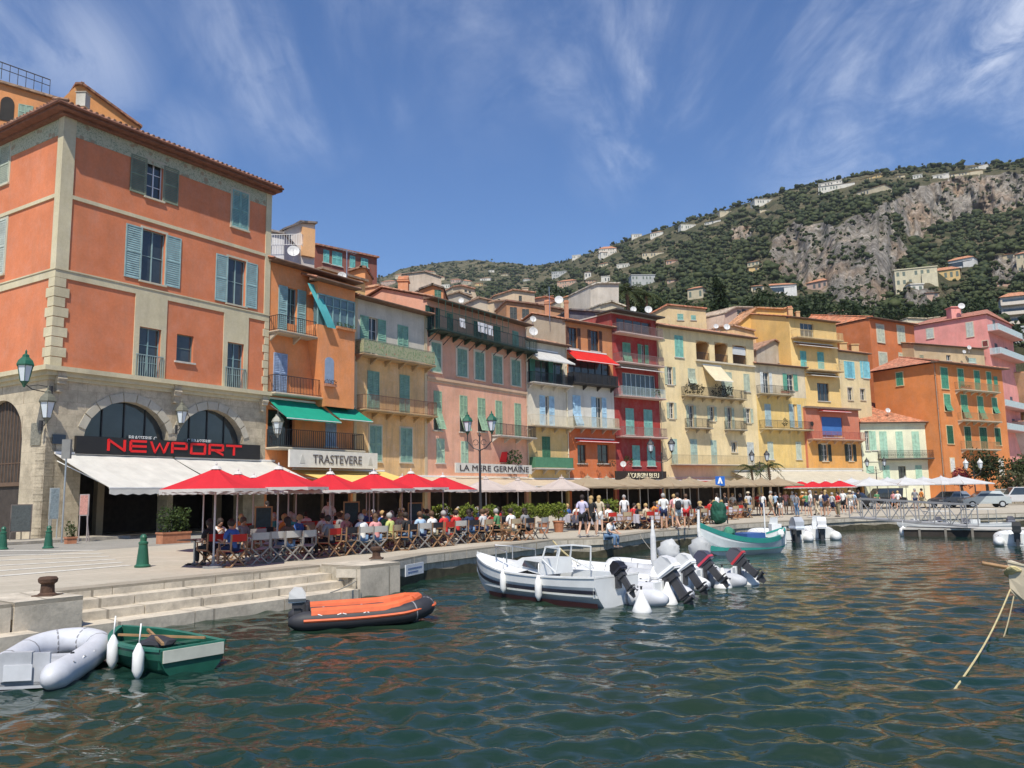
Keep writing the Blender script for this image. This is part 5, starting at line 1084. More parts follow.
def mk_ground():
    mm, nt, b, v = base('paving', .92, 0, .2)                 # worn pale paving: slabs, patches, grime
    br = nt.nodes.new('ShaderNodeTexBrick'); nt.links.new(_map(nt, v, (1, 1, 1), (0, 0, -.93)), br.inputs[0]); br.inputs['Scale'].default_value = 1.0
    br.inputs['Brick Width'].default_value = 1.1; br.inputs['Row Height'].default_value = .6; br.inputs['Mortar Size'].default_value = .012
    br.inputs['Color1'].default_value = (.47, .42, .34, 1); br.inputs['Color2'].default_value = (.41, .365, .29, 1); br.inputs['Mortar'].default_value = (.28, .25, .2, 1)
    c = _mix(nt, _rng(nt, _nz(nt, v, .35, 6, .65), .35, .7), br.outputs[0], (.38, .34, .27)); c = _mix(nt, _rng(nt, _nz(nt, v, 5, 8, .75), .45, .75, 0, .5), c, (.29, .26, .21))
    nt.links.new(c, b.inputs['Base Color']); nt.links.new(_bump(nt, _nz(nt, v, 18, 6, .7), .3, .02), b.inputs['Normal'])
    mb = MB(); top = [(p.x, p.y, 0) for p in QP]+[(300, 400, 0), (-200, 400, 0), (-200, -40, 0)]
    mb.add(top, [tuple(range(len(top)))])
    o = mb.build('ground', mm); tag(o, kind='structure')
    w_ = MB()
    for i, (a, b_) in enumerate(zip(QP, QP[1:])): 
        if i == 2: zb = -.2
        w_.add([(a.x, a.y, 0), (b_.x, b_.y, 0), (b_.x, b_.y, -3), (a.x, a.y, -3)], [(3, 2, 1, 0)])
    o = w_.build('quay_wall', QST); tag(o, kind='structure')
    # coping stones along the edge, each a touch uneven
    cp = MB(); g = random.Random(3)
    for a, b_ in list(zip(QP, QP[1:]))[:1]+list(zip(QP, QP[1:]))[4:12]:
        L = (b_-a).length; d = (b_-a).normalized(); n_ = Vector((-d.y, d.x, 0)); s = max(0, L-16) if a is QP[0] else 0
        while s < L-.05:
            l = min(g.uniform(.9, 1.4), L-s); h = g.uniform(.01, .035)
            def T(u, v_, z, a=a, d=d, n_=n_): return a+d*u+n_*v_+Vector((0, 0, z))
            cp.box(s+.012, s+l-.012, -.05-h, .62, -.26, .012+h*.4, 0, T); s += l
    o = cp.build('quay_coping', stone((.64, .58, .47), (.56, .50, .41), (.3, .3, .3), (.3, .26, .2), .5)); tag(o, kind='structure')
    # weed-dark foot of the wall at the waterline
    wd = MB()
    for i, (a, b_) in enumerate(zip(QP, QP[1:])):
        if i in (0,) or i >= 4:
            d = (b_-a).normalized(); n_ = Vector((d.y, -d.x, 0)); L = (b_-a).length; k = max(2, int(L/.5)); 
            for j in range(k):
                p, q = a+d*L*j/k+n_*.012, a+d*L*(j+1)/k+n_*.012; t1, t2 = WZ+.28+.05*math.sin(j*1.7), WZ+.28+.05*math.sin((j+1)*1.7)
                wd.add([(p.x, p.y, t1), (q.x, q.y, t2), (q.x, q.y, -2), (p.x, p.y, -2)], [(3, 2, 1, 0)])
    o = wd.build('waterline_weed', mat((.055, .05, .028), .8, .5, 4, bump=.5)); tag(o, kind='structure')
    # steps down to a low landing ledge: three treads then the ledge
    st = MB(); g = random.Random(5)
    LS = SR-SL
    for r_, (v0, v1, z) in enumerate(((1.0, 1.5, -.18), (.5, 1.0, -.36), (-.15, .5, -.54))):
        s = SL
        while s < SR-.05:
            l = min(g.uniform(1.2, 1.9) if r_ < 2 else g.uniform(1.6, 2.4), SR-s); k = g.uniform(0, .02)
            def T(u, v_, zz): return Q(u, v_, zz)
            st.box(s+.01, s+l-.01, v0-k, v1+.02, -1.5 if r_ == 2 else z-.3, z+g.uniform(-.008, .008), 0, T); s += l
    s = SL-.0
    while s < SR-.05:
        l = min(g.uniform(1.1, 1.9), SR-s); st.box(s+.01, s+l-.01, 1.48, 2.1, -.3, .016+g.uniform(0, .012), 0, lambda u, v_, zz: Q(u, v_, zz)); s += l
    o = st.build('harbour_steps', stone((.66, .58, .46), (.57, .50, .39), (.28, .28, .28), (.3, .26, .2), .5)); tag(o, kind='structure')
    # right block at the end of the steps, left block, ledge in front of the left block
    bl = MB(); T = lambda u, v_, zz: Q(u, v_, zz)
    bl.box(SR+.02, SR+1.5, -.12, 1.45, -1.5, .05, 0, T); bl.box(SL-1.25, SL-.02, -.12, 1.6, -1.5, .05, 0, T); bl.box(SL-2.9, SL-1.3, -.10, 1.6, -1.5, .03, 0, T); bl.box(SL-7, SL-2.95, -.12, 1.6, -1.5, .04, 0, T)
    bl.box(SL-7, SL-1.0, -.6, -.1, -1.5, -.48, 0, T)
    o = bl.build('quay_block', stone((.64, .57, .46), (.56, .49, .39), (.3, .3, .3), (.3, .26, .2), .5)); tag(o, kind='structure')
    # low raised kerb wall along the edge to the right of the steps (people sit on it)
    kw = MB(); g = random.Random(9)
    def onl(px, py, h): p = onz(px, py, 0); return p
    # road with crosswalk in front of the corner house, kerb and pavement
    f = F1; rd = MB(f.T); rd.add([(-40, 2.6, .004), (16, 2.6, .004), (16, 9.6, .004), (-40, 12.5, .004)], [(0, 1, 2, 3)])
    m2, nt, b, v = base('asphalt', .93, 0, .2); c = _mix(nt, _rng(nt, _nz(nt, v, .5, 6, .7), .3, .7), (.26, .245, .215), (.34, .32, .28)); c = _mix(nt, _rng(nt, _nz(nt, v, 25, 6, .8), .3, .7), _mix(nt, 1.0, c, (.75, .75, .75), 'MULTIPLY'), c)
    nt.links.new(c, b.inputs['Base Color']); nt.links.new(_bump(nt, _nz(nt, v, 60, 3), .4, .01), b.inputs['Normal'])
    o = rd.build('road', m2); tag(o, kind='structure')
    pv = MB(f.T); pv.box(-40, 3, .0, 2.6, 0, .13); pv.box(-40, 3, 2.6, 2.78, 0, .14); o = pv.build('pavement', PAV); tag(o, kind='structure')
    cw = MB()
    g = random.Random(2)
    for i, (x0, y0, x1, y1) in enumerate(((0, 318, 300, 328), (0, 290, 460, 280), (0, 305, 380, 272), (0, 255, 190, 243), (60, 328, 240, 312))): pass
    for i in range(6):                                        # painted crossing bars, seen almost edge on
        a = onz(*zp(3, -260, 352-i*22)); b_ = onz(*zp(3, 455-i*28, 292-i*10)); d = (b_-a).normalized(); n_ = Vector((-d.y, d.x, 0)); L = (b_-a).length
        seg = 10
        for k in range(seg):
            p = a+d*L*k/seg; q = a+d*L*(k+.995)/seg; cw.add([(p.x, p.y, .008), (q.x, q.y, .008), (q.x+n_.x*.34, q.y+n_.y*.34, .008), (p.x+n_.x*.34, p.y+n_.y*.34, .008)], [(0, 1, 2, 3)])
    mp, nt, b, v = base('road_paint', .8); nt.links.new(_mix(nt, _rng(nt, _nz(nt, v, 4, 8, .8), .5, .62), (.58, .56, .5), (.36, .335, .29)), b.inputs['Base Color'])
    o = cw.build('crossing_marking', mp); tag(o, kind='structure')
mk_ground()
def mk_water():
    az = np.concatenate([np.linspace(-180, -42, 40)[:-1], np.linspace(-42, 42, 520), np.linspace(42, 180, 40)[1:]])*PI/180
    r = np.concatenate([np.linspace(.3, 6, 20)[:-1], np.geomspace(6, 75, 520), np.geomspace(75, 3000, 24)[1:]])
    A_, Rr = np.meshgrid(az, r); X = Rr*np.sin(A_); Y = Rr*np.cos(A_); Z = np.zeros_like(X)
    g = np.random.default_rng(11)
    dr = Rr*(84/520*PI/180)
    for lam in np.geomspace(.15, 1.25, 120):
        th_ = g.normal(R(78), R(42)); k = 2*PI/lam; ph = g.random()*2*PI
        amp = .050*lam/(2*PI)*(1 if lam < .6 else (.6/lam)**.7); fade = np.clip(1.4-np.maximum(dr, .005*Rr)*4.5/lam, 0, 1)
        s_ = np.sin(k*(X*math.cos(th_)+Y*math.sin(th_))+ph+.8*np.sin(X*.31+ph)+.8*np.cos(Y*.27+ph*2))
        Z += amp*fade*(1-2*np.abs(s_)**1.3*.0)*s_*(.8+.35*np.sin(X*.5+ph)*np.sin(Y*.4))
    Z = Z+.35*np.abs(Z)*0; Z *= np.clip((90-Rr)/40, 0, 1); Z += WZ
    n0, n1_ = len(r), len(az); me = bpy.data.meshes.new('water'); V = np.stack([X, Y, Z], -1).reshape(-1, 3)
    i, j = np.meshgrid(np.arange(n0-1), np.arange(n1_-1), indexing='ij'); a = (i*n1_+j).ravel(); Fq = np.stack([a, a+n1_, a+n1_+1, a+1], -1)
    me.vertices.add(len(V)); me.vertices.foreach_set('co', V.ravel()); me.loops.add(Fq.size); me.loops.foreach_set('vertex_index', Fq.ravel()); me.polygons.add(len(Fq))
    me.polygons.foreach_set('loop_start', np.arange(0, Fq.size, 4)); me.polygons.foreach_set('use_smooth', np.ones(len(Fq), bool)); me.update()
    o = bpy.data.objects.new('water', me); COL.objects.link(o); tag(o, kind='structure')
    mm, nt, b, v = base('sea_water', .02, 0, .5); b.inputs['IOR'].default_value = 1.33
    nt.links.new(_mix(nt, _rng(nt, _nz(nt, v, .12, 4), .35, .65), (.007, .027, .021), (.018, .030, .015)), b.inputs['Base Color'])
    nt.links.new(_bump(nt, _nz(nt, _map(nt, v, (.8, 2.0, 1)), 12, 2, .5), .10, .02, _bump(nt, _nz(nt, _map(nt, v, (.7, 1.7, 1)), 5, 1, .4, .4), .2, .05)), b.inputs['Normal'])
    me.materials.append(mm)
mk_water()
# ================================================================== HARBOUR THINGS
def local(root): return root
def hull(L, B, H, bow=1.0, double=False, tr=.75, ns=22, sheer=.28, flare=.12, chine=.45, draft=.15, sole=.2, rim=.09):
    """open boat hull, stern at x=0, bow at x=L; z=0 the waterline. returns (outer verts/faces, rim, inner)"""
    st = []
    for i in range(ns+1):
        t = i/ns
        if double: w_ = math.sin(PI*min(1, max(0, t)))**.62
        else: w_ = (tr+(1-tr)*math.sin(min(1, t/.45)*PI/2)) if t < .45 else (1-((t-.45)/.55)**2.3)
        w_ = max(w_, .012); b = B/2*w_; s = H*(1+sheer*(t-.35)**2*2.2+(sheer*.5*max(0, t-.6)/.4 if not double else sheer*.55*abs(2*t-1)**3))
        kz = -draft*(1-max(0, (t-.7)/.3)**2) if not double else -draft*(1-abs(2*t-1)**4)
        if t > .82: kz += (H*.75+draft)*((t-.82)/.18)**2.2*.8
        if double and t < .14: kz += (H*.6+draft)*((.14-t)/.14)**2*.7
        x = L*t+ (bow*.12*L*max(0, t-.8)/.2 if not double else 0)*0
        st.append((x, b, s, kz))
    def sec(x, b, s, kz, ins=0):
        b = max(b-ins, .006)
        return [(x, 0, kz), (x, b*.55, kz+(s-kz)*.10), (x, b*(1-flare)*.97, kz+(s-kz)*chine), (x, b*.985, kz+(s-kz)*.75), (x, b, s)]
    return st, sec
def make_hull(root, L, B, H, mo, mi_, mr, stripe=None, double=False, tr=.75, sole=.15, rim=.09, ns=24, deck=None, sheer=.28, name='hull', smooth=True):
    st, sec = hull(L, B, H, double=double, tr=tr, ns=ns, sheer=sheer); mb = MB()
    prev = None; vs = []; n = 9
    for s in st:
        p = sec(*s); full = [(x, -y, z) for x, y, z in p[::-1]]+p[1:]; vs += full
    fs = []; ms = []
    for i in range(len(st)-1):
        for k in range(n-1): fs.append((i*n+k, i*n+k+1, (i+1)*n+k+1, (i+1)*n+k)); ms.append(1 if (stripe and k in (1, 6)) else 0)
    b0 = len(mb.v); mb.v += vs; mb.f += fs; mb.m += ms
    mb.add(vs[:n], [tuple(range(n))]); mb.add(vs[-n:], [tuple(range(n))[::-1]])
    h = mb.build(name, [mo, stripe or mo], root, smooth=False)
    # gunwale strip and inner lining
    g = MB(); a = []
    for (x, b, s, kz) in st: bi = max(b-rim, .004); xx = min(x, L-rim); a.append([(x, b+.02, s), (x, b+.02, s+.04), (xx, bi, s+.04), (xx, bi, max(sole, kz+.05))])
    for sg in (1, -1):
        for p, q in zip(a, a[1:]):
            for k in range(3):
                P = [p[k], p[k+1], q[k+1], q[k]]; P = [(x, y*sg, z) for x, y, z in P]; g.add(P, [(0, 1, 2, 3) if sg > 0 else (3, 2, 1, 0)], 0 if k < 2 else 1)
    for p, q in zip(a, a[1:]): g.add([p[3], (p[3][0], -p[3][1], p[3][2]), (q[3][0], -q[3][1], q[3][2]), q[3]], [(0, 1, 2, 3)], 1)
    if not double: x, b, s, kz = st[0]; g.box(0.0, .06, -b, b, s-.02, s+.04, 0); g.add([(.06, -b, s), (.06, b, s), (.06, b, sole), (.06, -b, sole)], [(0, 1, 2, 3)], 1)
    g.build('gunwale', [mr, mi_], h); return st
def fender(root, p, l=.5, r=.1, mt=WHITE):
    mb = MB(); x, y, z = p; mb.lathe([(.02, -l/2-.05), (.05, -l/2), (r, -l/2+.08), (r, l/2-.08), (.05, l/2), (.02, l/2+.06)], p, 12); mb.tube([(x, y, z+l/2), (x, y*.97, z+l/2+.35)], .012, 5); return mb.build('fender', mt, root, smooth=True)
def outboard(root, x, z, h=.9, y=0, cowl=(.02, .02, .025), tilt=0.0, leg=None, stripe=None, s=1.0):
    ct, stl = math.cos(tilt), math.sin(tilt)
    def T(u, v, w_): return Vector((x+(u*ct+w_*stl*-1)*s, y+v*s, z+(u*-stl*-1*0+w_*ct+u*stl*-1)*s)) if False else Vector((x-((-u)*ct-w_*(-stl))*s*1, y+v*s, z+(w_*ct-u*-stl*-1)*s))
    # local: u aft negative, w up; tilting lifts the leg aft
    def T(u, v, w_): return Vector((x+(u*ct+w_*stl)*s, y+v*s, z+(w_*ct-u*stl)*s))
    mb = MB(); v3 = []
    prof = [(-.52, .10, .16), (-.50, .42, .19), (-.34, .60, .17), (-.08, .58, .15), (.04, .40, .17), (.05, .12, .16)]
    for side in (-1, 1): v3 += [(u, side*w_, z_) for u, z_, w_ in [(a, b, c) for a, b, c in prof]]
    n = len(prof); v3b = [(u, sgn*w_*.55, z_+(.03 if z_ > .3 else 0)) for sgn in (-1, 1) for u, z_, w_ in prof]
    mb.add(v3, [tuple(range(n)), tuple(range(n, 2*n))[::-1]]+[(i, n+i, n+(i+1) % n, (i+1) % n) for i in range(n)], 0, T)
    mb.box(-.53, .055, -.195, .195, .16, .24, 1, T)
    c = mb.build('outboard_cowl', [mat(cowl, .3, .1), mat(stripe, .4, .05) if stripe else mat(k3(cowl, 2.2), .35, .1)], root)
    lg = MB(); lg.box(-.40, -.02, -.11, .11, -.08, .12, 0, T); lg.box(-.34, -.10, -.06, .06, -.65, -.05, 0, T); lg.tube([(-.12, 0, -.72), (-.45, 0, -.72)], [.03, .07], 8, 0, T)
    lg.add([(-.40, 0, -.7), (-.08, 0, -.7), (-.16, 0, -.98), (-.30, 0, -.98)], [(0, 1, 2, 3)], 0, T); lg.box(-.48, -.1, -.09, .09, -.6, -.57, 0, T)
    for k in range(3): a = k*2*PI/3; lg.add([(-.46, .03*math.cos(a), -.72+.03*math.sin(a)), (-.50, .15*math.cos(a-.35), -.72+.15*math.sin(a-.35)), (-.44, .15*math.cos(a+.35), -.72+.15*math.sin(a+.35))], [(0, 1, 2)], 0, T)
    lg.box(-.06, .06, -.13, .13, -.35, .12, 0); lg.v[-8:] = [tuple(T(*p)) if False else (x+p[0]*s, y+p[1]*s, z+p[2]*s) for p in lg.v[-8:]]
    lg.build('outboard_leg', leg or mat((.05, .05, .055), .4), c); return c
def place(root, p, rz, z=WZ): root.location = (p.x, p.y, z); root.rotation_euler = (0, 0, rz)
WG = mat((.66, .67, .66), .35, .08, 2, spec=.5, name='gelcoat'); GRT = mat((.40, .41, .43), .55, .15, 3, name='hypalon'); LGR = mat((.50, .51, .54), .5, .1, 3, name='pale_hypalon')
ORA = mat((.62, .12, .04), .6, .15, 4, name='orange_rubber'); BKT = mat((.03, .03, .035), .6, .2, name='dark_rubber'); WOOD = mat((.32, .19, .09), .55, .25, 4, name='varnished_wood'); ROPE = mat((.5, .42, .22), .9, .2, 8, name='rope')
def inflatable(root, L=2.6, B=1.45, r=.2, tube=LGR, floor=GRT, z0=.16, rise=.12, band=None, cone=.3, seat=True, transom=True):
    hw = B/2-r; P = []; RR = []
    for i in range(4): P.append((cone*(-1+i/3), hw, z0)); RR.append(r*(.35+.65*(i/3)**.6))
    n = 10
    for i in range(1, n+1): P.append(((L-hw-r)*i/n, hw, z0+rise*(i/n)**3*.5)); RR.append(r)
    for i in range(1, 15): a = PI/2-PI*i/15; P.append((L-hw-r+(hw)*math.cos(a)*1.05, hw*math.sin(a), z0+rise*(.5+.7*math.cos(a)))); RR.append(r)
    for i in range(n, -1, -1): P.append(((L-hw-r)*i/n, -hw, z0+rise*(i/n)**3*.5)); RR.append(r)
    for i in range(2, -1, -1): P.append((cone*(-1+i/3), -hw, z0)); RR.append(r*(.35+.65*(i/3)**.6))
    t = MB().tube(P, RR, 14).build('tube', tube, root, smooth=True)
    if band: MB().tube([(x, y*1.0+(r*.93 if y > hw*.5 else -r*.93 if y < -hw*.5 else 0)+0, z+.03) if abs(y) > hw*.5 else (x+r*.93, y*1.2, z+.03) for x, y, z in P[3:-3]], .035, 6).build('rubbing_strake', band, t)
    MB().box(.05, L-hw-r+hw*.6, -hw, hw, z0-.12, z0-.06).build('floor', floor, root)
    if transom: b = MB(); b.box(.05, .10, -hw+r*.5, hw-r*.5, z0-.16, z0+r+.12); b.box(.02, .13, -.2, .2, z0-.05, z0+r+.14); b.build('transom', floor, root)
    if seat:
        b = MB(); b.box(L*.34, L*.34+.24, -hw, hw, z0+.10, z0+.14); b.build('seat', floor, root)
    sm = MB()
    for k in (5, 9, 13, 18, 22, 26): sm.tube([P[k], tuple(Vector(P[k]).lerp(Vector(P[k+1]), .22))], RR[k]*1.012, 14)
    sm.build('seam_band', mat((.22, .22, .23), .6), t, smooth=True); vl = MB()
    for sg in (1, -1): vl.lathe([(.03, .0), (.03, .02), (.015, .025)], (L*.25, sg*hw, z0+r*.98), 8)
    vl.build('valve', BKT, t); gl = MB()
    for sg in (1, -1):
        for k in range(4): x0 = L*(.1+.18*k); gl.tube([(x0+L*.17*j/5, sg*(hw+r*.72), z0+r*.72-.05*math.sin(PI*j/5)) for j in range(6)], .012, 5, cap=False)
    gl.build('grab_line', WHITE, t); return root
def wat(px, py): return onz(px, py, WZ)
# ---- pale grey dinghy, bottom left
r = thing('dinghy', 'pale grey inflatable dinghy at the bottom left corner, its motor bracket towards us', 'dinghy'); inflatable(r, 2.5, 1.5, .21, LGR, GRT, cone=.28)
MB().box(-.0, .018, -.22, .16, .12, .34).build('motor_plate', mat((.55, .56, .58), .5), r)
p = wat(14, 690); place(r, p, R(99)); 
# ---- green rowing boat
GB = mat((.012, .085, .055), .45, .2, 4, bump=.1, name='green_paint'); r = thing('rowing_boat', 'green wooden rowing boat with a white transom board and two white fenders', 'boat')
make_hull(r, 2.5, 1.25, .35, GB, GB, mat((.02, .14, .10), .45), tr=.86, sole=.1, sheer=.2)
b = MB(); b.box(-.03, -.005, -.50, .50, .20, .38); b.build('transom_board', mat((.50, .50, .42), .6), r)
b = MB(); b.box(.7, .92, -.55, .55, .30, .33); b.build('thwart', GB, r); b = MB(); b.box(1.55, 1.75, -.5, .5, .30, .33); b.build('thwart', GB, r); MB().blob((.95, .1, .36), (.35, .22, .1), 2, .5).build('black_bag', BKT, r)
fender(r, (.35, .70, .22), .42, .085); fender(r, (1.25, .68, .26), .42, .085); b = MB(); b.bar((.2, .4, .45), (2.0, -.25, .42), .04); b.bar((.2, -.3, .45), (1.9, .3, .42), .035); b.build('oar', WOOD, r)
p = wat(*zp(3, 590, 662)); place(r, p+Vector((.25, .15, 0)), R(140))
# ---- orange and black inflatable
r = thing('dinghy', 'orange and black inflatable boat moored at the foot of the steps, small white outboard', 'dinghy'); inflatable(r, 2.75, 1.45, .2, BKT, BKT, cone=.3, band=ORA)
b = MB()
for sg in (1, -1): b.tube([(.15, sg*.54, .29), (1.6, sg*.54, .32), (1.9, sg*.50, .36), (2.2, sg*.33, .42)], .135, 10)
b.tube([(2.2, .33, .42), (2.38, 0, .45), (2.2, -.33, .42)], .13, 10); b.build('orange_panel', ORA, r); MB().box(.4, 2.0, -.3, .3, .13, .17).build('floor_board', ORA, r)
outboard(r, .02, .42, cowl=(.62, .62, .6), s=.62, stripe=(.08, .09, .1)); p = wat(303, 626); place(r, p, R(15))
# ---- white motorboat
r = thing('motorboat', 'white motorboat with a black stripe, small cabin and black outboard, biggest at the quay', 'boat'); BS = mat((.02, .02, .03), .4)
st = make_hull(r, 5.3, 1.8, .62, WG, mat((.60, .62, .62), .5, .1), mat((.74, .74, .72), .35), tr=.86, sole=.22, ns=30, sheer=.34)
sb = MB()
for sg in (1, -1):
    pr = [(x, sg*(b_*(1-.12*.25)*.995+.012), kz+(s-kz)*.60) for x, b_, s, kz in st]
    for a_, c_ in zip(pr, pr[1:]): sb.add([(a_[0], a_[1], a_[2]-.035), (c_[0], c_[1], c_[2]-.035), (c_[0], c_[1]+sg*.004, c_[2]+.05), (a_[0], a_[1]+sg*.004, a_[2]+.05)], [(0, 1, 2, 3)])
sb.build('stripe', BS, r); bt = MB()
for sg in (1, -1):
    pr = [(x, sg*(b_*.86+.01), 0.02) for x, b_, s, kz in st if x < 4.1]
    for a_, c_ in zip(pr, pr[1:]): bt.add([(a_[0], a_[1]*.95, -.15), (c_[0], c_[1]*.95, -.15), (c_[0], c_[1]+sg*.03, .10), (a_[0], a_[1]+sg*.03, .10)], [(0, 1, 2, 3)])
bt.build('boot_top', mat((.06, .02, .02), .6), r)
dk = MB(); T0 = [(x, b_, s) for x, b_, s, kz in st if x > 2.5]
for a_, c_ in zip(T0, T0[1:]): dk.add([(a_[0], -a_[1]*.97, a_[2]+.03), (c_[0], -c_[1]*.97, c_[2]+.03), (c_[0], 0, c_[2]+.13), (a_[0], 0, a_[2]+.13), (a_[0], a_[1]*.97, a_[2]+.03), (c_[0], c_[1]*.97, c_[2]+.03)], [(0, 1, 2, 3), (3, 2, 5, 4)])
dk.build('foredeck', WG, r)
cb = MB(); cb.add([(2.0, -.55, .62), (2.0, .55, .62), (3.55, .30, .78), (3.55, -.30, .78), (2.0, -.48, 1.02), (2.0, .48, 1.02), (3.0, .32, 1.0), (3.0, -.32, 1.0)], [(0, 3, 2, 1), (4, 5, 6, 7), (0, 1, 5, 4), (1, 2, 6, 5), (2, 3, 7, 6), (3, 0, 4, 7)])
c_ = cb.build('cabin', WG, r); wn = MB()
for sg in (1, -1): wn.add([(2.15, sg*.545, .74), (2.9, sg*.43, .80), (2.85, sg*.385, .94), (2.15, sg*.515, .93)], [(0, 1, 2, 3)])
wn.build('cabin_window', GLASS, c_)
ws = MB()
for sg in (1, -1):
    for a_, b_ in (((1.45, sg*.62, .7), (1.35, sg*.55, 1.30)), ((2.05, sg*.5, 1.0), (1.95, sg*.46, 1.32)), ((1.35, sg*.55, 1.30), (1.95, sg*.46, 1.32)), ((1.45, sg*.62, .72), (2.05, sg*.5, 1.0))): ws.bar(a_, b_, .035)
ws.bar((1.95, -.46, 1.32), (1.95, .46, 1.32), .035); ws.bar((2.05, 0, 1.0), (1.95, 0, 1.32), .03); ws.build('windscreen_frame', WG, c_); MB().box(.3, .8, -.72, .72, .48, .53).build('stern_bench', mat((.5, .5, .46), .6), r)
bw = MB(); P = [(3.4, .52, .86), (3.4, .52, 1.15), (4.1, .3, 1.22), (4.5, 0, 1.25), (4.1, -.3, 1.22), (3.4, -.52, 1.15), (3.4, -.52, .86)]; bw.tube(P, .018, 6); bw.tube([(4.1, .3, .88), (4.1, .3, 1.22)], .015, 6); bw.tube([(4.1, -.3, .88), (4.1, -.3, 1.22)], .015, 6); bw.build('bow_rail', STEEL, r)
fender(r, (3.15, .86, .42), .5, .09); fender(r, (1.75, .93, .35), .5, .09); fender(r, (2.9, -.9, .42), .5, .09)
outboard(r, -.04, .62, cowl=(.015, .015, .02), tilt=R(38), s=.62)
pb = wat(623, 611); pw = wat(470, 592); d = (pw-pb).normalized(); place(r, pb+d*.15-Vector((d.y, -d.x, 0))*-.0+Vector((.1, .8, 0)), math.atan2(d.y, d.x))
# ---- raft of small boats beyond it
def rib(lbl, px, py, rz, L=3.6, B=1.7, tube=LGR, cowl=(.55, .56, .58), stripe=None, tilt=R(35), r_=.23, motors=1, console=False, s=.95, grp=None, cover=None, inner=WG):
    r = thing('inflatable_boat', lbl, 'boat', group=grp); inflatable(r, L, B, r_, tube, inner, cone=.35)
    outboard(r, .02, .5, cowl=cowl, tilt=tilt, s=s, stripe=stripe)
    if console: b = MB(); b.box(L*.45, L*.45+.4, -.28, .28, .1, .85); b.add([(L*.45+.4, -.25, .8), (L*.45+.4, .25, .8), (L*.45+.25, .22, 1.2), (L*.45+.25, -.22, 1.2)], [(0, 1, 2, 3)]); b.build('console', WG, r); b = MB(); b.box(L*.2, L*.2+.35, -.32, .32, .1, .5); b.build('seat', mat((.55, .55, .52), .6), r)
    if cover: b = MB(); b.blob((.05, 0, .85), (.34, .26, .36), 3, .3, 2.5); b.build('motor_cover', mat(cover, .7, .1), r, True)
    place(r, wat(px, py), rz); return r
rib('low white inflatable boat with white engine, moored just behind the striped motorboat', 668, 603, R(140), tube=LGR, cowl=(.62, .62, .62), s=.9, L=3.8)
rib('pale grey inflatable with a tilted white outboard, second in the raft of small boats', 686, 594, R(142), tube=mat((.58, .59, .60), .5, .1), cowl=(.66, .66, .64), console=False, L=3.9, s=.8)
rib('white inflatable with a big black and grey outboard, middle of the raft of small boats', 706, 588, R(146), tube=WG, cowl=(.06, .06, .09), stripe=(.5, .05, .08), L=4.0, s=.78, tilt=R(42), console=False)
rib('dark-tubed inflatable whose charcoal outboard has a red band, outermost of the raft', 740, 585, R(150), tube=GRT, cowl=(.09, .09, .11), stripe=(.45, .04, .05), L=3.9, s=.82, tilt=R(48))
rib('white inflatable with a grey cloth over its motor, beside the sitting man', 672, 581, R(145), tube=WG, L=4.2, cover=(.42, .43, .43), s=.6)
rib('small white dinghy with a grey shrouded engine, nearest the green quay cover', 703, 577, R(150), tube=WG, L=3.2, cover=(.36, .37, .37), s=.6)
# white mooring cones hanging on the water
BU = ['white cone buoy floating under the black outboard of the striped motorboat', 'white cone buoy hanging beside the white inflatable\'s engine', 'small white cone buoy close behind the raft of inflatables', 'white cone buoy floating below the red-banded outboard', 'white cone buoy furthest right of the raft, out in open water']
bu = None
for (x, y, s), lb in zip(((642, 612, .75), (668, 604, .8), (676, 597, .7), (723, 588, .85), (750, 584, .9)), BU):
    if bu is None: bu = thing('buoy', lb, 'buoy', group='white cone buoys by the small boats'); MB().lathe([(.05, -.12), (.26, -.10), (.30, 0), (.24, .14), (.12, .40), (.06, .55), (.035, .62)], n=18).build('float', WHITE, bu, smooth=True); MB().lathe([(.03, .60), (.03, .70), (.05, .72)], n=8).build('eye', BKT, bu); o = bu
    else: o = dup(bu, (0, 0, 0), 0, lb, 'white cone buoys by the small boats', s)
    p = wat(x, y); o.location = (p.x, p.y, WZ+.02); o.scale = (s, s, s)
# ---- furled white mast-like post with float between the boats
r = thing('boat_mast', 'short furled white sail mast standing among the small boats', 'mast'); MB().lathe([(.16, .0), (.2, .1), (.13, .3), (.06, .45), (.05, 2.2)], n=10).build('post', WHITE, r); MB().lathe([(.07, .5), (.11, .7), (.10, 1.6), (.04, 2.0)], n=10).build('furled_cloth', cloth((.75, .75, .74)), r); place(r, wat(655, 590), 0, WZ+.3); r.scale = (.75, .75, .72)
# ---- teal and white fishing boat
TEAL = mat((.03, .24, .20), .4, .1, name='teal_paint'); r = thing('fishing_boat', 'small wooden fishing boat, white hull with teal gunwale and tall white stem post', 'boat')
st = make_hull(r, 4.6, 1.75, .62, mat((.60, .64, .64), .5, .08), TEAL, TEAL, double=True, sheer=.75, sole=.2, ns=26)
tb = MB()
for sg in (1, -1):
    pr = [(x, sg*(b_+.012), s) for x, b_, s, kz in st]
    for a_, c_ in zip(pr, pr[1:]): tb.add([(a_[0], a_[1], a_[2]-.16), (c_[0], c_[1], c_[2]-.16), (c_[0], c_[1]+sg*.01, c_[2]+.02), (a_[0], a_[1]+sg*.01, a_[2]+.02)], [(0, 1, 2, 3)])
tb.build('sheer_strake', TEAL, r); b = MB(); b.tube([(4.58, 0, .3), (4.66, 0, 1.0), (4.62, 0, 1.9)], [.07, .07, .05], 8); b.build('stem_post', WHITE, r); b = MB(); b.tube([(.02, 0, .3), (-.03, 0, 1.05)], .06, 8); b.build('stern_post', WHITE, r)
dk = MB(); T0 = [(x, b_, s) for x, b_, s, kz in st]
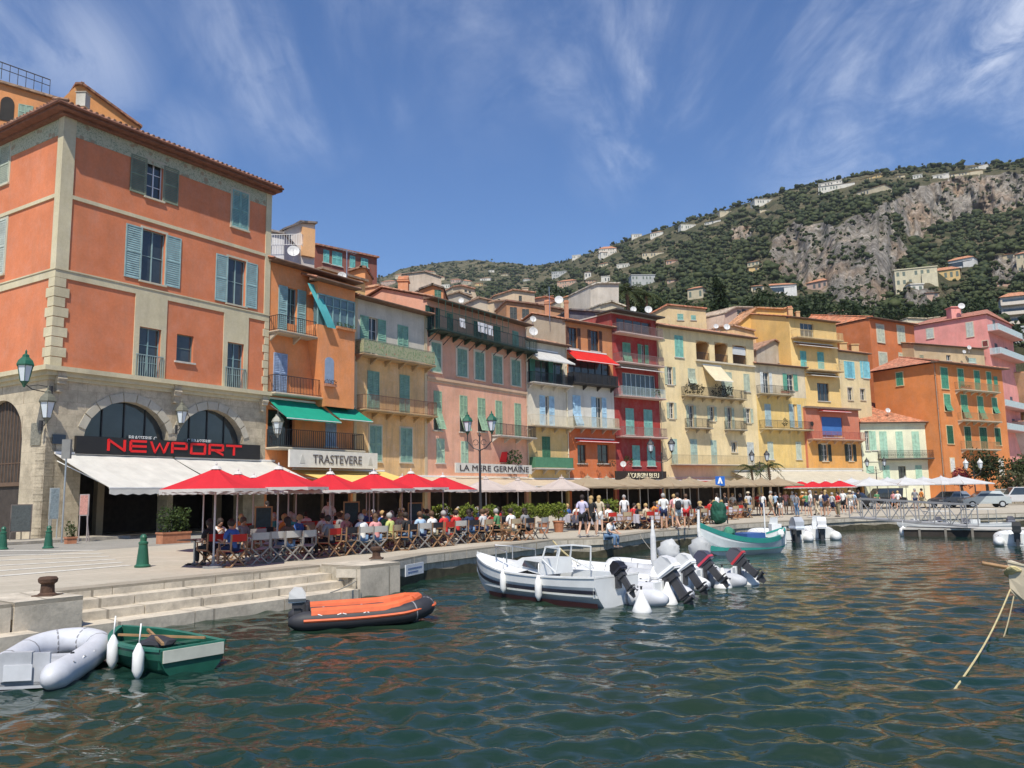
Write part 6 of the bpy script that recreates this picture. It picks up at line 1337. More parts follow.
for a_, c_ in zip(T0, T0[1:]):
    if a_[0] < 1.2 or a_[0] > 3: dk.add([(a_[0], -a_[1]*.95, a_[2]-.04), (c_[0], -c_[1]*.95, c_[2]-.04), (c_[0], 0, c_[2]+.02), (a_[0], 0, a_[2]+.02), (a_[0], a_[1]*.95, a_[2]-.04), (c_[0], c_[1]*.95, c_[2]-.04)], [(0, 1, 2, 3), (3, 2, 5, 4)])
dk.build('deck', mat((.45, .47, .45), .6), r); MB().box(1.5, 2.5, -.45, .45, .5, .86).build('engine_box', mat((.05, .12, .32), .5), r)
b = MB(); b.tube([(1.1, 0, .6), (1.1, 0, 2.1)], .03, 6); b.build('mast', WHITE, r); b = MB(); b.blob((3.0, -.1, .9), (.28, .2, .25), 2, .3); b.build('net_heap', mat((.05, .2, .13), .9), r)
b = MB(); [b.blob((.7, .5, .78), (.16, .16, .2), 2, .1)]; b.build('fender', WHITE, r)
pb = wat(790, 552); pw = wat(722, 556); d = (pw-pb).normalized(); place(r, pb+Vector((.0, .55, 0)), math.atan2(d.y, d.x))
# ---- two white RIBs end on beyond it
rib('white rigid inflatable with a grey outboard, left one of the pair moored stern out', 795, 542, R(98), tube=WG, cowl=(.35, .37, .40), L=4.4, B=2.0, tilt=0, s=1.3, console=True, r_=.27)
rib('white rigid inflatable with a high rounded bow, right one of the pair moored stern out', 822, 540, R(75), tube=WG, cowl=(.6, .6, .6), L=4.4, B=2.0, tilt=0, s=1.2, console=True, r_=.30)
# ---- floating pontoon, gangway, boats on the right
r = thing('pontoon', 'long dark-sided floating pontoon with pale deck and white fender', 'pontoon'); a_ = wat(*zp(15, 640, 180)); c_ = wat(*zp(15, 1010, 184)); L = (c_-a_).length+6; d = (c_-a_).normalized()
MB().box(0, L, 0, 2.2, -.3, .36).build('float_body', mat((.035, .028, .022), .8, .3, 3), r); b = MB(); b.box(-.05, L, -.06, 2.26, .36, .44); b.build('deck', mat((.46, .44, .40), .8, .15, 2), r); b = MB()
for i in range(9): x = .8+i*L/9; b.box(x-.06, x+.06, -.08, -.03, -.2, .42)
b.build('rubbing_post', mat((.2, .18, .15), .7), r); fender(r, (-.05, .3, .22), .55, .2)
place(r, a_, math.atan2(d.y, d.x))
g0 = onz(*zp(15, 485, 128)); g1 = wat(*zp(15, 690, 150)); r = thing('gangway', 'grey metal truss gangway sloping down from the quay to the pontoon', 'gangway', (g0.x, g0.y, 0)); G0 = Vector((g0.x, g0.y, .15)); G1 = a_+d*3.4+Vector((0, 0, .55)); wv = (G1-G0).cross(Vector((0, 0, 1))).normalized()*.55
b = MB(); b.prism([G0+wv, G0-wv, G0-wv+Vector((0, 0, .06)), G0+wv+Vector((0, 0, .06))], G1-G0); b.build('deck', mat((.3, .3, .3), .6), r)
for sg in (1, -1):
    b = MB(); A_, B_ = G0+wv*sg, G1+wv*sg; H_ = Vector((0, 0, 1.15)); b.bar(A_, B_, .07); b.bar(A_+H_, B_+H_, .07)
    n = 8
    for i in range(n+1): p = A_.lerp(B_, i/n); b.bar(p, p+H_, .05)
    for i in range(n): p, q = A_.lerp(B_, i/n), A_.lerp(B_, (i+1)/n); b.bar(p if i % 2 else p+H_, q+H_ if i % 2 else q, .04)
    b.build('truss_side', mat((.27, .27, .27), .5, .1), r)
def cabinboat(lbl, px, py, rz, L=5, B=2, canopy=True, hullm=WG, s=1):
    r = thing('motorboat', lbl, 'boat'); make_hull(r, L, B, .7, hullm, mat((.55, .55, .53), .6), WG, tr=.85, sole=.25)
    b = MB(); b.box(L*.45, L*.6, -B*.25, B*.25, .3, 1.1); b.build('console', WG, r)
    if canopy:
        b = MB(); b.box(L*.2, L*.62, -B*.42, B*.42, 1.95, 2.03); b.build('canopy', cloth((.72, .70, .64)), r); b = MB()
        for x in (L*.22, L*.6):
            for y in (-1, 1): b.bar((x, y*B*.4, .7), (x, y*B*.4, 1.95), .04)
        b.build('canopy_frame', STEEL, r)
    outboard(r, -.05, .68, cowl=(.12, .12, .14), s=1.1); place(r, wat(px, py), rz); r.scale = (s, s, s); return r
cabinboat('open white boat under a flat cream canopy, behind the pontoon', 962, 532, R(168), 5, 2, s=.62)
cabinboat('open boat under a long cream canopy at the right end of the pontoon', 1008, 531, R(172), 5.5, 2.1, s=.66)
cabinboat('low white boat with a striped cover between quay and pontoon', 936, 529, R(175), 4, 1.8, False, s=.6)
rib('white inflatable with a dark stern tied at the right edge, in front of the pontoon', 1018, 546, R(60), tube=WG, cowl=(.02, .02, .02), L=4, B=1.9, console=False, tilt=0)
# near boat poking in at the right edge with its mooring rope
p0 = Vector((wat(1018, 606).x, wat(1018, 606).y, 0)); r = thing('sailing_boat', 'cream boat bow reaching in at the right edge with a coiled yellow rope', 'boat'); make_hull(r, 5.0, 1.6, .62, mat((.55, .47, .34), .5), WOOD, mat((.60, .52, .38), .5), sheer=.5, sole=.2)
b = MB(); b.tube([(4.7, 0, .9), (5.5, 0, 1.05)], .04, 8); b.build('bowsprit', WOOD, r); b = MB()
for k in range(4): b.tube([(4.86+.03*k+.1*math.cos(a), .12*math.sin(a)*1.2, .82+.10*math.sin(a*1)+.02*k) for a in [j*PI/5 for j in range(11)]], .03, 6, cap=False)
b.build('rope_coil', ROPE, r); b = MB(); b.bar((3.2, -.3, .95), (3.2, -.3, 1.5), .05); b.bar((3.2, .3, .95), (3.2, .3, 1.5), .05); b.bar((3.2, -.3, 1.45), (3.2, .3, 1.45), .05); b.build('pulpit', mat((.3, .05, .04), .5), r)
ang = R(170); bp = at(1010, 590, 17.5); place(r, Vector((bp.x-5*math.cos(ang), bp.y-5*math.sin(ang), 0)), ang)
def rope(lbl, pts, rr=.02, m_=ROPE, name='mooring_rope'):
    o = MB().tube(pts, rr, 6).build(name, m_, org=pts[0]); o.location = pts[0]; tag(o, lbl, 'rope'); return o
def cat(a, b, sag, n=14): a = Vector(a); b = Vector(b); return [a.lerp(b, i/n)-Vector((0, 0, sag*math.sin(PI*i/n))) for i in range(n+1)]
q = wat(950, 694); q2 = wat(955, 682); rope('taut yellow mooring rope running from the right-hand bow down into the water', cat((bp.x, bp.y, bp.z), (q.x, q.y, WZ-.02), .13), .015)
rope('thin darker rope slanting into the water beside the taut yellow one', cat((bp.x+.1, bp.y+.05, bp.z-.12), (wat(984, 672).x, wat(984, 672).y, WZ-.03), .2), .012, mat((.35, .30, .18), .9))
# ---- quay furniture: bollards
def bollard(lbl, p, s=1):
    r = thing('bollard', lbl, 'bollard'); b = MB(); b.lathe([(.16, 0), (.17, .03), (.13, .06), (.12, .22), (.17, .26), (.18, .32), (.15, .36), (.05, .37)], n=16); b.build('post', mat((.075, .04, .025), .85, .4, 8, bump=.4), r, smooth=False); b = MB(); b.box(-.2, .2, -.2, .2, -.01, .02); b.build('base_plate', mat((.1, .06, .04), .9, .3), r); r.location = p; r.scale = (s, s, s); return r
p = onz(*zp(3, 161, 396), .04); bollard('rusty iron bollard on the left quay block above the grey dinghy', (p.x, p.y, .05)); p = onz(*zp(6, 903, 512)); bollard('rusty iron bollard on the stone block at the right end of the steps', (p.x, p.y, .05), .95)
g = thing('post_bollard', 'green conical post at the top of the steps, nearest the water', 'bollard', group='green cone posts'); MB().lathe([(.21, 0), (.22, .05), (.17, .09), (.15, .3), (.115, .62), (.13, .66), (.13, .70), (.085, .73), (.09, .78), (.10, .84), (.07, .90), (.02, .93)], n=18).build('post', GREENM, g, smooth=False)
p = onz(*zp(3, 486, 298)); g.location = (p.x, p.y, 0)
for (x, y, z), lb in zip(((3, 8, 222), (3, 164, 218), (4, 0, 0)), ('green post at the left edge beside the crossing', 'green post in front of the corner house signpost')): 
    q = onz(*zp(3, y, z+16)); dup(g, (q.x, q.y, .0), 0, lb, 'green cone posts')
# ================================================================== HILL
def _te(px, py): d = ray(px, py); return d.x/d.y, d.z/d.y
RPX = [-900, 200, 385, 400, 450, 480, 530, 560, 600, 650, 700, 750, 800, 850, 900, 950, 1000, 1024, 1150, 1500, 2000]
RPY = [310, 292, 276, 269, 261, 260, 266, 262, 250, 233, 217, 202, 187, 177, 169, 166, 163, 163, 156, 170, 250]
DPX = [-900, 200, 450, 540, 600, 680, 800, 1024, 1500, 2000]; DPR = [1000, 1400, 1500, 1250, 980, 880, 820, 780, 700, 600]
BASEY = 348; NC, NR = 620, 170
cols = np.concatenate([np.linspace(-900, 340, 60)[:-1], np.linspace(340, 1080, 500), np.linspace(1080, 2000, 62)[1:]]); NC = len(cols)
POLY = [[zp(19, *p) for p in q] for q in (
    [(400, 290), (470, 250), (560, 195), (700, 170), (850, 150), (1100, 140), (1100, 260), (960, 300), (880, 320), (720, 345), (640, 360), (600, 425), (545, 425), (480, 330)],
    [(-60, 420), (60, 350), (180, 400), (300, 330), (420, 290), (470, 360), (520, 480), (470, 600), (430, 760), (250, 700), (150, 640), (90, 620), (-60, 560)],
    [(860, 500), (1060, 470), (1060, 600), (900, 620)], [(500, 640), (640, 640), (700, 720), (520, 760)])]
POLY += [[zp(18, *p) for p in q] for q in ([(780, 460), (850, 380), (950, 350), (1024, 380), (1024, 660), (900, 560), (800, 600), (780, 540)], [(560, 380), (650, 370), (640, 440), (560, 430)])]
def inpoly(x, y, P):
    c = np.zeros(x.shape, bool); n = len(P)
    for i in range(n):
        (x0, y0), (x1, y1) = P[i], P[i-1]; k = ((y0 > y) != (y1 > y)) & (x < (x1-x0)*(y-y0)/(y1-y0+1e-9)+x0); c ^= k
    return c
def hill_grid():
    PX = np.repeat(cols[None], NR, 0); ridge = np.interp(cols, RPX, RPY)
    ridge = ridge+np.array([1.6*noise.noise(Vector((c*.03, 0, 0)))+.8*noise.noise(Vector((c*.11, 3, 0))) for c in cols])
    S_ = np.linspace(0, 1, NR)[:, None]; PY = BASEY+(ridge[None]-BASEY)*S_
    jx = np.array([[6*noise.noise(Vector((x*.06, y*.08, 5))) for x in cols] for y in np.linspace(140, BASEY, 60)])
    JX = np.empty_like(PX)
    yy = np.linspace(140, BASEY, 60)
    for j in range(NC): JX[:, j] = np.interp(PY[:, j], yy, jx[:, j])
    M = np.zeros_like(PX)
    for P in POLY: M = np.maximum(M, inpoly(PX+JX, PY+JX*.8, P).astype(float))
    for _ in range(2): M = (M+np.roll(M, 1, 0)+np.roll(M, -1, 0)+np.roll(M, 1, 1)+np.roll(M, -1, 1))/5
    rmax = np.interp(cols, DPX, DPR); r0 = np.interp(cols, [860, 940, 1200], [165, 235, 250])[None]
    W = 1.0-.72*M; W = W/W.sum(0, keepdims=True); G = np.concatenate([np.zeros((1, NC)), np.cumsum(W, 0)[:-1]], 0); G /= G[-1:]
    Rg = r0+(rmax[None]-r0)*G**1.25
    # rugged relief: push the surface in and out
    for i in range(NR):
        for j in range(NC):
            if cols[j] < 340 or cols[j] > 1080: continue
            m_ = M[i, j]; p = Vector((PX[i, j]*.05, PY[i, j]*.03, 1)); a = noise.fractal(p, .8, 2.2, 5)
            q = noise.fractal(Vector((PX[i, j]*.16, PY[i, j]*.045, 7)), .8, 2.1, 4) if m_ > .05 else 0
            Rg[i, j] *= 1+a*.018*(1-i/NR*.3)+m_*q*.022+m_*abs(a)*.012
    dx, dz = np.empty_like(PX), np.empty_like(PX)
    for i in range(NR):
        for j in range(NC): d = ray(PX[i, j], PY[i, j]); h = math.hypot(d.x, d.y); dx[i, j] = math.atan2(d.x, d.y); dz[i, j] = d.z/h
    return PX, PY, M, Rg, dx, dz
PX, PY, MSK, RG, AZ, TE = hill_grid()
def hillpt(px, py):
    j = int(np.clip(np.searchsorted(cols, px), 1, NC-1)); i = int(np.clip(np.searchsorted(-PY[:, j], -py), 1, NR-1)); r = float(RG[i, j]); d = ray(px, py); h = math.hypot(d.x, d.y); return C0+d*(r/h), r, float(MSK[i, j])
def mk_hill():
    X = RG*np.sin(AZ); Y = RG*np.cos(AZ); Z = HC+RG*TE
    top = np.stack([X[-1]*1.25, Y[-1]*1.25, Z[-1]*.72], -1); far = np.stack([X[-1]*2, Y[-1]*2, Z[-1]*0-5], -1); bot = np.stack([X[0]*.86, Y[0]*.86, Z[0]*.3], -1); b2 = np.stack([X[0]*.8, Y[0]*.8, Z[0]*0-.5], -1)
    V = np.concatenate([b2[None], bot[None], np.stack([X, Y, Z], -1), top[None], far[None]], 0); n0 = V.shape[0]
    mk = np.concatenate([np.zeros((2, NC)), MSK, np.zeros((2, NC))], 0)
    i, j = np.meshgrid(np.arange(n0-1), np.arange(NC-1), indexing='ij'); a = (i*NC+j).ravel(); Fq = np.stack([a, a+1, a+NC+1, a+NC], -1)
    me = bpy.data.meshes.new('hillside'); me.vertices.add(n0*NC); me.vertices.foreach_set('co', V.reshape(-1, 3).ravel()); me.loops.add(Fq.size); me.loops.foreach_set('vertex_index', Fq.ravel()); me.polygons.add(len(Fq)); me.polygons.foreach_set('loop_start', np.arange(0, Fq.size, 4)); me.update()
    at_ = me.attributes.new('rock', 'FLOAT', 'POINT'); at_.data.foreach_set('value', mk.ravel().astype(np.float32))
    o = bpy.data.objects.new('hillside', me); COL.objects.link(o); tag(o, kind='structure')
    mm, nt, b, v = base('hillside', .95, 0, .1); an = nt.nodes.new('ShaderNodeAttribute'); an.attribute_name = 'rock'
    soil = _mix(nt, _rng(nt, _nz(nt, v, .03, 8, .7), .38, .62), (.05, .06, .026), (.22, .18, .11)); soil = _mix(nt, _rng(nt, _nz(nt, v, .12, 6, .7), .5, .66), soil, (.035, .05, .02))
    rk = _mix(nt, _rng(nt, _nz(nt, _map(nt, v, (1, 1, .35)), .035, 9, .72), .36, .64), (.25, .235, .215), (.58, .53, .46)); rk = _mix(nt, _rng(nt, _nz(nt, v, .014, 5, .6), .52, .64, 0, .85), rk, (.58, .42, .29))
    rk = _mix(nt, _rng(nt, _nz(nt, _map(nt, v, (1, 1, .5)), .22, 9, .75), .46, .62), _mix(nt, 1.0, rk, (.5, .48, .46), 'MULTIPLY'), rk); rk = _mix(nt, _rng(nt, _nz(nt, v, .09, 7, .7), .56, .64), rk, (.06, .07, .035))
    nt.links.new(_mix(nt, _rng(nt, an.outputs['Fac'], .35, .6), soil, rk), b.inputs['Base Color']); nt.links.new(_bump(nt, _nz(nt, _map(nt, v, (1, 1, .5)), .16, 9, .75), 1.0, 5), b.inputs['Normal']); me.materials.append(mm)
mk_hill()
def blobs_mesh(name, pts, mt, sub=1, quads=0):
    """many small uneven crowns in one mesh. pts: x,y,z,r"""
    v0, f0 = ICO[sub]; g = np.random.default_rng(3); V = []; Fs = []; nb = len(v0); var = []
    for k in range(8): var.append(v0*(1+.75*(g.random((nb, 1))-.5))*np.array([1, 1, .82]))
    f0 = np.array(f0); A = np.array(pts); n = len(A)
    Vs = np.empty((n, nb, 3)); 
    for i in range(n):
        th_ = g.random()*6.28; c, s = math.cos(th_), math.sin(th_); w_ = var[i % 8]; r = A[i, 3]
        Vs[i, :, 0] = A[i, 0]+r*(w_[:, 0]*c-w_[:, 1]*s); Vs[i, :, 1] = A[i, 1]+r*(w_[:, 0]*s+w_[:, 1]*c); Vs[i, :, 2] = A[i, 2]+r*w_[:, 2]
    Fa = (f0[None]+(np.arange(n)*nb)[:, None, None]).reshape(-1, 3)
    me = bpy.data.meshes.new(name); me.vertices.add(n*nb); me.vertices.foreach_set('co', Vs.ravel()); me.loops.add(Fa.size); me.loops.foreach_set('vertex_index', Fa.ravel()); me.polygons.add(len(Fa)); me.polygons.foreach_set('loop_start', np.arange(0, Fa.size, 3)); me.update(); me.materials.append(mt)
    o = bpy.data.objects.new(name, me); COL.objects.link(o); return o
HH = []                                                # pixel boxes of the hill houses, kept clear of trees
exec('''HOUSES = [
 (17,178,290,242,322,'cream villa above the beige rooftops on the far left hill','c'),(17,62,306,108,332,'low cream house furthest left on the hill','c'),(17,352,330,396,362,'cream house with a pointed gable left of the middle of the hill foot','p'),
 (17,424,322,474,346,'long pale house amid dark trees left of the big dish','w'),(17,515,309,548,323,'tiny pale house alone in the trees high on the left hill','c'),(17,464,297,488,309,'tiny white house highest on the left hill','w'),(17,612,326,642,346,'small bright white house right of the left hill's middle','w'),
 (17,730,298,798,328,'large grey-white house with a glazed front','g'),(17,752,322,842,372,'red-roofed pink villa over the orange-topped house','r'),(17,872,293,902,332,'slim white house left of the white gabled pair','w'),(17,876,332,938,352,'low house with a brown-red roof below the slim white one','r'),(17,943,318,982,352,'white house with an arched gable','w'),
 (17,932,176,1012,242,'white villa with a wide orange roof on the skyline','o'),(17,818,230,858,250,'pale villa half hidden under the skyline trees','w'),(17,0,330,70,366,'faded pinkish block at the far left foot of the hill','k'),
 (18,0,465,62,497,'long white terrace house under the orange skyline roof','w'),(18,70,524,128,546,'small flat white house on the wooded middle slope','w'),(18,178,462,276,498,'wide cream villa on the wooded slope above the palm tree','c'),(18,212,378,272,412,'white villa just under the skyline, left of the flat-roofed one','w'),
 (18,134,398,180,416,'little white house on the skyline left of the villas','w'),(18,343,354,412,382,'flat-roofed white villa between the round skyline pines','w'),(18,444,334,518,358,'white villa with a dark arcade beside a tall pine','w'),(18,508,290,586,312,'pale low wall-like house along the skyline','c'),(18,658,248,756,272,'white house behind two umbrella pines','w'),(18,682,288,742,302,'low pale terrace house just below the umbrella pines','c'),
 (18,936,172,1030,208,'long white villa near the ridge left of the yellow one','w'),(18,132,574,240,622,'grey-white greenhouse-like villa behind the tall blank block','g'),(18,698,602,838,656,'modern white villa with two dark window bands and a terrace','m'),(18,372,618,442,680,'stepped cream villa left of the dark conifer','c'),(18,646,612,700,646,'beige annex left of the modern white villa','c'),
 (19,152,172,298,212,'white stepped mansion high on the right-hand slope','w'),(19,310,186,430,232,'pale cream mansion with a row of windows under the yellow villa','c'),(19,324,146,410,170,'ochre yellow villa near the ridge','y'),(19,474,140,514,164,'little cream house in the ridge trees','c'),(19,553,146,588,164,'small white cube house on the ridge','w'),(19,640,144,700,166,'low white house above the cliff edge','w'),
 (19,778,104,862,124,'long white house on the top of the ridge','w'),(19,716,128,836,150,'long pale retaining house wall at the top of the cliff','c'),(19,488,552,645,618,'wide cream apartment block with many windows at the foot of the cliff','a'),(19,702,496,804,548,'white hotel with a row of dark windows at the foot of the cliff','m'),(19,640,540,742,598,'pale yellow wing between the cream apartments and the white hotel','y'),
 (19,892,482,1000,512,'long stone terrace wall house at the right','c'),(19,950,658,1060,790,'tall stepped apartment block at the right edge of the hill','b'),(19,96,590,186,640,'pinkish villa at the foot of the cliff beside the dark cave mouth','k'),(19,1004,480,1060,560,'cream tower house at the right edge under the cliff','c'),
 (13,965,290,1080,362,'white apartment building with dark bands low at the right edge','b'),(13,985,440,1090,540,'grey-white apartment house at the right edge above the peach house','g')]'''.replace("hill's", "hill\\'s"))
HC_ = {'c': (.56, .48, .33), 'w': (.66, .63, .56), 'p': (.52, .45, .33), 'g': (.44, .45, .44), 'r': (.52, .34, .25), 'o': (.64, .58, .5), 'k': (.50, .35, .28), 'm': (.66, .65, .62), 'y': (.66, .46, .2), 'a': (.60, .54, .38), 'b': (.58, .52, .44)}
def hillhouse(k, x0, y0, x1, y1, lb, st, i):
    (ax, ay), (bx, by) = zp(k, x0, y0), zp(k, x1, y1); cx = (ax+bx)/2; P, r, _ = hillpt(cx, min(by, BASEY-3)); w_ = (bx-ax)*r/FPX*.96; h = (by-ay)*r/FPX*(.8 if r > 600 else 1)
    yaw = random.Random(i).uniform(-.45, .45); away = math.atan2(P.x, P.y)
    d = Vector((math.cos(-away+yaw), math.sin(-away+yaw), 0)); A_ = P-d*w_/2; f = F(A_, A_+d*w_); dep = max(6, w_*.55); z0 = P.z-.1; f.A.z = 0
    root = thing('hill_house', lb, 'house', (P.x, P.y, P.z), group=None); col = HC_[st]; z1 = z0+h
    rh = 0 if st in 'wmgab' and i % 3 else min(h*.3, w_*.2)
    b = MB(f.T); zt = z1-rh; b.box(0, w_, -dep, 0, z0-14, zt)
    if st in 'cwmab' and w_ > 12: b.box(w_*.62, w_*.98, -dep*.9, dep*.12, z0-10, z0+(zt-z0)*.62); 
    b.build('wall', stucco(col, .5), root)
    rb = MB(f.T); o_ = .5
    if rh > 0:
        ins = min(w_*.3, dep/2); rb.add([(-o_, o_, zt), (w_+o_, o_, zt), (w_+o_, -dep-o_, zt), (-o_, -dep-o_, zt), (ins, -dep/2, z1), (w_-ins, -dep/2, z1)], [(0, 1, 5, 4), (1, 2, 5), (2, 3, 4, 5), (3, 0, 4), (3, 2, 1, 0)])
        rb.build('roof', tiles((.46, .2, .11) if st != 'w' else (.42, .26, .17)), root)
    else: rb.box(-.3, w_+.3, -dep-.3, .3, zt, zt+.4); rb.build('roof', mat(k3(col, .9), .8), root)
    fl_ = max(1, int((zt-z0)/2.9)); nw = max(1, int(w_/2.2)); wb = 0
    for a in range(fl_):
        zz = z0+(zt-z0)*(a+.25)/fl_; hh = (zt-z0)/fl_*.5
        if st in 'mb':
            q = MB(f.T); q.box(w_*.06, w_*.94, -.05, .03, zz, zz+hh); q.build('window_band', GLASS, root)
            if st == 'b' or a: q = MB(f.T); q.box(0, w_, 0, 1.3, zz-.5, zz-.2); q.box(0, w_, 1.2, 1.3, zz-.2, zz+.55); q.build('balcony', mat(k3(col, 1.05), .8), root)
        else:
            for b_ in range(nw):
                if (a*7+b_*3+i) % 4 == 3 or wb > 24: continue
                u = w_*(b_+.3)/nw; q = MB(f.T); q.box(u, u+min(1.3, w_/nw*.45), -.05, .04, zz, zz+hh); q.build('window', mat((.10, .11, .11), .3) if i % 2 else mat((.13, .16, .13), .5), root); wb += 1
    HH.append((ax-1, ay-1, bx+1, by+1, r))
for i, hd in enumerate(HOUSES): hillhouse(*hd[:5], hd[5], hd[6], i)
g = random.Random(8)
for i, (x, y, w_) in enumerate(sorted([(392+7*k+g.uniform(-3, 3), g.uniform(276, 296), g.uniform(7, 13)) for k in range(13)]+[(g.uniform(560, 780), g.uniform(262, 292), g.uniform(8, 13)) for k in range(9)]+[(g.uniform(880, 1020), g.uniform(285, 300), 12) for k in range(3)])):
    if any(a-3 < x < c+3 and b-3 < y < d+3 for a, b, c, d, r_ in HH): continue
    hillhouse(0, x-w_/2, y-w_*.55, x+w_/2, y, 'small hill house among the trees above the rooftops, %s such house from the left' % ['first', 'second', 'third', 'fourth', 'fifth', 'sixth', 'seventh', 'eighth', 'ninth', 'tenth', 'eleventh', 'twelfth', 'thirteenth', 'fourteenth', 'fifteenth', 'sixteenth', 'seventeenth', 'eighteenth', 'nineteenth', 'twentieth', '21st', '22nd', '23rd', '24th', '25th'][i], 'cwkrcyw'[i % 7], i)
def mk_trees():
    g = np.random.default_rng(5); pts = []; n = 0
    def add(px, py, rad=None, force=False):
        P, r, m_ = hillpt(px, py)
        if not force and m_ > .45 and g.random() > .24: return
        s_ = (noise.noise(Vector((px*.035, py*.06, 2)))+noise.noise(Vector((px*.12, py*.2, 4)))*.6)
        if not force and s_ < (-.3 if px > 640 else -.1) and g.random() > .25: return
        R_ = rad or float(g.uniform(1.7, 4.2)*(1.0 if m_ < .4 else .55))
        tp = py-R_*1.5/r*FPX
        for (a, b, c, d, hr) in HH:
            if a-R_/r*FPX*.6 < px < c+R_/r*FPX*.6 and tp < d-2 and py > b+2 and r < hr+25: return
        k = int(g.integers(2, 6)) if r > 430 else int(g.integers(4, 9)); sc_ = 1 if r > 430 else .6
        for _ in range(k): pts.append((P.x+g.normal()*R_*.55, P.y+g.normal()*R_*.55, P.z+R_*.5+g.normal()*R_*.3, R_*g.uniform(.25, .75)*sc_))
    for _ in range(13500):
        px = g.uniform(345, 1075); ry = np.interp(px, RPX, RPY); add(px, ry+1.5+(BASEY-ry)*g.random()**.9)
    for _ in range(1500):
        px = g.choice([g.uniform(-500, 345), g.uniform(1075, 1600)]); ry = np.interp(px, RPX, RPY); add(px, ry+1+(BASEY-ry)*g.random())
    for px in np.arange(380, 1080, 2.6):
        if g.random() < .72: ry = np.interp(px, RPX, RPY); add(px+g.normal(), ry+1.0, float(g.uniform(1.6, 4.4)*(1 if px > 600 else .8)), True)
    mm = leafm((.022, .038, .012), (.088, .105, .036), 'wood_foliage')
    o = blobs_mesh('hillside_wood', pts, mm, 1); tag(o, kind='stuff'); print('trees', len(pts))
mk_trees()
def broadleaf(name, lb, P, h, rad, c1, c2, n=900, leaf=.28, trunk=.25, grp=None, seed=1, tall=1.0, cat='tree'):
    root = thing(name, lb, cat, P, group=grp); g = random.Random(seed); b = MB()
    b.tube([(0, 0, -4), (.1, 0, h*.25), (0, .1, h*.55)], [trunk, trunk*.7, trunk*.35], 7)
    for k in range(5): a = k*1.256+g.random(); b.tube([(0, 0, h*.4), (rad*.3*math.cos(a), rad*.3*math.sin(a), h*.58), (rad*.6*math.cos(a), rad*.6*math.sin(a), h*.72)], [trunk*.4, trunk*.25, .04], 5)
    T = b.build('trunk', mat((.11, .08, .055), .9, .3, 4, name='bark'), root, org=(0, 0, 0)); lv = MB()
    for k in range(9):
        a = g.uniform(0, 6.28); q = g.uniform(0, .62)*rad; c = (q*math.cos(a), q*math.sin(a), h-rad*tall*g.uniform(.55, 1.25)); rr = rad*g.uniform(.38, .6); lv.leaves(c, (rr, rr, rr*tall), n//9, leaf, .45, seed=seed*31+k)
    lv.build('crown', leafm(c1, c2), root, org=(0, 0, 0)); return root
DKG = ((.018, .034, .012), (.05, .075, .026))
TL = [(395, 312, 130, 4), (412, 300, 160, 4), (452, 318, 120, 3.5), (556, 292, 170, 5), (575, 300, 150, 4.5), (645, 300, 140, 4.5), (660, 302, 150, 4), (690, 305, 140, 4.5), (745, 305, 135, 3.6), (757, 296, 165, 5), (772, 300, 150, 4), (800, 305, 160, 4.5), (815, 302, 170, 5), (838, 306, 170, 4.5), (862, 306, 175, 4.5), (885, 308, 180, 5), (905, 308, 180, 4.5), (925, 306, 185, 5), (955, 306, 185, 5), (975, 300, 190, 5), (1006, 325, 190, 4)]
HSM = [((0, 0), 'x')]
for i, (px, py, D, rr) in enumerate(TL):
    p = at(px, py, D); zb = max(0, p.z-2*rr-1.5); P = (p.x, p.y, zb)
    broadleaf('broadleaf_tree', 'dark green tree rising behind the rooftops, %s from the left' % ['first', 'second', 'third', 'fourth', 'fifth', 'sixth', 'seventh', 'eighth', 'ninth', 'tenth', 'eleventh', 'twelfth', 'thirteenth', 'fourteenth', 'fifteenth', 'sixteenth', 'seventeenth', 'eighteenth', 'nineteenth', 'twentieth', 'twenty-first', 'twenty-second', 'twenty-third', 'twenty-fourth'][i], P, p.z-zb+rr*.4, rr, *DKG, n=700, leaf=.42, grp='trees behind the rooftops', seed=i+2)
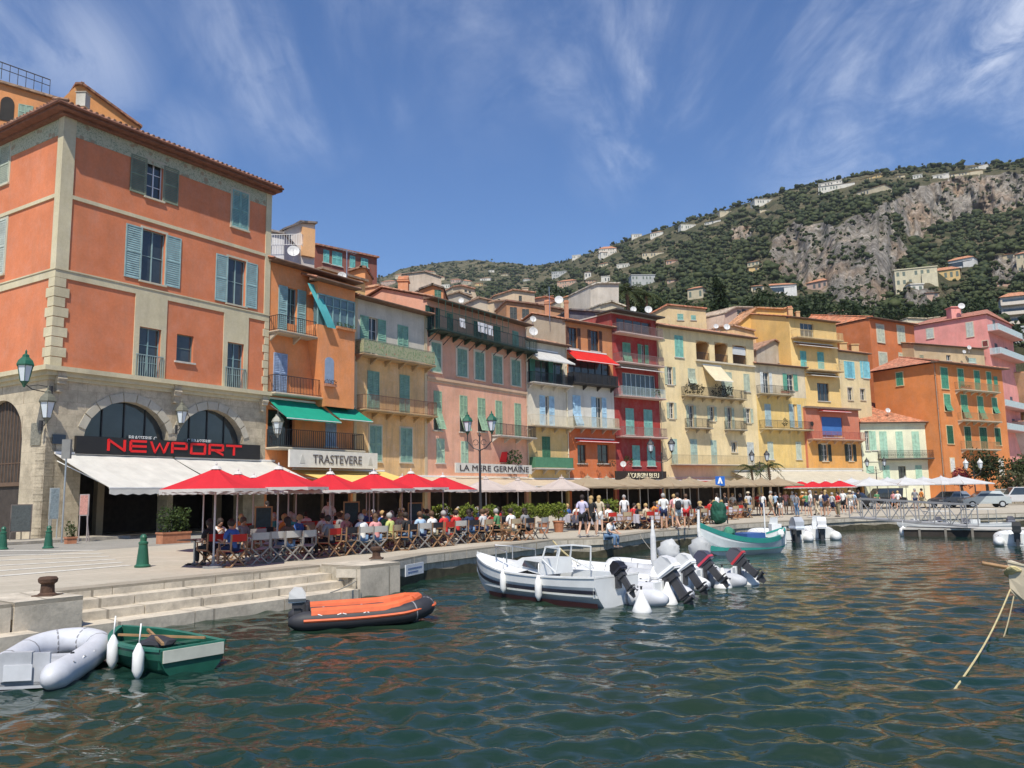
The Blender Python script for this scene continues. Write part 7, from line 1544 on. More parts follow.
# conifer and palms
p = at(718, 280, 128); root = thing('conifer', 'tall dark conifer right of the yellow upper house with green shutters', 'tree', (p.x, p.y, 0)); b = MB(); b.tube([(0, 0, 0), (0, 0, p.z-1)], [.4, .1], 7); b.build('trunk', mat((.1, .07, .05), .9), root, org=(0, 0, 0)); lv = MB()
for k in range(12): q = k/11; rr = .5+3.0*(1-q)**.7*(.75+.25*math.sin(k*2.1)); lv.leaves((.3*math.sin(k), .3*math.cos(k*1.7), p.z-9.5+9.3*q), (rr*.8, rr*.8, 1.1), 210, .3, .6, seed=k)
lv.build('crown', leafm((.012, .028, .010), (.04, .062, .022)), root, org=(0, 0, 0))
def palm(lb, px, py, D, s=1.0, n=16, fr=2.6):
    p = at(px, py, D); root = thing('palm_tree', lb, 'tree', (p.x, p.y, 0)); b = MB(); b.tube([(0, 0, 0), (.15, 0, p.z*.6), (0, 0, p.z)], [.32*s, .22*s, .25*s], 8); b.build('trunk', mat((.16, .11, .07), .95, .3, 6, bump=.6), root, org=(0, 0, 0)); lv = MB(); g = random.Random(int(px))
    for k in range(n):
        a = k*2.4; e = g.uniform(-.2, 1.1); L = fr*g.uniform(.8, 1.1); pt = []
        for j in range(7): q = j/6; pt.append(Vector((math.cos(a)*L*q*math.cos(e*.6), math.sin(a)*L*q*math.cos(e*.6), p.z+L*(math.sin(e)*q-.75*q*q))))
        for j in range(6):
            d = pt[j+1]-pt[j]; sd_ = d.cross(Vector((0, 0, 1))).normalized(); w_ = .45*fr/2.6*(1-abs(j/6-.4))
            for sg in (1, -1):
                for t in (0, .5): q0 = pt[j]+d*t; lv.add([q0, q0+d*.3, q0+d*.75+sd_*sg*w_-Vector((0, 0, w_*.45)), q0+d*.5+sd_*sg*w_-Vector((0, 0, w_*.5))], [(0, 1, 2, 3)])
    lv.build('frond', leafm((.03, .05, .018), (.09, .11, .04)), root, org=(0, 0, 0)); return root
palm('green palm tree right of the tall blank block on the rooftops', 627, 291, 128, 1.2, 24, 3.6); palm('dry greyish palm just right of the green rooftop palm', 646, 296, 130, 1, 20, 3)
palm('small potted palm in front of the broad yellow house', 751, 468, 82, .5, 14, 1.6); palm('small palm left of the long cream awning', 768, 466, 80, .5, 14, 1.7)
r = broadleaf('bougainvillea', 'red flowering shrub against the rightmost orange house', (at(960, 470, 100).x, 100, 0), 4.6, 1.6, (.20, .02, .04), (.32, .06, .08), n=700, leaf=.16, seed=5, cat='shrub')
broadleaf('garden_tree', 'dark bushy tree in front of the rightmost orange house', (at(985, 470, 98).x, 98, 0), 6.8, 2.7, (.02, .035, .012), (.07, .08, .03), n=1400, leaf=.2, seed=6)
broadleaf('garden_bush', 'olive green bush above the stone wall at the right edge', (at(1013, 480, 92).x, 92, 0), 4.2, 2.6, (.05, .055, .025), (.12, .12, .06), n=1200, leaf=.18, seed=7, cat='shrub')
broadleaf('garden_bush', 'tall green bush at the very right edge beside the orange house', (at(1022, 450, 104).x, 104, 0), 6.0, 2.2, (.03, .05, .02), (.09, .11, .04), n=1300, leaf=.22, seed=8, cat='shrub')
# low stone garden wall on the right
a_ = at(996, 500, 90); c_ = at(1060, 500, 84); f = F(a_, c_); r = thing('garden_wall', 'low beige stone garden wall behind the parked cars at the right edge', 'wall', f.T(f.L/2, 0, 0)); MB(f.T).box(0, f.L, -.5, 0, 0, 1.5).build('masonry', QST, r); MB(f.T).box(-.05, f.L, -.56, .06, 1.5, 1.62).build('coping', CONC, r)
# ================================================================== CAFE FURNITURE AND PEOPLE
def place3(root, p, rz, s=1): root.location = (p[0], p[1], p[2] if len(p) > 2 else 0); root.rotation_euler = (0, 0, rz); root.scale = (s, s, s)
def ordn(i): return ['first', 'second', 'third', 'fourth', 'fifth', 'sixth', 'seventh', 'eighth', 'ninth', 'tenth', 'eleventh', 'twelfth', 'thirteenth', 'fourteenth', 'fifteenth', 'sixteenth', 'seventeenth', 'eighteenth', 'nineteenth', 'twentieth', 'twenty-first', 'twenty-second', 'twenty-third', 'twenty-fourth', 'twenty-fifth', 'twenty-sixth', 'twenty-seventh', 'twenty-eighth', 'twenty-ninth', 'thirtieth'][i] if i < 30 else ('thirty', 'forty', 'fifty')[i//10-3]+('' if i % 10 == 0 else '-')+['', 'first', 'second', 'third', 'fourth', 'fifth', 'sixth', 'seventh', 'eighth', 'ninth'][i % 10]
CH_RED = cloth((.55, .04, .03), .1); CH_WH = cloth((.52, .50, .46), .1); CH_SHADE = cloth((.035, .035, .04), .1); CH_BG = cloth((.50, .40, .26), .1); FR_W = mat((.30, .17, .09), .5, .2, name='teak'); FR_A = mat((.30, .28, .26), .5, .1, metal=.3, name='pale_frame')
# director's chair, faces +Y, person looks along +Y
def chair_proto(name, fm, cm, lb, grp):
    r = thing(name, lb, 'chair', group=grp)
    for sy in (-.22, .22): b = MB(); b.bar((-.27, sy, 0), (.27, sy, .46), .035); b.bar((.27, sy, 0), (-.27, sy, .46), .035); b.build('crossed_legs', fm, r)
    for sx in (-.28, .28): b = MB(); b.bar((sx, -.25, .46), (sx, .25, .46), .035); b.bar((sx, -.24, .46), (sx, -.26, .90), .035); b.bar((sx, .22, .46), (sx, .22, .66), .03); b.bar((sx, -.25, .67), (sx, .26, .67), .045, .025); b.bar((sx, -.24, .02), (sx, .24, .02), .03); b.build('side_frame', fm, r)
    b = MB(); n = 6; vs = []
    for i in range(n+1): x = -.28+.56*i/n; z = .46-.05*math.sin(PI*i/n); vs += [(x, -.22, z), (x, .22, z)]
    b.add(vs, [(2*i, 2*i+1, 2*i+3, 2*i+2) for i in range(n)]); b.add([(x, y, z-.012) for x, y, z in vs], [(2*i, 2*i+1, 2*i+3, 2*i+2) for i in range(n)]); b.build('seat', cm, r)
    b = MB(); vs = []
    for i in range(n+1): x = -.29+.58*i/n; y = -.255-.03*math.sin(PI*i/n); vs += [(x, y, .70), (x, y-.008, .90)]
    b.add(vs, [(2*i, 2*i+1, 2*i+3, 2*i+2) for i in range(n)]); b.add([(x, y+.015, z) for x, y, z in vs], [(2*i, 2*i+1, 2*i+3, 2*i+2) for i in range(n)]); b.build('backrest', cm, r); return r
def table_proto(lb, grp, top, h=.73, w_=.7, l=.7):
    r = thing('cafe_table', lb, 'table', group=grp); b = MB(); b.box(-w_/2, w_/2, -l/2, l/2, h-.03, h); b.build('tabletop', top, r); b = MB(); b.tube([(0, 0, .03), (0, 0, h-.03)], .035, 8); b.build('pedestal', STEEL, r); b = MB(); b.bar((-.28, 0, .02), (.28, 0, .02), .06, .03); b.bar((0, -.28, .025), (0, .28, .025), .06, .03); b.build('foot', IRON, r); return r
def cloth_table(lb, grp, col, w_=1.8, l=.8, h=.75):
    r = thing('dining_table', lb, 'table', group=grp); b = MB()
    for x in (-w_/2+.08, w_/2-.08):
        for y in (-l/2+.08, l/2-.08): q = MB(); q.bar((x, y, 0), (x, y, h-.03), .05); q.build('leg', IRON, r)
    b.box(-w_/2, w_/2, -l/2, l/2, h-.03, h); ring = []; n = 40; v0 = []
    per = [(-w_/2, -l/2), (w_/2, -l/2), (w_/2, l/2), (-w_/2, l/2)]
    for e in range(4):
        a, c = per[e], per[(e+1) % 4]
        for i in range(10): k = i/10; x, y = a[0]+(c[0]-a[0])*k, a[1]+(c[1]-a[1])*k; v0.append((x*1.01, y*1.01, h)); ring.append((x*(1.03+.03*math.sin(i*2.4+e)), y*(1.05+.05*math.sin(i*2.1+e)), h-.42-.04*math.sin(i*1.7)))
    b.add(v0+ring, [(i, (i+1) % n, n+(i+1) % n, n+i) for i in range(n)]); b.build('tablecloth', cloth(col, .15), r); return r
# parasol
def parasol(lb, grp, col, trim, w_=3.0, rim=2.15, apex=2.75, n=8, square=False, pole=(.5, .5, .5), name='parasol'):
    r = thing(name, lb, 'parasol', group=grp); b = MB(); V = []; R_ = w_/2
    ph = PI/n; seg = 6; rows = []
    for j in range(6):
        q = j/5; row = []
        for k in range(n*seg):
            a = ph+2*PI*k/(n*seg); e = abs(((k/seg) % 1)-.5)*2    # 1 on a rib, 0 midway
            rr = R_*q*(math.cos(PI/n)/math.cos(((k/seg) % 1-.5)*2*PI/n)) if not square else R_*q*min(1.34, 1/max(abs(math.cos(a)), abs(math.sin(a))))
            row.append((rr*math.cos(a), rr*math.sin(a), apex-(apex-rim)*(q**.92)-.05*math.sin(PI*q)*(1-e)))
        rows.append(row)
    N_ = n*seg; vs = [p for row in rows for p in row]; fs = [(j*N_+k, j*N_+(k+1) % N_, (j+1)*N_+(k+1) % N_, (j+1)*N_+k) for j in range(5) for k in range(N_)]
    b.add(vs, fs); c = b.build('canopy', cloth(col, .12 if col[0] > 4*col[1] else .3), r)
    b = MB(); last = rows[-1]; dn = [(x*1.005, y*1.005, z-.085-.015*math.cos(i*PI)) for i, (x, y, z) in enumerate(last)]; b.add(last+dn, [(k, (k+1) % N_, N_+(k+1) % N_, N_+k) for k in range(N_)]); b.build('valance', cloth(trim, .3), c)
    b = MB(); b.lathe([(.16, apex-.05), (.10, apex+.03), (.02, apex+.05), (.03, apex+.10), (.01, apex+.16)], n=10); b.build('cap', cloth(trim if trim != col else k3(col, .8), .1), c)
    MB().tube([(0, 0, .05), (0, 0, apex)], .027, 8).build('pole', mat(pole, .4, .1), r)
    for k in range(n): a = ph+2*PI*k/n; kk = (1/max(abs(math.cos(a)), abs(math.sin(a))) if square else 1); MB().bar((0, 0, apex-.08), (R_*.97*kk*math.cos(a), R_*.97*kk*math.sin(a), rim+.0), .02).build('rib', FR_W, r) if k < 8 else None
    MB().lathe([(.28, 0), (.28, .05), (.1, .07), (.045, .12), (.045, .3)], n=14).build('base', mat((.25, .25, .24), .8, .1), r); return r
# line under the red parasols
INL = Vector((-.83, .55, 0))
U0 = Vector((-8.3, 23, 0)); U1 = Vector((-3.0, 35, 0)); ud = (U1-U0).normalized()
RED = (.56, .025, .035)
pr = parasol('x', 'g', RED, (.62, .60, .57)); del LABELS['x']
for i in range(6):
    lb = 'red parasol with white trim, %s from the left in the front terrace row' % ordn(i); g_ = 'red parasols on the front terrace'
    p = U0.lerp(U1, i/5); o = pr if i == 0 else dup(pr, p, 0, lb, g_)
    if i == 0: tag(pr, lb, None, g_)
    place3(o, p, math.atan2(ud.y, ud.x)+.2*(i % 2)-.1, (1, 1.02, .98)[i % 3])
for rw in (1, 2):
    for i in range(5): p = U0.lerp(U1, (i+.5)/5)+INL*(2.9*rw)+ud*(.9*rw+1.3); o = dup(pr, p, 0, 'red parasol with white trim, %s of the %s row back' % (ordn(i), ('second', 'third')[rw-1]), 'red parasols further back'); place3(o, p, i*.7, 1)  # rear rows close the canopy to shade diners; the third is an added row
pk = parasol('y', 'g', (.60, .51, .46), (.60, .51, .46), 3.0, 2.1, 2.7); del LABELS['y']
for i, (px, D) in enumerate(((486, 41), (518, 45), (562, 42.5))):
    lb = 'pinkish white parasol, %s from the left beyond the red ones' % ordn(i); p = at(px, 495, D); o = pk if i == 0 else dup(pk, p, 0)
    tag(o, lb, None, 'pinkish white parasols'); place3(o, (p.x, p.y, 0), .3+i)
bg_ = parasol('z', 'g', (.42, .33, .22), (.36, .28, .19), 3.3, 2.25, 2.85, 4, True); del LABELS['z']
BX = [(588, 48), (607, 51), (628, 53), (648, 55), (669, 55), (690, 58), (720, 60), (745, 62), (762, 64), (779, 64), (640, 66), (684, 68), (735, 70)]
for i, (px, D) in enumerate(BX):
    lb = ('square beige parasol, %s from the left in the middle terraces' % ordn(i)) if i < 10 else 'beige parasol of the second row behind the middle terraces, %s from the left' % ordn(i-10)
    p = at(px, 492, D); o = bg_ if i == 0 else dup(bg_, p, 0); tag(o, lb, None, 'beige parasols of the middle terraces' if i < 10 else 'beige parasols in the second row'); place3(o, (p.x, p.y, 0), .55+.05*i)
fr = [(801, 74), (813, 76), (826, 76), (840, 73)]
for i, (px, D) in enumerate(fr):
    p = at(px, 490, D); o = dup(pr, p, 0, 'small red parasol, %s from the left in front of the long cream awning' % ordn(i), 'far red parasols'); place3(o, (p.x, p.y, -.02), i*.6, .98)
wp = parasol('w', 'g', (.66, .66, .66), (.66, .66, .66), 4.2, 2.2, 2.9, 4, True); del LABELS['w']
WX = [(852, 80), (870, 77), (888, 79), (906, 77), (924, 79), (942, 77), (960, 76)]
for i, (px, D) in enumerate(WX):
    p = at(px, 488, D); o = wp if i == 0 else dup(wp, p, 0); tag(o, 'large white square parasol, %s from the left near the parked cars' % ordn(i), None, 'white parasols'); place3(o, (p.x, p.y, 0), .1*i-.2)
mv = dup(wp, (0, 0, 0), 0, 'dull mauve parasol behind the beige ones, in front of the pale yellow house', 'mauve parasol', mats={'canopy': cloth((.26, .22, .25), .2), 'valance': cloth((.26, .22, .25), .2)}); del mv['group']; p = at(698, 480, 72); place3(mv, (p.x, p.y, .55), .4, .8)
# ---------------- people
SKIN = [mat(c, .55, .06, name='skin') for c in ((.52, .30, .20), (.44, .24, .15), (.60, .38, .27), (.30, .16, .10))]
HAIR = [mat(c, .7, .2, name='hair') for c in ((.03, .02, .015), (.10, .055, .03), (.42, .28, .12), (.35, .33, .31))]
def joints(pose):
    sit = pose.startswith('sit'); J = {}; pz = .50 if sit else .94; lean = {'sit': .10, 'sitfwd': .30, 'sitedge': .34, 'stand': 0, 'walk': .05, 'talk': -.02, 'bend': .25}[pose]
    def T(h, y=0): return (y+math.sin(lean)*h, pz+math.cos(lean)*h)
    for n_, h, y in (('waist', .14, 0), ('chest', .34, .0), ('neck0', .49, -.01), ('neck', .56, .0), ('chin', .63, .03), ('head', .69, .02), ('crown', .76, .01)): yy, zz = T(h, y); J[n_] = (0, yy, zz)
    J['pelvis'] = (0, 0, pz)
    for s, c in ((-1, 'L'), (1, 'R')):
        yy, zz = T(.455, -.01); J['sh'+c] = (s*.18, yy, zz)
        if pose in ('stand', 'walk'):
            sw = (.16*s if pose == 'walk' else .02); J['el'+c] = (s*.23, yy-.03+sw*.5, zz-.28); J['wr'+c] = (s*.24, yy+.04+sw, zz-.53)
        elif pose == 'talk': J['el'+c] = (s*.27, yy-.05, zz-.26); J['wr'+c] = (s*(.16 if s > 0 else .12), yy+.20, zz-(.20 if s > 0 else .30))
        elif pose == 'bend': J['el'+c] = (s*.24, yy+.12, zz-.24); J['wr'+c] = (s*.18, yy+.32, zz-.36)
        elif pose == 'sit': J['el'+c] = (s*.25, yy+.03, zz-.27); J['wr'+c] = (s*.17, yy+.27, zz-.22)
        elif pose == 'sitfwd': J['el'+c] = (s*.26, yy+.10, zz-.26); J['wr'+c] = (s*.08, yy+.20, zz-.06)
        else: J['el'+c] = (s*.24, yy+.14, zz-.25); J['wr'+c] = (s*.10, yy+.36, zz-.30)
        if sit: J['hip'+c] = (s*.09, .02, pz-.01); J['kn'+c] = (s*.13, .44, pz+.0); J['an'+c] = (s*.12, .42 if pose != 'sitedge' else .40, pz-.42)
        elif pose == 'walk': J['hip'+c] = (s*.09, 0, .92); J['kn'+c] = (s*.09, .16 if s > 0 else -.02, .50); J['an'+c] = (s*.08, .30 if s > 0 else -.34, .09 if s > 0 else .14)
        else: J['hip'+c] = (s*.09, 0, .92); J['kn'+c] = (s*.11, .02, .49); J['an'+c] = (s*.12, -.02, .09)
        x, y, z = J['an'+c]; J['to'+c] = (x+s*.02, y+.17, max(.03, z-.06))
    return J
def skin_mesh(name, verts, edges, rad, root_i, sub=1):
    me = bpy.data.meshes.new(name); me.from_pydata(verts, edges, []); o = bpy.data.objects.new(name, me); COL.objects.link(o)
    sk = o.modifiers.new('s', 'SKIN'); sk.use_smooth_shade = True; sl_ = me.skin_vertices[0].data
    for i, r in enumerate(rad): sl_[i].radius = (r, r) if not isinstance(r, tuple) else r; sl_[i].use_root = i == root_i
    if sub: ss = o.modifiers.new('u', 'SUBSURF'); ss.levels = sub
    bpy.context.view_layer.update(); m2 = bpy.data.meshes.new_from_object(o.evaluated_get(bpy.context.evaluated_depsgraph_get())); m2.name = name
    bpy.data.objects.remove(o); bpy.data.meshes.remove(me); return m2
def squash(me, k, cy=0.0):
    for v in me.vertices: v.co.y = cy+(v.co.y-cy)*k
PM = {}
def pmesh(pose):
    if pose in PM: return PM[pose]
    J = joints(pose); V = []; E = []; Rr = []; ix = {}
    def a(n_, p, r, par=None):
        ix[n_] = len(V); V.append(p); Rr.append(r)
        if par is not None: E.append((ix[par], ix[n_]))
    a('pelvis', J['pelvis'], .125); a('waist', J['waist'], .115, 'pelvis'); a('chest', J['chest'], .135, 'waist'); a('neck0', J['neck0'], .085, 'chest'); a('neck', J['neck'], .052, 'neck0'); a('chin', J['chin'], .072, 'neck'); a('head', J['head'], .092, 'chin'); a('crown', J['crown'], .07, 'head')
    h = Vector(J['head']); a('nose', tuple(h+Vector((0, .10, -.03))), .014, 'head')
    for c, s in (('L', -1), ('R', 1)):
        a('sh'+c, J['sh'+c], .058, 'neck0'); a('el'+c, J['el'+c], .04, 'sh'+c); a('wr'+c, J['wr'+c], .026, 'el'+c)
        w_ = Vector(J['wr'+c]); d = (w_-Vector(J['el'+c])).normalized(); sd_ = d.cross(Vector((0, 0, 1))); sd_ = sd_.normalized() if sd_.length > .2 else Vector((0, 1, 0))
        a('pa'+c, tuple(w_+d*.06), .033, 'wr'+c)
        for k in range(4): q = w_+d*.10+sd_*(k-1.5)*.021; a('f%d'%k+c, tuple(q), .0095, 'pa'+c); a('g%d'%k+c, tuple(q+d*(.055-.006*abs(k-1.5))+Vector((0, 0, -.012))), .008, 'f%d'%k+c)
        a('th'+c, tuple(w_+d*.06+sd_*.05), .011, 'pa'+c); a('tt'+c, tuple(w_+d*.10+sd_*.06), .009, 'th'+c)
        a('hip'+c, J['hip'+c], .088, 'pelvis'); a('kn'+c, J['kn'+c], .055, 'hip'+c); a('an'+c, J['an'+c], .036, 'kn'+c); a('to'+c, J['to'+c], .035, 'an'+c)
    body = skin_mesh('body', V, E, Rr, 0)
    def part(lst, edges, name):
        names = [n_ for n_, r in lst]; return skin_mesh(name, [J[n_] if isinstance(n_, str) and n_ in J else n_ for n_, r in lst], edges, [r for n_, r in lst], 0, 1)
    def mixp(a_, b_, t): return tuple(Vector(J[a_]).lerp(Vector(J[b_]), t))
    shirt = skin_mesh('shirt', [J['pelvis'], J['waist'], J['chest'], mixp('neck0', 'neck', .1), J['shL'], mixp('shL', 'elL', .75), J['shR'], mixp('shR', 'elR', .75)], [(0, 1), (1, 2), (2, 3), (3, 4), (4, 5), (3, 6), (6, 7)], [.142, .137, .155, .10, .075, .06, .075, .06], 1)
    def legs(t, r1, nm):
        pts = [J['pelvis']]; ed = []; rr = [.14]
        for c in 'LR': i = len(pts); pts += [J['hip'+c], mixp('hip'+c, 'kn'+c, min(1, t))]; rr += [.105, .085 if t <= 1 else .075]; ed += [(0, i), (i, i+1)]
        if t > 1:
            for k, c in enumerate('LR'): i = len(pts); pts.append(mixp('kn'+c, 'an'+c, .93)); rr.append(.055); ed.append((2+2*k, i))
        return skin_mesh(nm, pts, ed, rr, 0)
    shorts = legs(.72, .09, 'shorts'); trousers = legs(2, .08, 'trousers')
    sh = MB()
    for c in 'LR': x, y, z = J['an'+c]; tx, ty, tz = J['to'+c]; sh.blob(((x+tx)/2, (y+ty)/2+.02, (z+tz)/2-.005), (.052, .15, .055), 2, 0)
    n_ = sh.build('shoes', WHITE, None); shoes = n_.data; bpy.data.objects.remove(n_)
    hr = MB(); x, y, z = J['head']; hr.blob((x, y-.018, z+.028), (.105, .112, .115), 2, .12); o = hr.build('hair', HAIR[0], None, True); hair = o.data; bpy.data.objects.remove(o)
    hl = MB(); hl.blob((x, y-.018, z+.028), (.108, .115, .115), 2, .12); hl.blob((x, y-.075, z-.13), (.09, .06, .19), 2, .15); o = hl.build('hair', HAIR[0], None, True); hairl = o.data; bpy.data.objects.remove(o)
    ey = MB(); [ey.blob((x+s*.034, y+.088, z+.005), .011, 1, 0) for s in (-1, 1)]; o = ey.build('eyes', BLACK, None); eyes = o.data; bpy.data.objects.remove(o)
    ht = MB(); ht.lathe([(.17, z+.04), (.17, z+.05), (.11, z+.06), (.105, z+.14), (.05, z+.165)], (x, y-.01, 0), 16); o = ht.build('hat', WHITE, None); hat = o.data; bpy.data.objects.remove(o)
    for m_ in (body, shirt, shorts, trousers, shoes, hair, hairl, eyes, hat):
        if not m_.materials: m_.materials.append(WHITE)
        m_.polygons.foreach_set('use_smooth', [True]*len(m_.polygons))
    PM[pose] = dict(body=body, shirt=shirt, shorts=shorts, trousers=trousers, shoes=shoes, hair=hair, hair_long=hairl, eyes=eyes, hat=hat); return PM[pose]
CLC = {'white': (.72, .72, .70), 'black': (.02, .02, .022), 'blue': (.05, .12, .35), 'light blue': (.35, .48, .62), 'navy': (.02, .03, .08), 'red': (.50, .03, .03), 'grey': (.22, .22, .23), 'yellow-green': (.45, .50, .16), 'lavender': (.50, .47, .62), 'beige': (.50, .42, .30), 'pink': (.60, .28, .28), 'green': (.08, .22, .10), 'khaki': (.25, .21, .13), 'orange': (.6, .22, .05), 'brown': (.14, .08, .05), 'denim': (.12, .20, .32), 'teal': (.05, .28, .28), 'pale grey': (.48, .48, .48)}
def person(lb, p, rz, pose, top, bot, long_trousers=False, skin=0, hair=0, longhair=False, hat=None, s=1.0, grp=None, z=0):
    m_ = pmesh(pose); r = thing('person', lb, 'person', (p[0], p[1], z), rz, grp); r.scale = (s, s, s)
    def ad(n_, me, mt):
        o = bpy.data.objects.new(n_, me); COL.objects.link(o); o.parent = r; o.material_slots[0].link = 'OBJECT'; o.material_slots[0].material = mt; KIDS.setdefault(r, []).append(o)
    ad('body', m_['body'], SKIN[skin]); ad('shirt', m_['shirt'], mat(CLC[top], .85, .12, 6, bump=.2, bs=12)); ad('trousers' if long_trousers else 'shorts', m_['trousers' if long_trousers else 'shorts'], mat(CLC[bot], .85, .12, 6, bump=.2, bs=12))
    ad('shoes', m_['shoes'], mat((.12, .1, .09) if long_trousers else (.4, .38, .35), .6)); ad('hair', m_['hair_long' if longhair else 'hair'], HAIR[hair]); ad('eyes', m_['eyes'], BLACK)
    if hat: ad('hat', m_['hat'], mat(CLC[hat], .8))
    return r
# rotation so that local +Y points along world direction v
def face(v): return math.atan2(-v[0], v[1])
cR = chair_proto('directors_chair', FR_W, CH_RED, 'q', 'g'); cW = chair_proto('directors_chair', FR_A, CH_WH, 'q', 'g'); cB = chair_proto('directors_chair', FR_W, CH_BG, 'q', 'g')
tW = table_proto('q', 'g', mat((.50, .50, .48), .5, .1)); tD = table_proto('q', 'g', mat((.10, .07, .05), .5, .2)); LABELS.pop('q', None)
used = {}
def put(proto, p, rz, lb, grp, s=1):
    o = proto if proto not in used else dup(proto, (0, 0, 0), 0); used[proto] = 1
    tag(o, lb, None, grp); place3(o, (p[0], p[1], 0), rz, s); return o
FRONT = [(210, 566, 'R'), (232, 567, 'R'), (256, 564, 'W'), (273, 562, 'W'), (288, 561, 'W'), (303, 560, 'W'), (329, 557, 'R'), (346, 555, 'K'), (362, 554, 'W'), (376, 553, 'W'), (391, 551, 'B'), (407, 550, 'K'), (421, 548, 'W'), (433, 547, 'K'), (445, 546, 'R'), (457, 544, 'W'), (470, 543, 'K'), (484, 542, 'B'), (498, 541, 'K'), (512, 541, 'B'), (526, 540, 'K'), (540, 539, 'W')]
kn = {'R': ('red', cR), 'W': ('white', cW), 'B': ('beige', cB), 'K': ('black', chair_proto('directors_chair', FR_W, CH_SHADE, 'q', 'g'))}; G = random.Random(12)  # charcoal canvas mixed in to darken the seating as parasol shade would
seats = {}
cnt = {}
for i, (px, py, c) in enumerate(FRONT):
    p = onz(px, py); n_, pt = kn[c]; cnt[c] = cnt.get(c, 0)+1; rz = face(INL)+G.uniform(-.25, .25)
    put(pt, p, rz, '%s folding director\'s chair, %s %s one from the left along the front row' % (n_, ordn(cnt[c]-1), n_), '%s director\'s chairs in the front row' % n_); seats[i] = (p, rz)
    if i % 2 == 0 or i > 15: q = p+INL*.85+ud*.1; put(tW if i % 3 else tD, q, G.uniform(-.1, .1)+face(INL), 'small square cafe table in the front row, %s from the left' % ordn(len([k for k in used if k == 't'])+cnt.get('t', 0)), 'front row cafe tables'); cnt['t'] = cnt.get('t', 0)+1
rows = {}
for rr in range(1, 5):
    off = (0, 1.75, 3.0, 4.7, 6.1)[rr]
    for i in range(0, len(FRONT)):
        if G.random() < .12: continue
        p = onz(FRONT[i][0], FRONT[i][1])+INL*off+ud*(off*1.15+G.uniform(-.3, .3)); rz = face(-INL if rr % 2 else INL)+G.uniform(-.3, .3); c = 'RKBWR'[(i*rr+rr) % 5]; n_, pt = kn[c]
        put(pt, p, rz, '%s director\'s chair, %s from the left in the terrace\'s %s row' % (n_, ordn(i), ordn(rr)), 'director\'s chairs deeper in the terrace'); rows[(rr, i)] = (p, rz)
        if rr in (2, 4) and i % 2: put(tD if i % 4 == 1 else tW, p+INL*(-.8 if rr == 9 else .8), face(INL), '%s cafe table beside the %s chair of the terrace\'s %s row' % ('dark' if i % 4 == 1 else 'pale', ordn(i), ordn(rr)), 'cafe tables deeper in the terrace')
# seated guests, from the left
SG = [(0, 'black', 'black', 0, 0, True, 'person with long dark hair in black, seated in the leftmost red chair'), (1, 'blue', 'navy', 1, 0, False, 'person in a blue shirt seated in the second red chair'),
      (6, 'grey', 'black', 0, 0, False, 'dark-haired person in grey seated in the red chair near the steps\' end'), (8, 'white', 'denim', 2, 3, False, 'grey-haired person in white seated mid terrace by the blackboard'), (10, 'yellow-green', 'khaki', 0, 3, False, 'person in a yellow-green shirt seated in a beige chair'),
      (9, 'pink', 'denim', 2, 1, True, 'woman in pink seated just left of the person in yellow-green'), (11, 'black', 'denim', 1, 0, False, 'person in black seated between the yellow-green and light blue shirts'), (13, 'white', 'khaki', 0, 1, False, 'brown-haired person in white seated between light blue and red shirts'),
      (16, 'navy', 'denim', 1, 0, True, 'long-haired person in navy seated just right of the two in red'), (18, 'green', 'black', 0, 3, False, 'grey-haired person in green seated left of the last beige chair'), (4, 'brown', 'denim', 1, 0, True, 'long-haired person in brown seated in a white chair near the second red parasol'),
      (12, 'light blue', 'navy', 1, 1, False, 'person in a light blue shirt seated above the striped boat\'s bow'), (14, 'red', 'grey', 1, 3, False, 'person in a red shirt seated in front of a round bush'), (15, 'red', 'black', 0, 0, False, 'second person in red, seated right beside the first'), (17, 'pale grey', 'navy', 0, 1, False, 'person in pale grey seated under the double street lamp'),
      (19, 'white', 'beige', 0, 0, False, 'dark-haired person in white seated in the last beige chair'), (20, 'grey', 'black', 1, 0, True, 'person in dark grey with long hair seated near the right end of the front row')]
for i, t, b_, sk_, h, lh, lb in SG: p, rz = seats[i]; person(lb, p, rz, 'sit', t, b_, i % 2 == 0, sk_, h, lh)
cols_ = ['white', 'grey', 'blue', 'pink', 'black', 'green', 'beige', 'light blue', 'red', 'navy', 'orange', 'teal']
k = 0
for (rr, i), (p, rz) in sorted(rows.items()):
    if (rr*5+i*3) % 7 in (0, 1, 3, 5):
        t = cols_[k % 12]; b_ = ['navy', 'beige', 'black', 'denim', 'khaki'][(k//12+k) % 5]; pose = 'sit' if k % 3 else 'sitfwd'
        person('seated diner in %s with %s trousers, %s from the left behind the front row' % (t, b_, ordn(k)) if k < 99 else '', p, rz, pose, t, b_, k % 2 == 0, k % 3, k % 4, k % 5 == 0, grp='diners in the rear rows'); k += 1
print('rear diners', k)
def gp(px, py): p = onz(px, py); return p
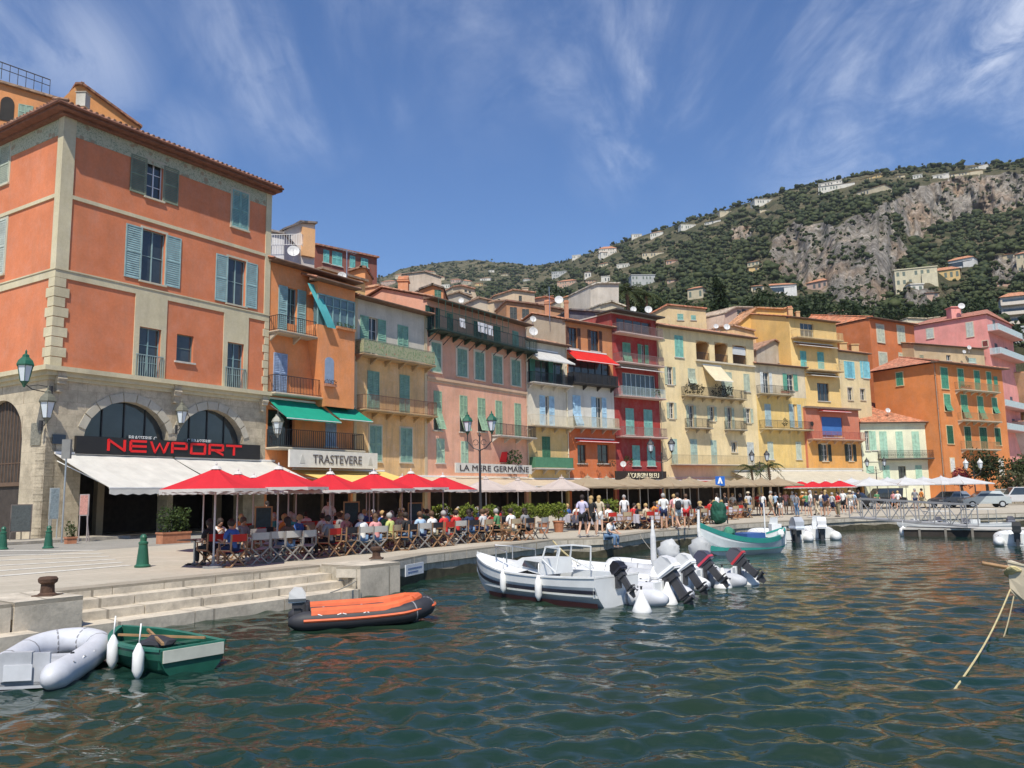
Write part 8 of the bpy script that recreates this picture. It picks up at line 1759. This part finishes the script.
# standing people picked out of the photo
def st(px, yf, lb, rz, pose, t, b_, lt=False, sk_=0, h=0, lh=False, hat=None, s=1.0): p = gp(px, yf); return person(lb, p, rz, pose, t, b_, lt, sk_, h, lh, hat, s)
st(328, 545, 'waiter in a white shirt standing facing us under the third red parasol', R(175), 'talk', 'white', 'white', True, 0, 0, s=1.04)
st(267, 536, 'waitress with dark hair in white standing in the shade under the second red parasol', R(80), 'walk', 'white', 'black', True, 0, 0, True)
st(583, 537.5, 'man in a lavender shirt and black shorts walking on the quay', R(-20), 'walk', 'lavender', 'black', False, 0, 0, s=1.03)
st(592, 537, 'blonde woman in a black dress walking beside the man in lavender', R(-30), 'walk', 'black', 'black', False, 2, 2, True)
st(600, 534, 'woman in a beige top walking just behind the blonde', R(-20), 'stand', 'beige', 'white', False, 2, 2, True)
st(625, 529, 'man in a white shirt standing at the white dining tables', R(170), 'stand', 'white', 'grey', True, 0, 3)
st(664.5, 530, 'man in a white shirt and navy shorts seen from behind', R(-10), 'stand', 'white', 'navy', False, 0, 3, s=1.03)
st(679, 530, 'man with a black backpack and white shorts, seen from behind', R(15), 'walk', 'white', 'white', False, 0, 0, s=1.04)
st(687, 529.5, 'person in bright red shorts walking beside the backpack man', R(-15), 'walk', 'pale grey', 'red', False, 1, 1)
st(675, 528, 'person in pink half hidden behind the backpack man', R(10), 'stand', 'pink', 'beige', False, 2, 2)
q = gp(679, 530); bpk = thing('backpack', 'black backpack worn by the man in white shorts', 'backpack', (q.x, q.y, 1.22)); MB().blob((-.02, -.20, 0), (.17, .12, .24), 2, .1).build('bag', mat((.02, .02, .025), .8), bpk, org=(0, 0, 0))
b = MB(); [b.tube([(s*.1-.02, -.15, .2), (s*.12-.02, .02, .27), (s*.13-.02, .16, .12), (s*.12-.02, .14, -.1)], .018, 5) for s in (-1,)]; b.build('strap', BLACK, bpk, org=(0, 0, 0)); b = MB(); [b.tube([(s*.1-.02, -.15, .2), (s*.12-.02, .02, .27), (s*.13-.02, .16, .12), (s*.12-.02, .14, -.1)], .018, 5) for s in (1,)]; b.build('strap', BLACK, bpk, org=(0, 0, 0))
# man sitting on the edge of the quay above the boats
p = onz(612, 538.5); person('man in a white shirt and jeans sitting on the quay edge above the boats', (p.x-.15, p.y+.22), face((.75, -.66)), 'sitedge', 'white', 'denim', True, 0, 0, z=-.40)
# crowd strolling on the far quay
CR_ = []
tops = ['white', 'black', 'white', 'navy', 'pale grey', 'red', 'white', 'beige', 'light blue', 'black', 'pink', 'white', 'grey', 'orange', 'green']
bots = ['black', 'beige', 'navy', 'white', 'denim', 'khaki', 'grey', 'brown']
g = random.Random(21); xs = [716, 724, 733, 741, 749, 757, 763, 769, 775, 781, 786, 791, 796, 801, 806, 811, 816, 821, 826, 831, 836, 842, 848, 853, 859, 893, 898, 915, 921, 876]
for i, px in enumerate(xs):
    D = g.uniform(56, 66) if px < 862 else g.uniform(68, 74); p = at(px+g.uniform(-1.5, 1.5), 491, D); t, b_ = tops[i % 15], bots[(i*3+i//15) % 8]; pose = ['stand', 'walk', 'talk'][i % 3]
    person('person in %s top and %s %s, %s from left in the promenade crowd' % (t, b_, 'trousers' if i % 4 == 0 else 'shorts', ordn(i)), (p.x, p.y), g.uniform(-3.1, 3.1), pose, t, b_, i % 4 == 0, i % 3, i % 4, i % 3 == 0, s=g.uniform(.93, 1.05), hat='beige' if i % 9 == 4 else None)
# white-clothed dining tables with chairs and guests
wt = cloth_table('q', 'g', (.60, .59, .66)); LABELS.pop('q', None)
for i, (px, D) in enumerate(((606, 42.5), (622, 43.5), (643, 43.5), (655, 45), (670, 47), (684, 48), (697, 49), (640, 50), (665, 52), (700, 54), (718, 55), (590, 44), (575, 46), (733, 58))):
    p = at(px, 493, D); rz = R(35)
    if i == 0: o = wt
    else: o = dup(wt, (0, 0, 0), 0)
    tag(o, 'dining table under a pale cloth, %s of those around the beige parasols' % ordn(i), None, 'cloth-covered dining tables'); place3(o, (p.x, p.y, 0), rz)
    for k2, (dx, dy, fz) in enumerate(((-.5, -.75, 0), (.5, -.75, 0), (0, .78, PI))):
        c_ = Matrix.Rotation(rz, 3, 'Z') @ Vector((dx, dy, 0)); pp = Vector((p.x, p.y, 0))+c_; put(cB if k2 % 2 else cR, pp, rz+fz, '%s director\'s chair at the %s pale-clothed dining table from the left' % (('red near left', 'beige near right', 'red far')[k2], ordn(i)), 'chairs at the cloth-covered tables')
        if (i+k2) % 2 == 0: person('diner in %s seated at a pale-clothed table, %s from the left there' % (cols_[(i*3+k2) % 12], ordn(i*3+k2)), pp, rz+fz, 'sit', cols_[(i*3+k2) % 12], bots[(i+k2) % 8], True, i % 3, (i+k2) % 4, k2 == 1)
# planters, bushes, boards, signs, lamps, cars
TC = mat((.40, .17, .09), .85, .2, 4, bump=.2, name='terracotta')
for i, (px, D, r_) in enumerate(((441, 37, .5), (467, 38, .48), (490, 38.5, .42), (512, 39, .45), (528, 39.5, .45), (543, 40, .42), (558, 41, .45), (608, 44, .6))):
    p = at(px, 495, D); r = thing('potted_bush', 'round clipped yellow-green bush in a pot, %s from the left along the terrace' % ordn(i), 'plant', (p.x, p.y, 0), group='clipped bushes along the terrace'); MB().lathe([(.2, 0), (.28, .5), (.31, .5), (.31, .56), (.26, .56)], n=14).build('pot', TC, r, org=(0, 0, 0)); lv = MB(); lv.leaves((0, 0, 1.08), (r_, r_, r_*.85), 520, .07, .4, seed=i+9); lv.build('foliage', leafm((.09, .13, .02), (.26, .30, .05)), r, org=(0, 0, 0)); b = MB(); b.tube([(0, 0, .5), (0, 0, 1)], .03, 6); b.build('stem', mat((.12, .08, .05), .9), r, org=(0, 0, 0))
def planter(lb, p, w_, d_, h, bush, rz=0, c1=(.03, .05, .015), c2=(.08, .12, .03), n=900, leaf=.07):
    r = thing('planter', lb, 'planter', (p[0], p[1], 0)); b = MB(); b.box(-w_/2, w_/2, -d_/2, d_/2, 0, h); b.box(-w_/2-.03, w_/2+.03, -d_/2-.03, d_/2+.03, h-.08, h); b.build('trough', TC, r, org=(0, 0, 0)); lv = MB()
    for k in range(4): lv.leaves((-w_*.32+w_*.21*k, 0, h+bush*(.42+.08*math.sin(k*2))), (w_*.26, d_*.62, bush*.5), n//4, leaf, .5, seed=k+int(w_*10))
    lv.build('foliage', leafm(c1, c2), r, org=(0, 0, 0)); r.rotation_euler = (0, 0, rz); return r
p = onz(*zp(3, 592, 216)); planter('long terracotta planter with a leafy bush in front of the corner restaurant', (p.x, p.y), 1.35, .5, .5, 1.25, R(55))
for i, (x, y, w_, lb) in enumerate(((90, 203, .6, 'small terracotta trough with red-brown plants at the corner pillar'), (240, 218, .42, 'square terracotta pot with a spindly plant beside the signpost'), (150, 200, .5, 'low pot of bright green plants by the corner pillar'))): q = onz(*zp(3, x, y)); planter(lb, (q.x, q.y), w_, w_*.7, .32, .75 if i else .35, .9, c1=(.04, .07, .02) if i != 2 else (.12, .16, .03), c2=(.1, .13, .04) if i != 2 else (.25, .3, .06), n=240, leaf=.05)
p = at(*zp(10, 905, 500), 58); planter('terracotta planter with pink flowers on the far quay', (p.x, p.y), 1.4, .5, .5, .7, .5, (.06, .07, .03), (.3, .14, .12), 400, .06)
def board(lb, px, py, D, face_c=(.03, .06, .07), h=1.05, w_=.6, frame=(.45, .26, .12), tiltz=0.2):
    p = at(px, py, D); r = thing('menu_board', lb, 'sign', (p.x, p.y, 0)); ct = p.z; b = MB(); b.box(-w_/2, w_/2, -.02, .02, ct-h/2, ct+h/2); b.build('frame', mat(frame, .6, .15), r, org=(0, 0, 0)); b = MB(); b.box(-w_/2+.05, w_/2-.05, -.03, -.018, ct-h/2+.05, ct+h/2-.05); b.build('panel', mat(face_c, .7, .3, 14), r, org=(0, 0, 0)); b = MB(); b.bar((-w_/2+.04, 0, 0), (-w_/2+.04, 0, ct), .04); b.build('leg', mat(frame, .6), r, org=(0, 0, 0)); b = MB(); b.bar((w_/2-.04, 0, 0), (w_/2-.04, 0, ct), .04); b.build('leg', mat(frame, .6), r, org=(0, 0, 0)); b = MB(); b.bar((0, .4, 0), (0, .02, ct+h*.3), .04); b.build('prop_leg', mat(frame, .6), r, org=(0, 0, 0)); r.rotation_euler = (0, 0, tiltz)
board('blackboard in a wooden frame between the first two red parasols', *zp(6, 325, 315), 29); board('tall blackboard leaning behind the waiter, right of him', *zp(6, 775, 295), 31, h=1.2); board('blackboard at the left of the round clipped bushes', *zp(8, 78, 690), 34, h=1.0)
board('pinkish menu stand leaning by the corner pillar', *zp(3, 288, 85), 39, (.45, .22, .18), 1.0, .55, (.35, .3, .28), -.3); board('grey menu easel at the far left beside the arch', *zp(3, 72, 130), 39.5, (.06, .07, .07), 1.3, .9, (.12, .1, .09), .4); board('pale blue-grey menu case on the corner pillar', *zp(3, 185, 80), 40.2, (.22, .27, .29), 1.5, .45, (.35, .38, .38), .9)
p = onz(*zp(3, 210, 215)); r = thing('signpost', 'thin grey signpost with a small box sign at the corner building', 'sign', (p.x, p.y, 0)); hh = at(*zp(2, 235, 600), p.y).z; MB().tube([(0, 0, 0), (0, 0, hh)], .04, 8).build('pole', STEEL, r, org=(0, 0, 0)); b = MB(); b.box(-.2, .2, -.08, .08, hh-.6, hh+.3); b.build('sign_box', mat((.2, .2, .19), .5), r, org=(0, 0, 0))
p = at(720, 481, 58); r = thing('information_sign', 'small square blue sign with a white symbol above the beige parasols', 'sign', (p.x, p.y, 0)); b = MB(); b.box(-.33, .33, -.03, 0, p.z-.33, p.z+.33); b.build('panel', mat((.02, .12, .45), .4), r, org=(0, 0, 0)); b = MB(); b.add([(-.18, -.035, p.z-.18), (-.06, -.035, p.z-.18), (0, -.035, p.z+.05), (.06, -.035, p.z-.18), (.18, -.035, p.z-.18), (.05, -.035, p.z+.24), (-.05, -.035, p.z+.24)], [(0, 1, 2, 6), (2, 3, 4, 5), (2, 5, 6)]); b.build('symbol', WHITE, r, org=(0, 0, 0)); MB().tube([(0, .03, 0), (0, .03, p.z+.3)], .035, 8).build('pole', STEEL, r, org=(0, 0, 0))
def lantern(par, c, s=1, metal=GREENM, glass=None):
    x, y, z = c; gl = glass or mat((.62, .68, .72), .15, .05, spec=.7); b = MB(); b.lathe([(.11*s, 0), (.20*s, .42*s)], c, 6); g_ = b.build('lantern_glass', gl, par, org=(0, 0, 0)); b = MB()
    b.lathe([(.235*s, .42*s), (.245*s, .45*s), (.20*s, .56*s), (.10*s, .66*s), (.09*s, .72*s), (.03*s, .76*s), (.03*s, .83*s), (.005, .88*s)], c, 6); b.lathe([(.03*s, -.16*s), (.06*s, -.08*s), (.125*s, 0)], c, 6)
    for k in range(6): a = 2*PI*k/6; b.bar((x+.115*s*math.cos(a), y+.115*s*math.sin(a), z), (x+.208*s*math.cos(a), y+.208*s*math.sin(a), z+.42*s), .016*s)
    b.build('lantern_frame', metal, g_, org=(0, 0, 0))
def streetlamp(lb, px, D, ytop, s=1.0, metal=GREENM, span=.55, pmt=IRON):
    H = at(px, ytop, D).z; p = at(px, 470, D); r = thing('street_lamp', lb, 'lamp', (p.x, p.y, 0)); zl = H-.88*s
    b = MB(); b.lathe([(.20, 0), (.20, .15), (.14, .25), (.12, .7), (.14, .75), (.08, .85), (.06, 2), (.045, zl-.9), (.07, zl-.85), (.04, zl-.8), (.035, zl-.25), (.06, zl-.2), (.01, zl-.05)], n=12); b.build('pole', pmt, r, org=(0, 0, 0))
    for sg in (-1, 1):
        b = MB(); b.tube([(0, 0, zl-.85), (sg*span*.5, 0, zl-.75), (sg*span, 0, zl-.45), (sg*span, 0, zl-.12)], .025, 6); b.tube([(sg*(.18+.12*math.cos(a)), 0, zl-.50+.12*math.sin(a)) for a in [k*PI/4 for k in range(8)]], .014, 5); b.build('arm', pmt, r, org=(0, 0, 0)); lantern(r, (sg*span, 0, zl), s, metal)
    r.rotation_euler = (0, 0, R(-12)); return r
streetlamp('tall double lantern street lamp in front of the pink house', 480, 36, 411, 1.0); streetlamp('double lantern street lamp between the dark red and pale yellow houses', 662, 60, 437, 1.15, IRON, .75); streetlamp('double lantern street lamp before the yellow and cream house', 760, 80, 449.5, 1.2, IRON, .7); streetlamp('double lantern street lamp beside the mint green house', 876, 92, 457, 1.1, IRON, .9)
streetlamp('street lamp with two white shades in front of the dark garden tree', 973.5, 88, 458, 1.2, mat((.6, .6, .58), .5), .7)
def walllamp(lb, k, x0, y0, y1, f, v, s, metal, arm=None):
    u = f.off(v).u(k, x0, (y0+y1)/2); z1 = f.off(v).z(k, x0, y0); z0 = f.off(v).z(k, x0, y1); s = (z1-z0)/.98; c = f.T(u, v, 0); r = thing('wall_lantern', lb, 'lamp', (c.x, c.y, z0+.12)); lantern(r, (0, 0, .06*s), s, metal); w_ = f.T(u, 0, 0)-c
    b = MB(); b.tube([(0, 0, 0), (w_.x*.3, w_.y*.3, -.25), (w_.x, w_.y, -.35)], .025, 6); b.tube([(w_.x*.2, w_.y*.2, -.1), (w_.x*.5, w_.y*.5, 0), (w_.x*.99, w_.y*.99, -.05)], .018, 6); b.build('bracket', IRON, r, org=(0, 0, 0)); b = MB(); b.lathe([(.1, -.5), (.1, 0)], (w_.x, w_.y, 0), 8); b.build('wall_plate', IRON, r, org=(0, 0, 0)); return r
OLDG = mat((.12, .12, .09), .6, .2); walllamp('dark aged wall lantern on the corner pillar of the big orange house', 2, 162, 398, 520, F1, .5, 1, OLDG); walllamp('dark aged wall lantern between the two restaurant arches', 2, 620, 445, 535, F1, .5, 1, OLDG); walllamp('pale topped wall lantern at the right end of the arches, by the green awning', 2, 948, 482, 570, F1, .6, 1, mat((.3, .3, .27), .6))
fl_ = F(F1.A, F1.A+F1.d); fl_.d = F1.n*1; fl_.A = F1.A-F1.n*12.5; fl_.n = -F1.d; fl_.L = 12.5
walllamp('large green lantern on a scrolled bracket at the left edge of the photo', 2, 86, 275, 395, fl_, 1.3, 1, GREENM)
# parked cars
def car(lb, px, D, rz, col, L=4.2, W_=1.72, H=1.5, name='parked_car', van=False):
    r = thing(name, lb, 'car', group=None); pt = mat(col, .3, .05, spec=.6); pr_ = [(-L/2, .35), (-L/2, .78), (-L/2+.1, .95), (-L*.40, 1.0), (-L*.30 if not van else -L*.44, H), (L*.08, H), (L*.24, .98), (L*.44, .82), (L/2, .65), (L/2, .35)]
    vs = []; n = len(pr_)
    for sg in (-1, 1): vs += [(x, sg*(W_/2-(.16 if z > 1.1 else .03 if z < .5 else 0)), z) for x, z in pr_]
    b = MB(); lo_ = (0, 1, 2, 3, 6, 7, 8, 9); b.add(vs, [lo_, tuple(n+i for i in lo_[::-1]), (3, 4, 5, 6), (n+6, n+5, n+4, n+3)]+[(i, n+i, n+(i+1) % n, (i+1) % n) for i in range(n)]); b.build('body', pt, r)
    b = MB()
    for sg in (-1, 1): y0, y1 = sg*(W_/2+.0), sg*(W_/2-.15); b.add([(-L*.36, y0-sg*.005, 1.03), (L*.20, y0-sg*.005, 1.03), (L*.07, y1+sg*.005, H-.07), (-L*.28, y1+sg*.005, H-.07)], [(0, 1, 2, 3)])
    b.build('side_window', GLASS, r); b = MB(); b.add([(L*.235, -W_*.42, 1.0), (L*.235, W_*.42, 1.0), (L*.095, W_*.38, H-.03), (L*.095, -W_*.38, H-.03)], [(0, 1, 2, 3)]); b.build('windscreen', GLASS, r)
    b = MB(); q = -L*.30 if not van else -L*.44; b.add([(-L*.405, -W_*.42, 1.02), (-L*.405, W_*.42, 1.02), (q-.02, W_*.38, H-.05), (q-.02, -W_*.38, H-.05)], [(0, 1, 2, 3)]); b.build('rear_window', GLASS, r)
    for x in (-L*.31, L*.31):
        for sg in (-1, 1): w_ = MB().tube([(x, sg*(W_/2-.2), .31), (x, sg*(W_/2+.01), .31)], .31, 16).build('wheel', BLACK, r); MB().tube([(x, sg*(W_/2), .31), (x, sg*(W_/2+.02), .31)], .19, 12).build('rim', ALU, w_)
    for sg in (-1, 1): MB().box(L/2-.06, L/2+.01, sg*W_*.36-.16, sg*W_*.36+.16, .64, .76).build('headlight', mat((.75, .75, .72), .2), r); MB().box(-L/2-.01, -L/2+.05, sg*W_*.4-.1, sg*W_*.4+.1, .75, .92).build('tail_light', mat((.4, .02, .02), .3), r)
    MB().box(L/2-.03, L/2+.02, -W_*.45, W_*.45, .36, .5).build('bumper', mat(k3(col, .7), .4), r); p = at(px, 490, D); r.location = (p.x, p.y, 0); r.rotation_euler = (0, 0, rz)
car('silver-blue estate car parked in front of the dark garden tree', 950, 79, R(205), (.20, .23, .28), 4.4); car('pale silver hatchback parked rightmost on the quay', 983, 76, R(-12+180), (.38, .42, .43), 4.0); car('dark van parked left of the white parasols\' middle', 880, 84, R(180), (.03, .03, .035), 4.6, 1.8, 1.9, van=True); car('dark blue car half hidden by the red parasols', 848, 84, R(200), (.03, .04, .08), 4.2); car('white small van at the foot of the stone wall, right edge', 1015, 84, R(170), (.5, .5, .5), 4.2, 1.7, 1.8, van=True)
# green tarpaulin-covered gear on the quay beside the fishing boat, white name board, coiled things
p = at(*zp(10, 815, 560), 47.5); r = thing('covered_cart', 'gear shrouded in a dark green tarpaulin beside the fishing boat', 'cart', (p.x, p.y, 0)); MB().blob((0, 0, .6), (.46, .42, .66), 3, .35, 1.8, seed=3).build('tarpaulin', mat((.008, .065, .04), .8, .35, 3, bump=.6, bs=3), r, org=(0, 0, 0)); b = MB(); b.bar((-.5, 0, .0), (-.5, 0, .5), .06); b.bar((.5, 0, 0), (.5, 0, .5), .06); b.build('wheel_frame', IRON, r, org=(0, 0, 0))
p = onz(*zp(16, 45, 195), -.25); r = thing('notice_plate', 'white mooring notice fixed to the quay wall above the orange inflatable\'s bow', 'sign'); a_ = onz(404, 563, -.0); c_ = onz(437, 557, -.0); d = (c_-a_).normalized(); n_ = Vector((d.y, -d.x, 0)); b = MB(lambda u, v, z: a_+d*u+n_*v+Vector((0, 0, z))); b.box(0, 1.15, .03, .06, -.38, -.06); r.location = a_; b.build('plate', mat((.62, .63, .64), .5), r)
for k in range(2): b = MB(lambda u, v, z: a_+d*u+n_*v+Vector((0, 0, z))); b.box(.12, 1.02-.25*k, .061, .065, -.2-.1*k, -.16-.1*k); b.build('lettering', mat((.15, .2, .35), .5), r)
rope('yellow mooring rope running from the quay down to the white motorboat', cat(onz(553, 541, .1), wat(585, 583)+Vector((0, 0, .5)), .1), .03); p = onz(596, 535); 
for i, (a, b_) in enumerate((((378, 560), (330, 610)), ((640, 535), (668, 575)), ((700, 531), (712, 566)))):
    A_ = onz(a[0], a[1], .02); B_ = wat(*b_)+Vector((0, 0, .4)); rope(['thin line from the stone block to the orange inflatable', 'thin line tying the white inflatable to the quay', 'thin line between quay and grey-shrouded dinghy'][i], cat(A_, B_, .15), .014, mat((.3, .28, .24), .9))
# ================================================================== HAZE
b = MB(); b.box(-2600, 2600, -300, 3200, -6.5, 620); hz = b.build('haze', WHITE); hz.data.materials.clear(); hm = bpy.data.materials.new('haze'); hm.use_nodes = True; nt = hm.node_tree; nt.nodes.remove(nt.nodes['Principled BSDF'])
pv = nt.nodes.new('ShaderNodeVolumePrincipled'); pv.inputs['Color'].default_value = (.80, .86, .95, 1); pv.inputs['Density'].default_value = .00009; pv.inputs['Anisotropy'].default_value = .2
nt.links.new(pv.outputs[0], nt.nodes['Material Output'].inputs['Volume']); hz.data.materials.append(hm); tag(hz, kind='stuff')
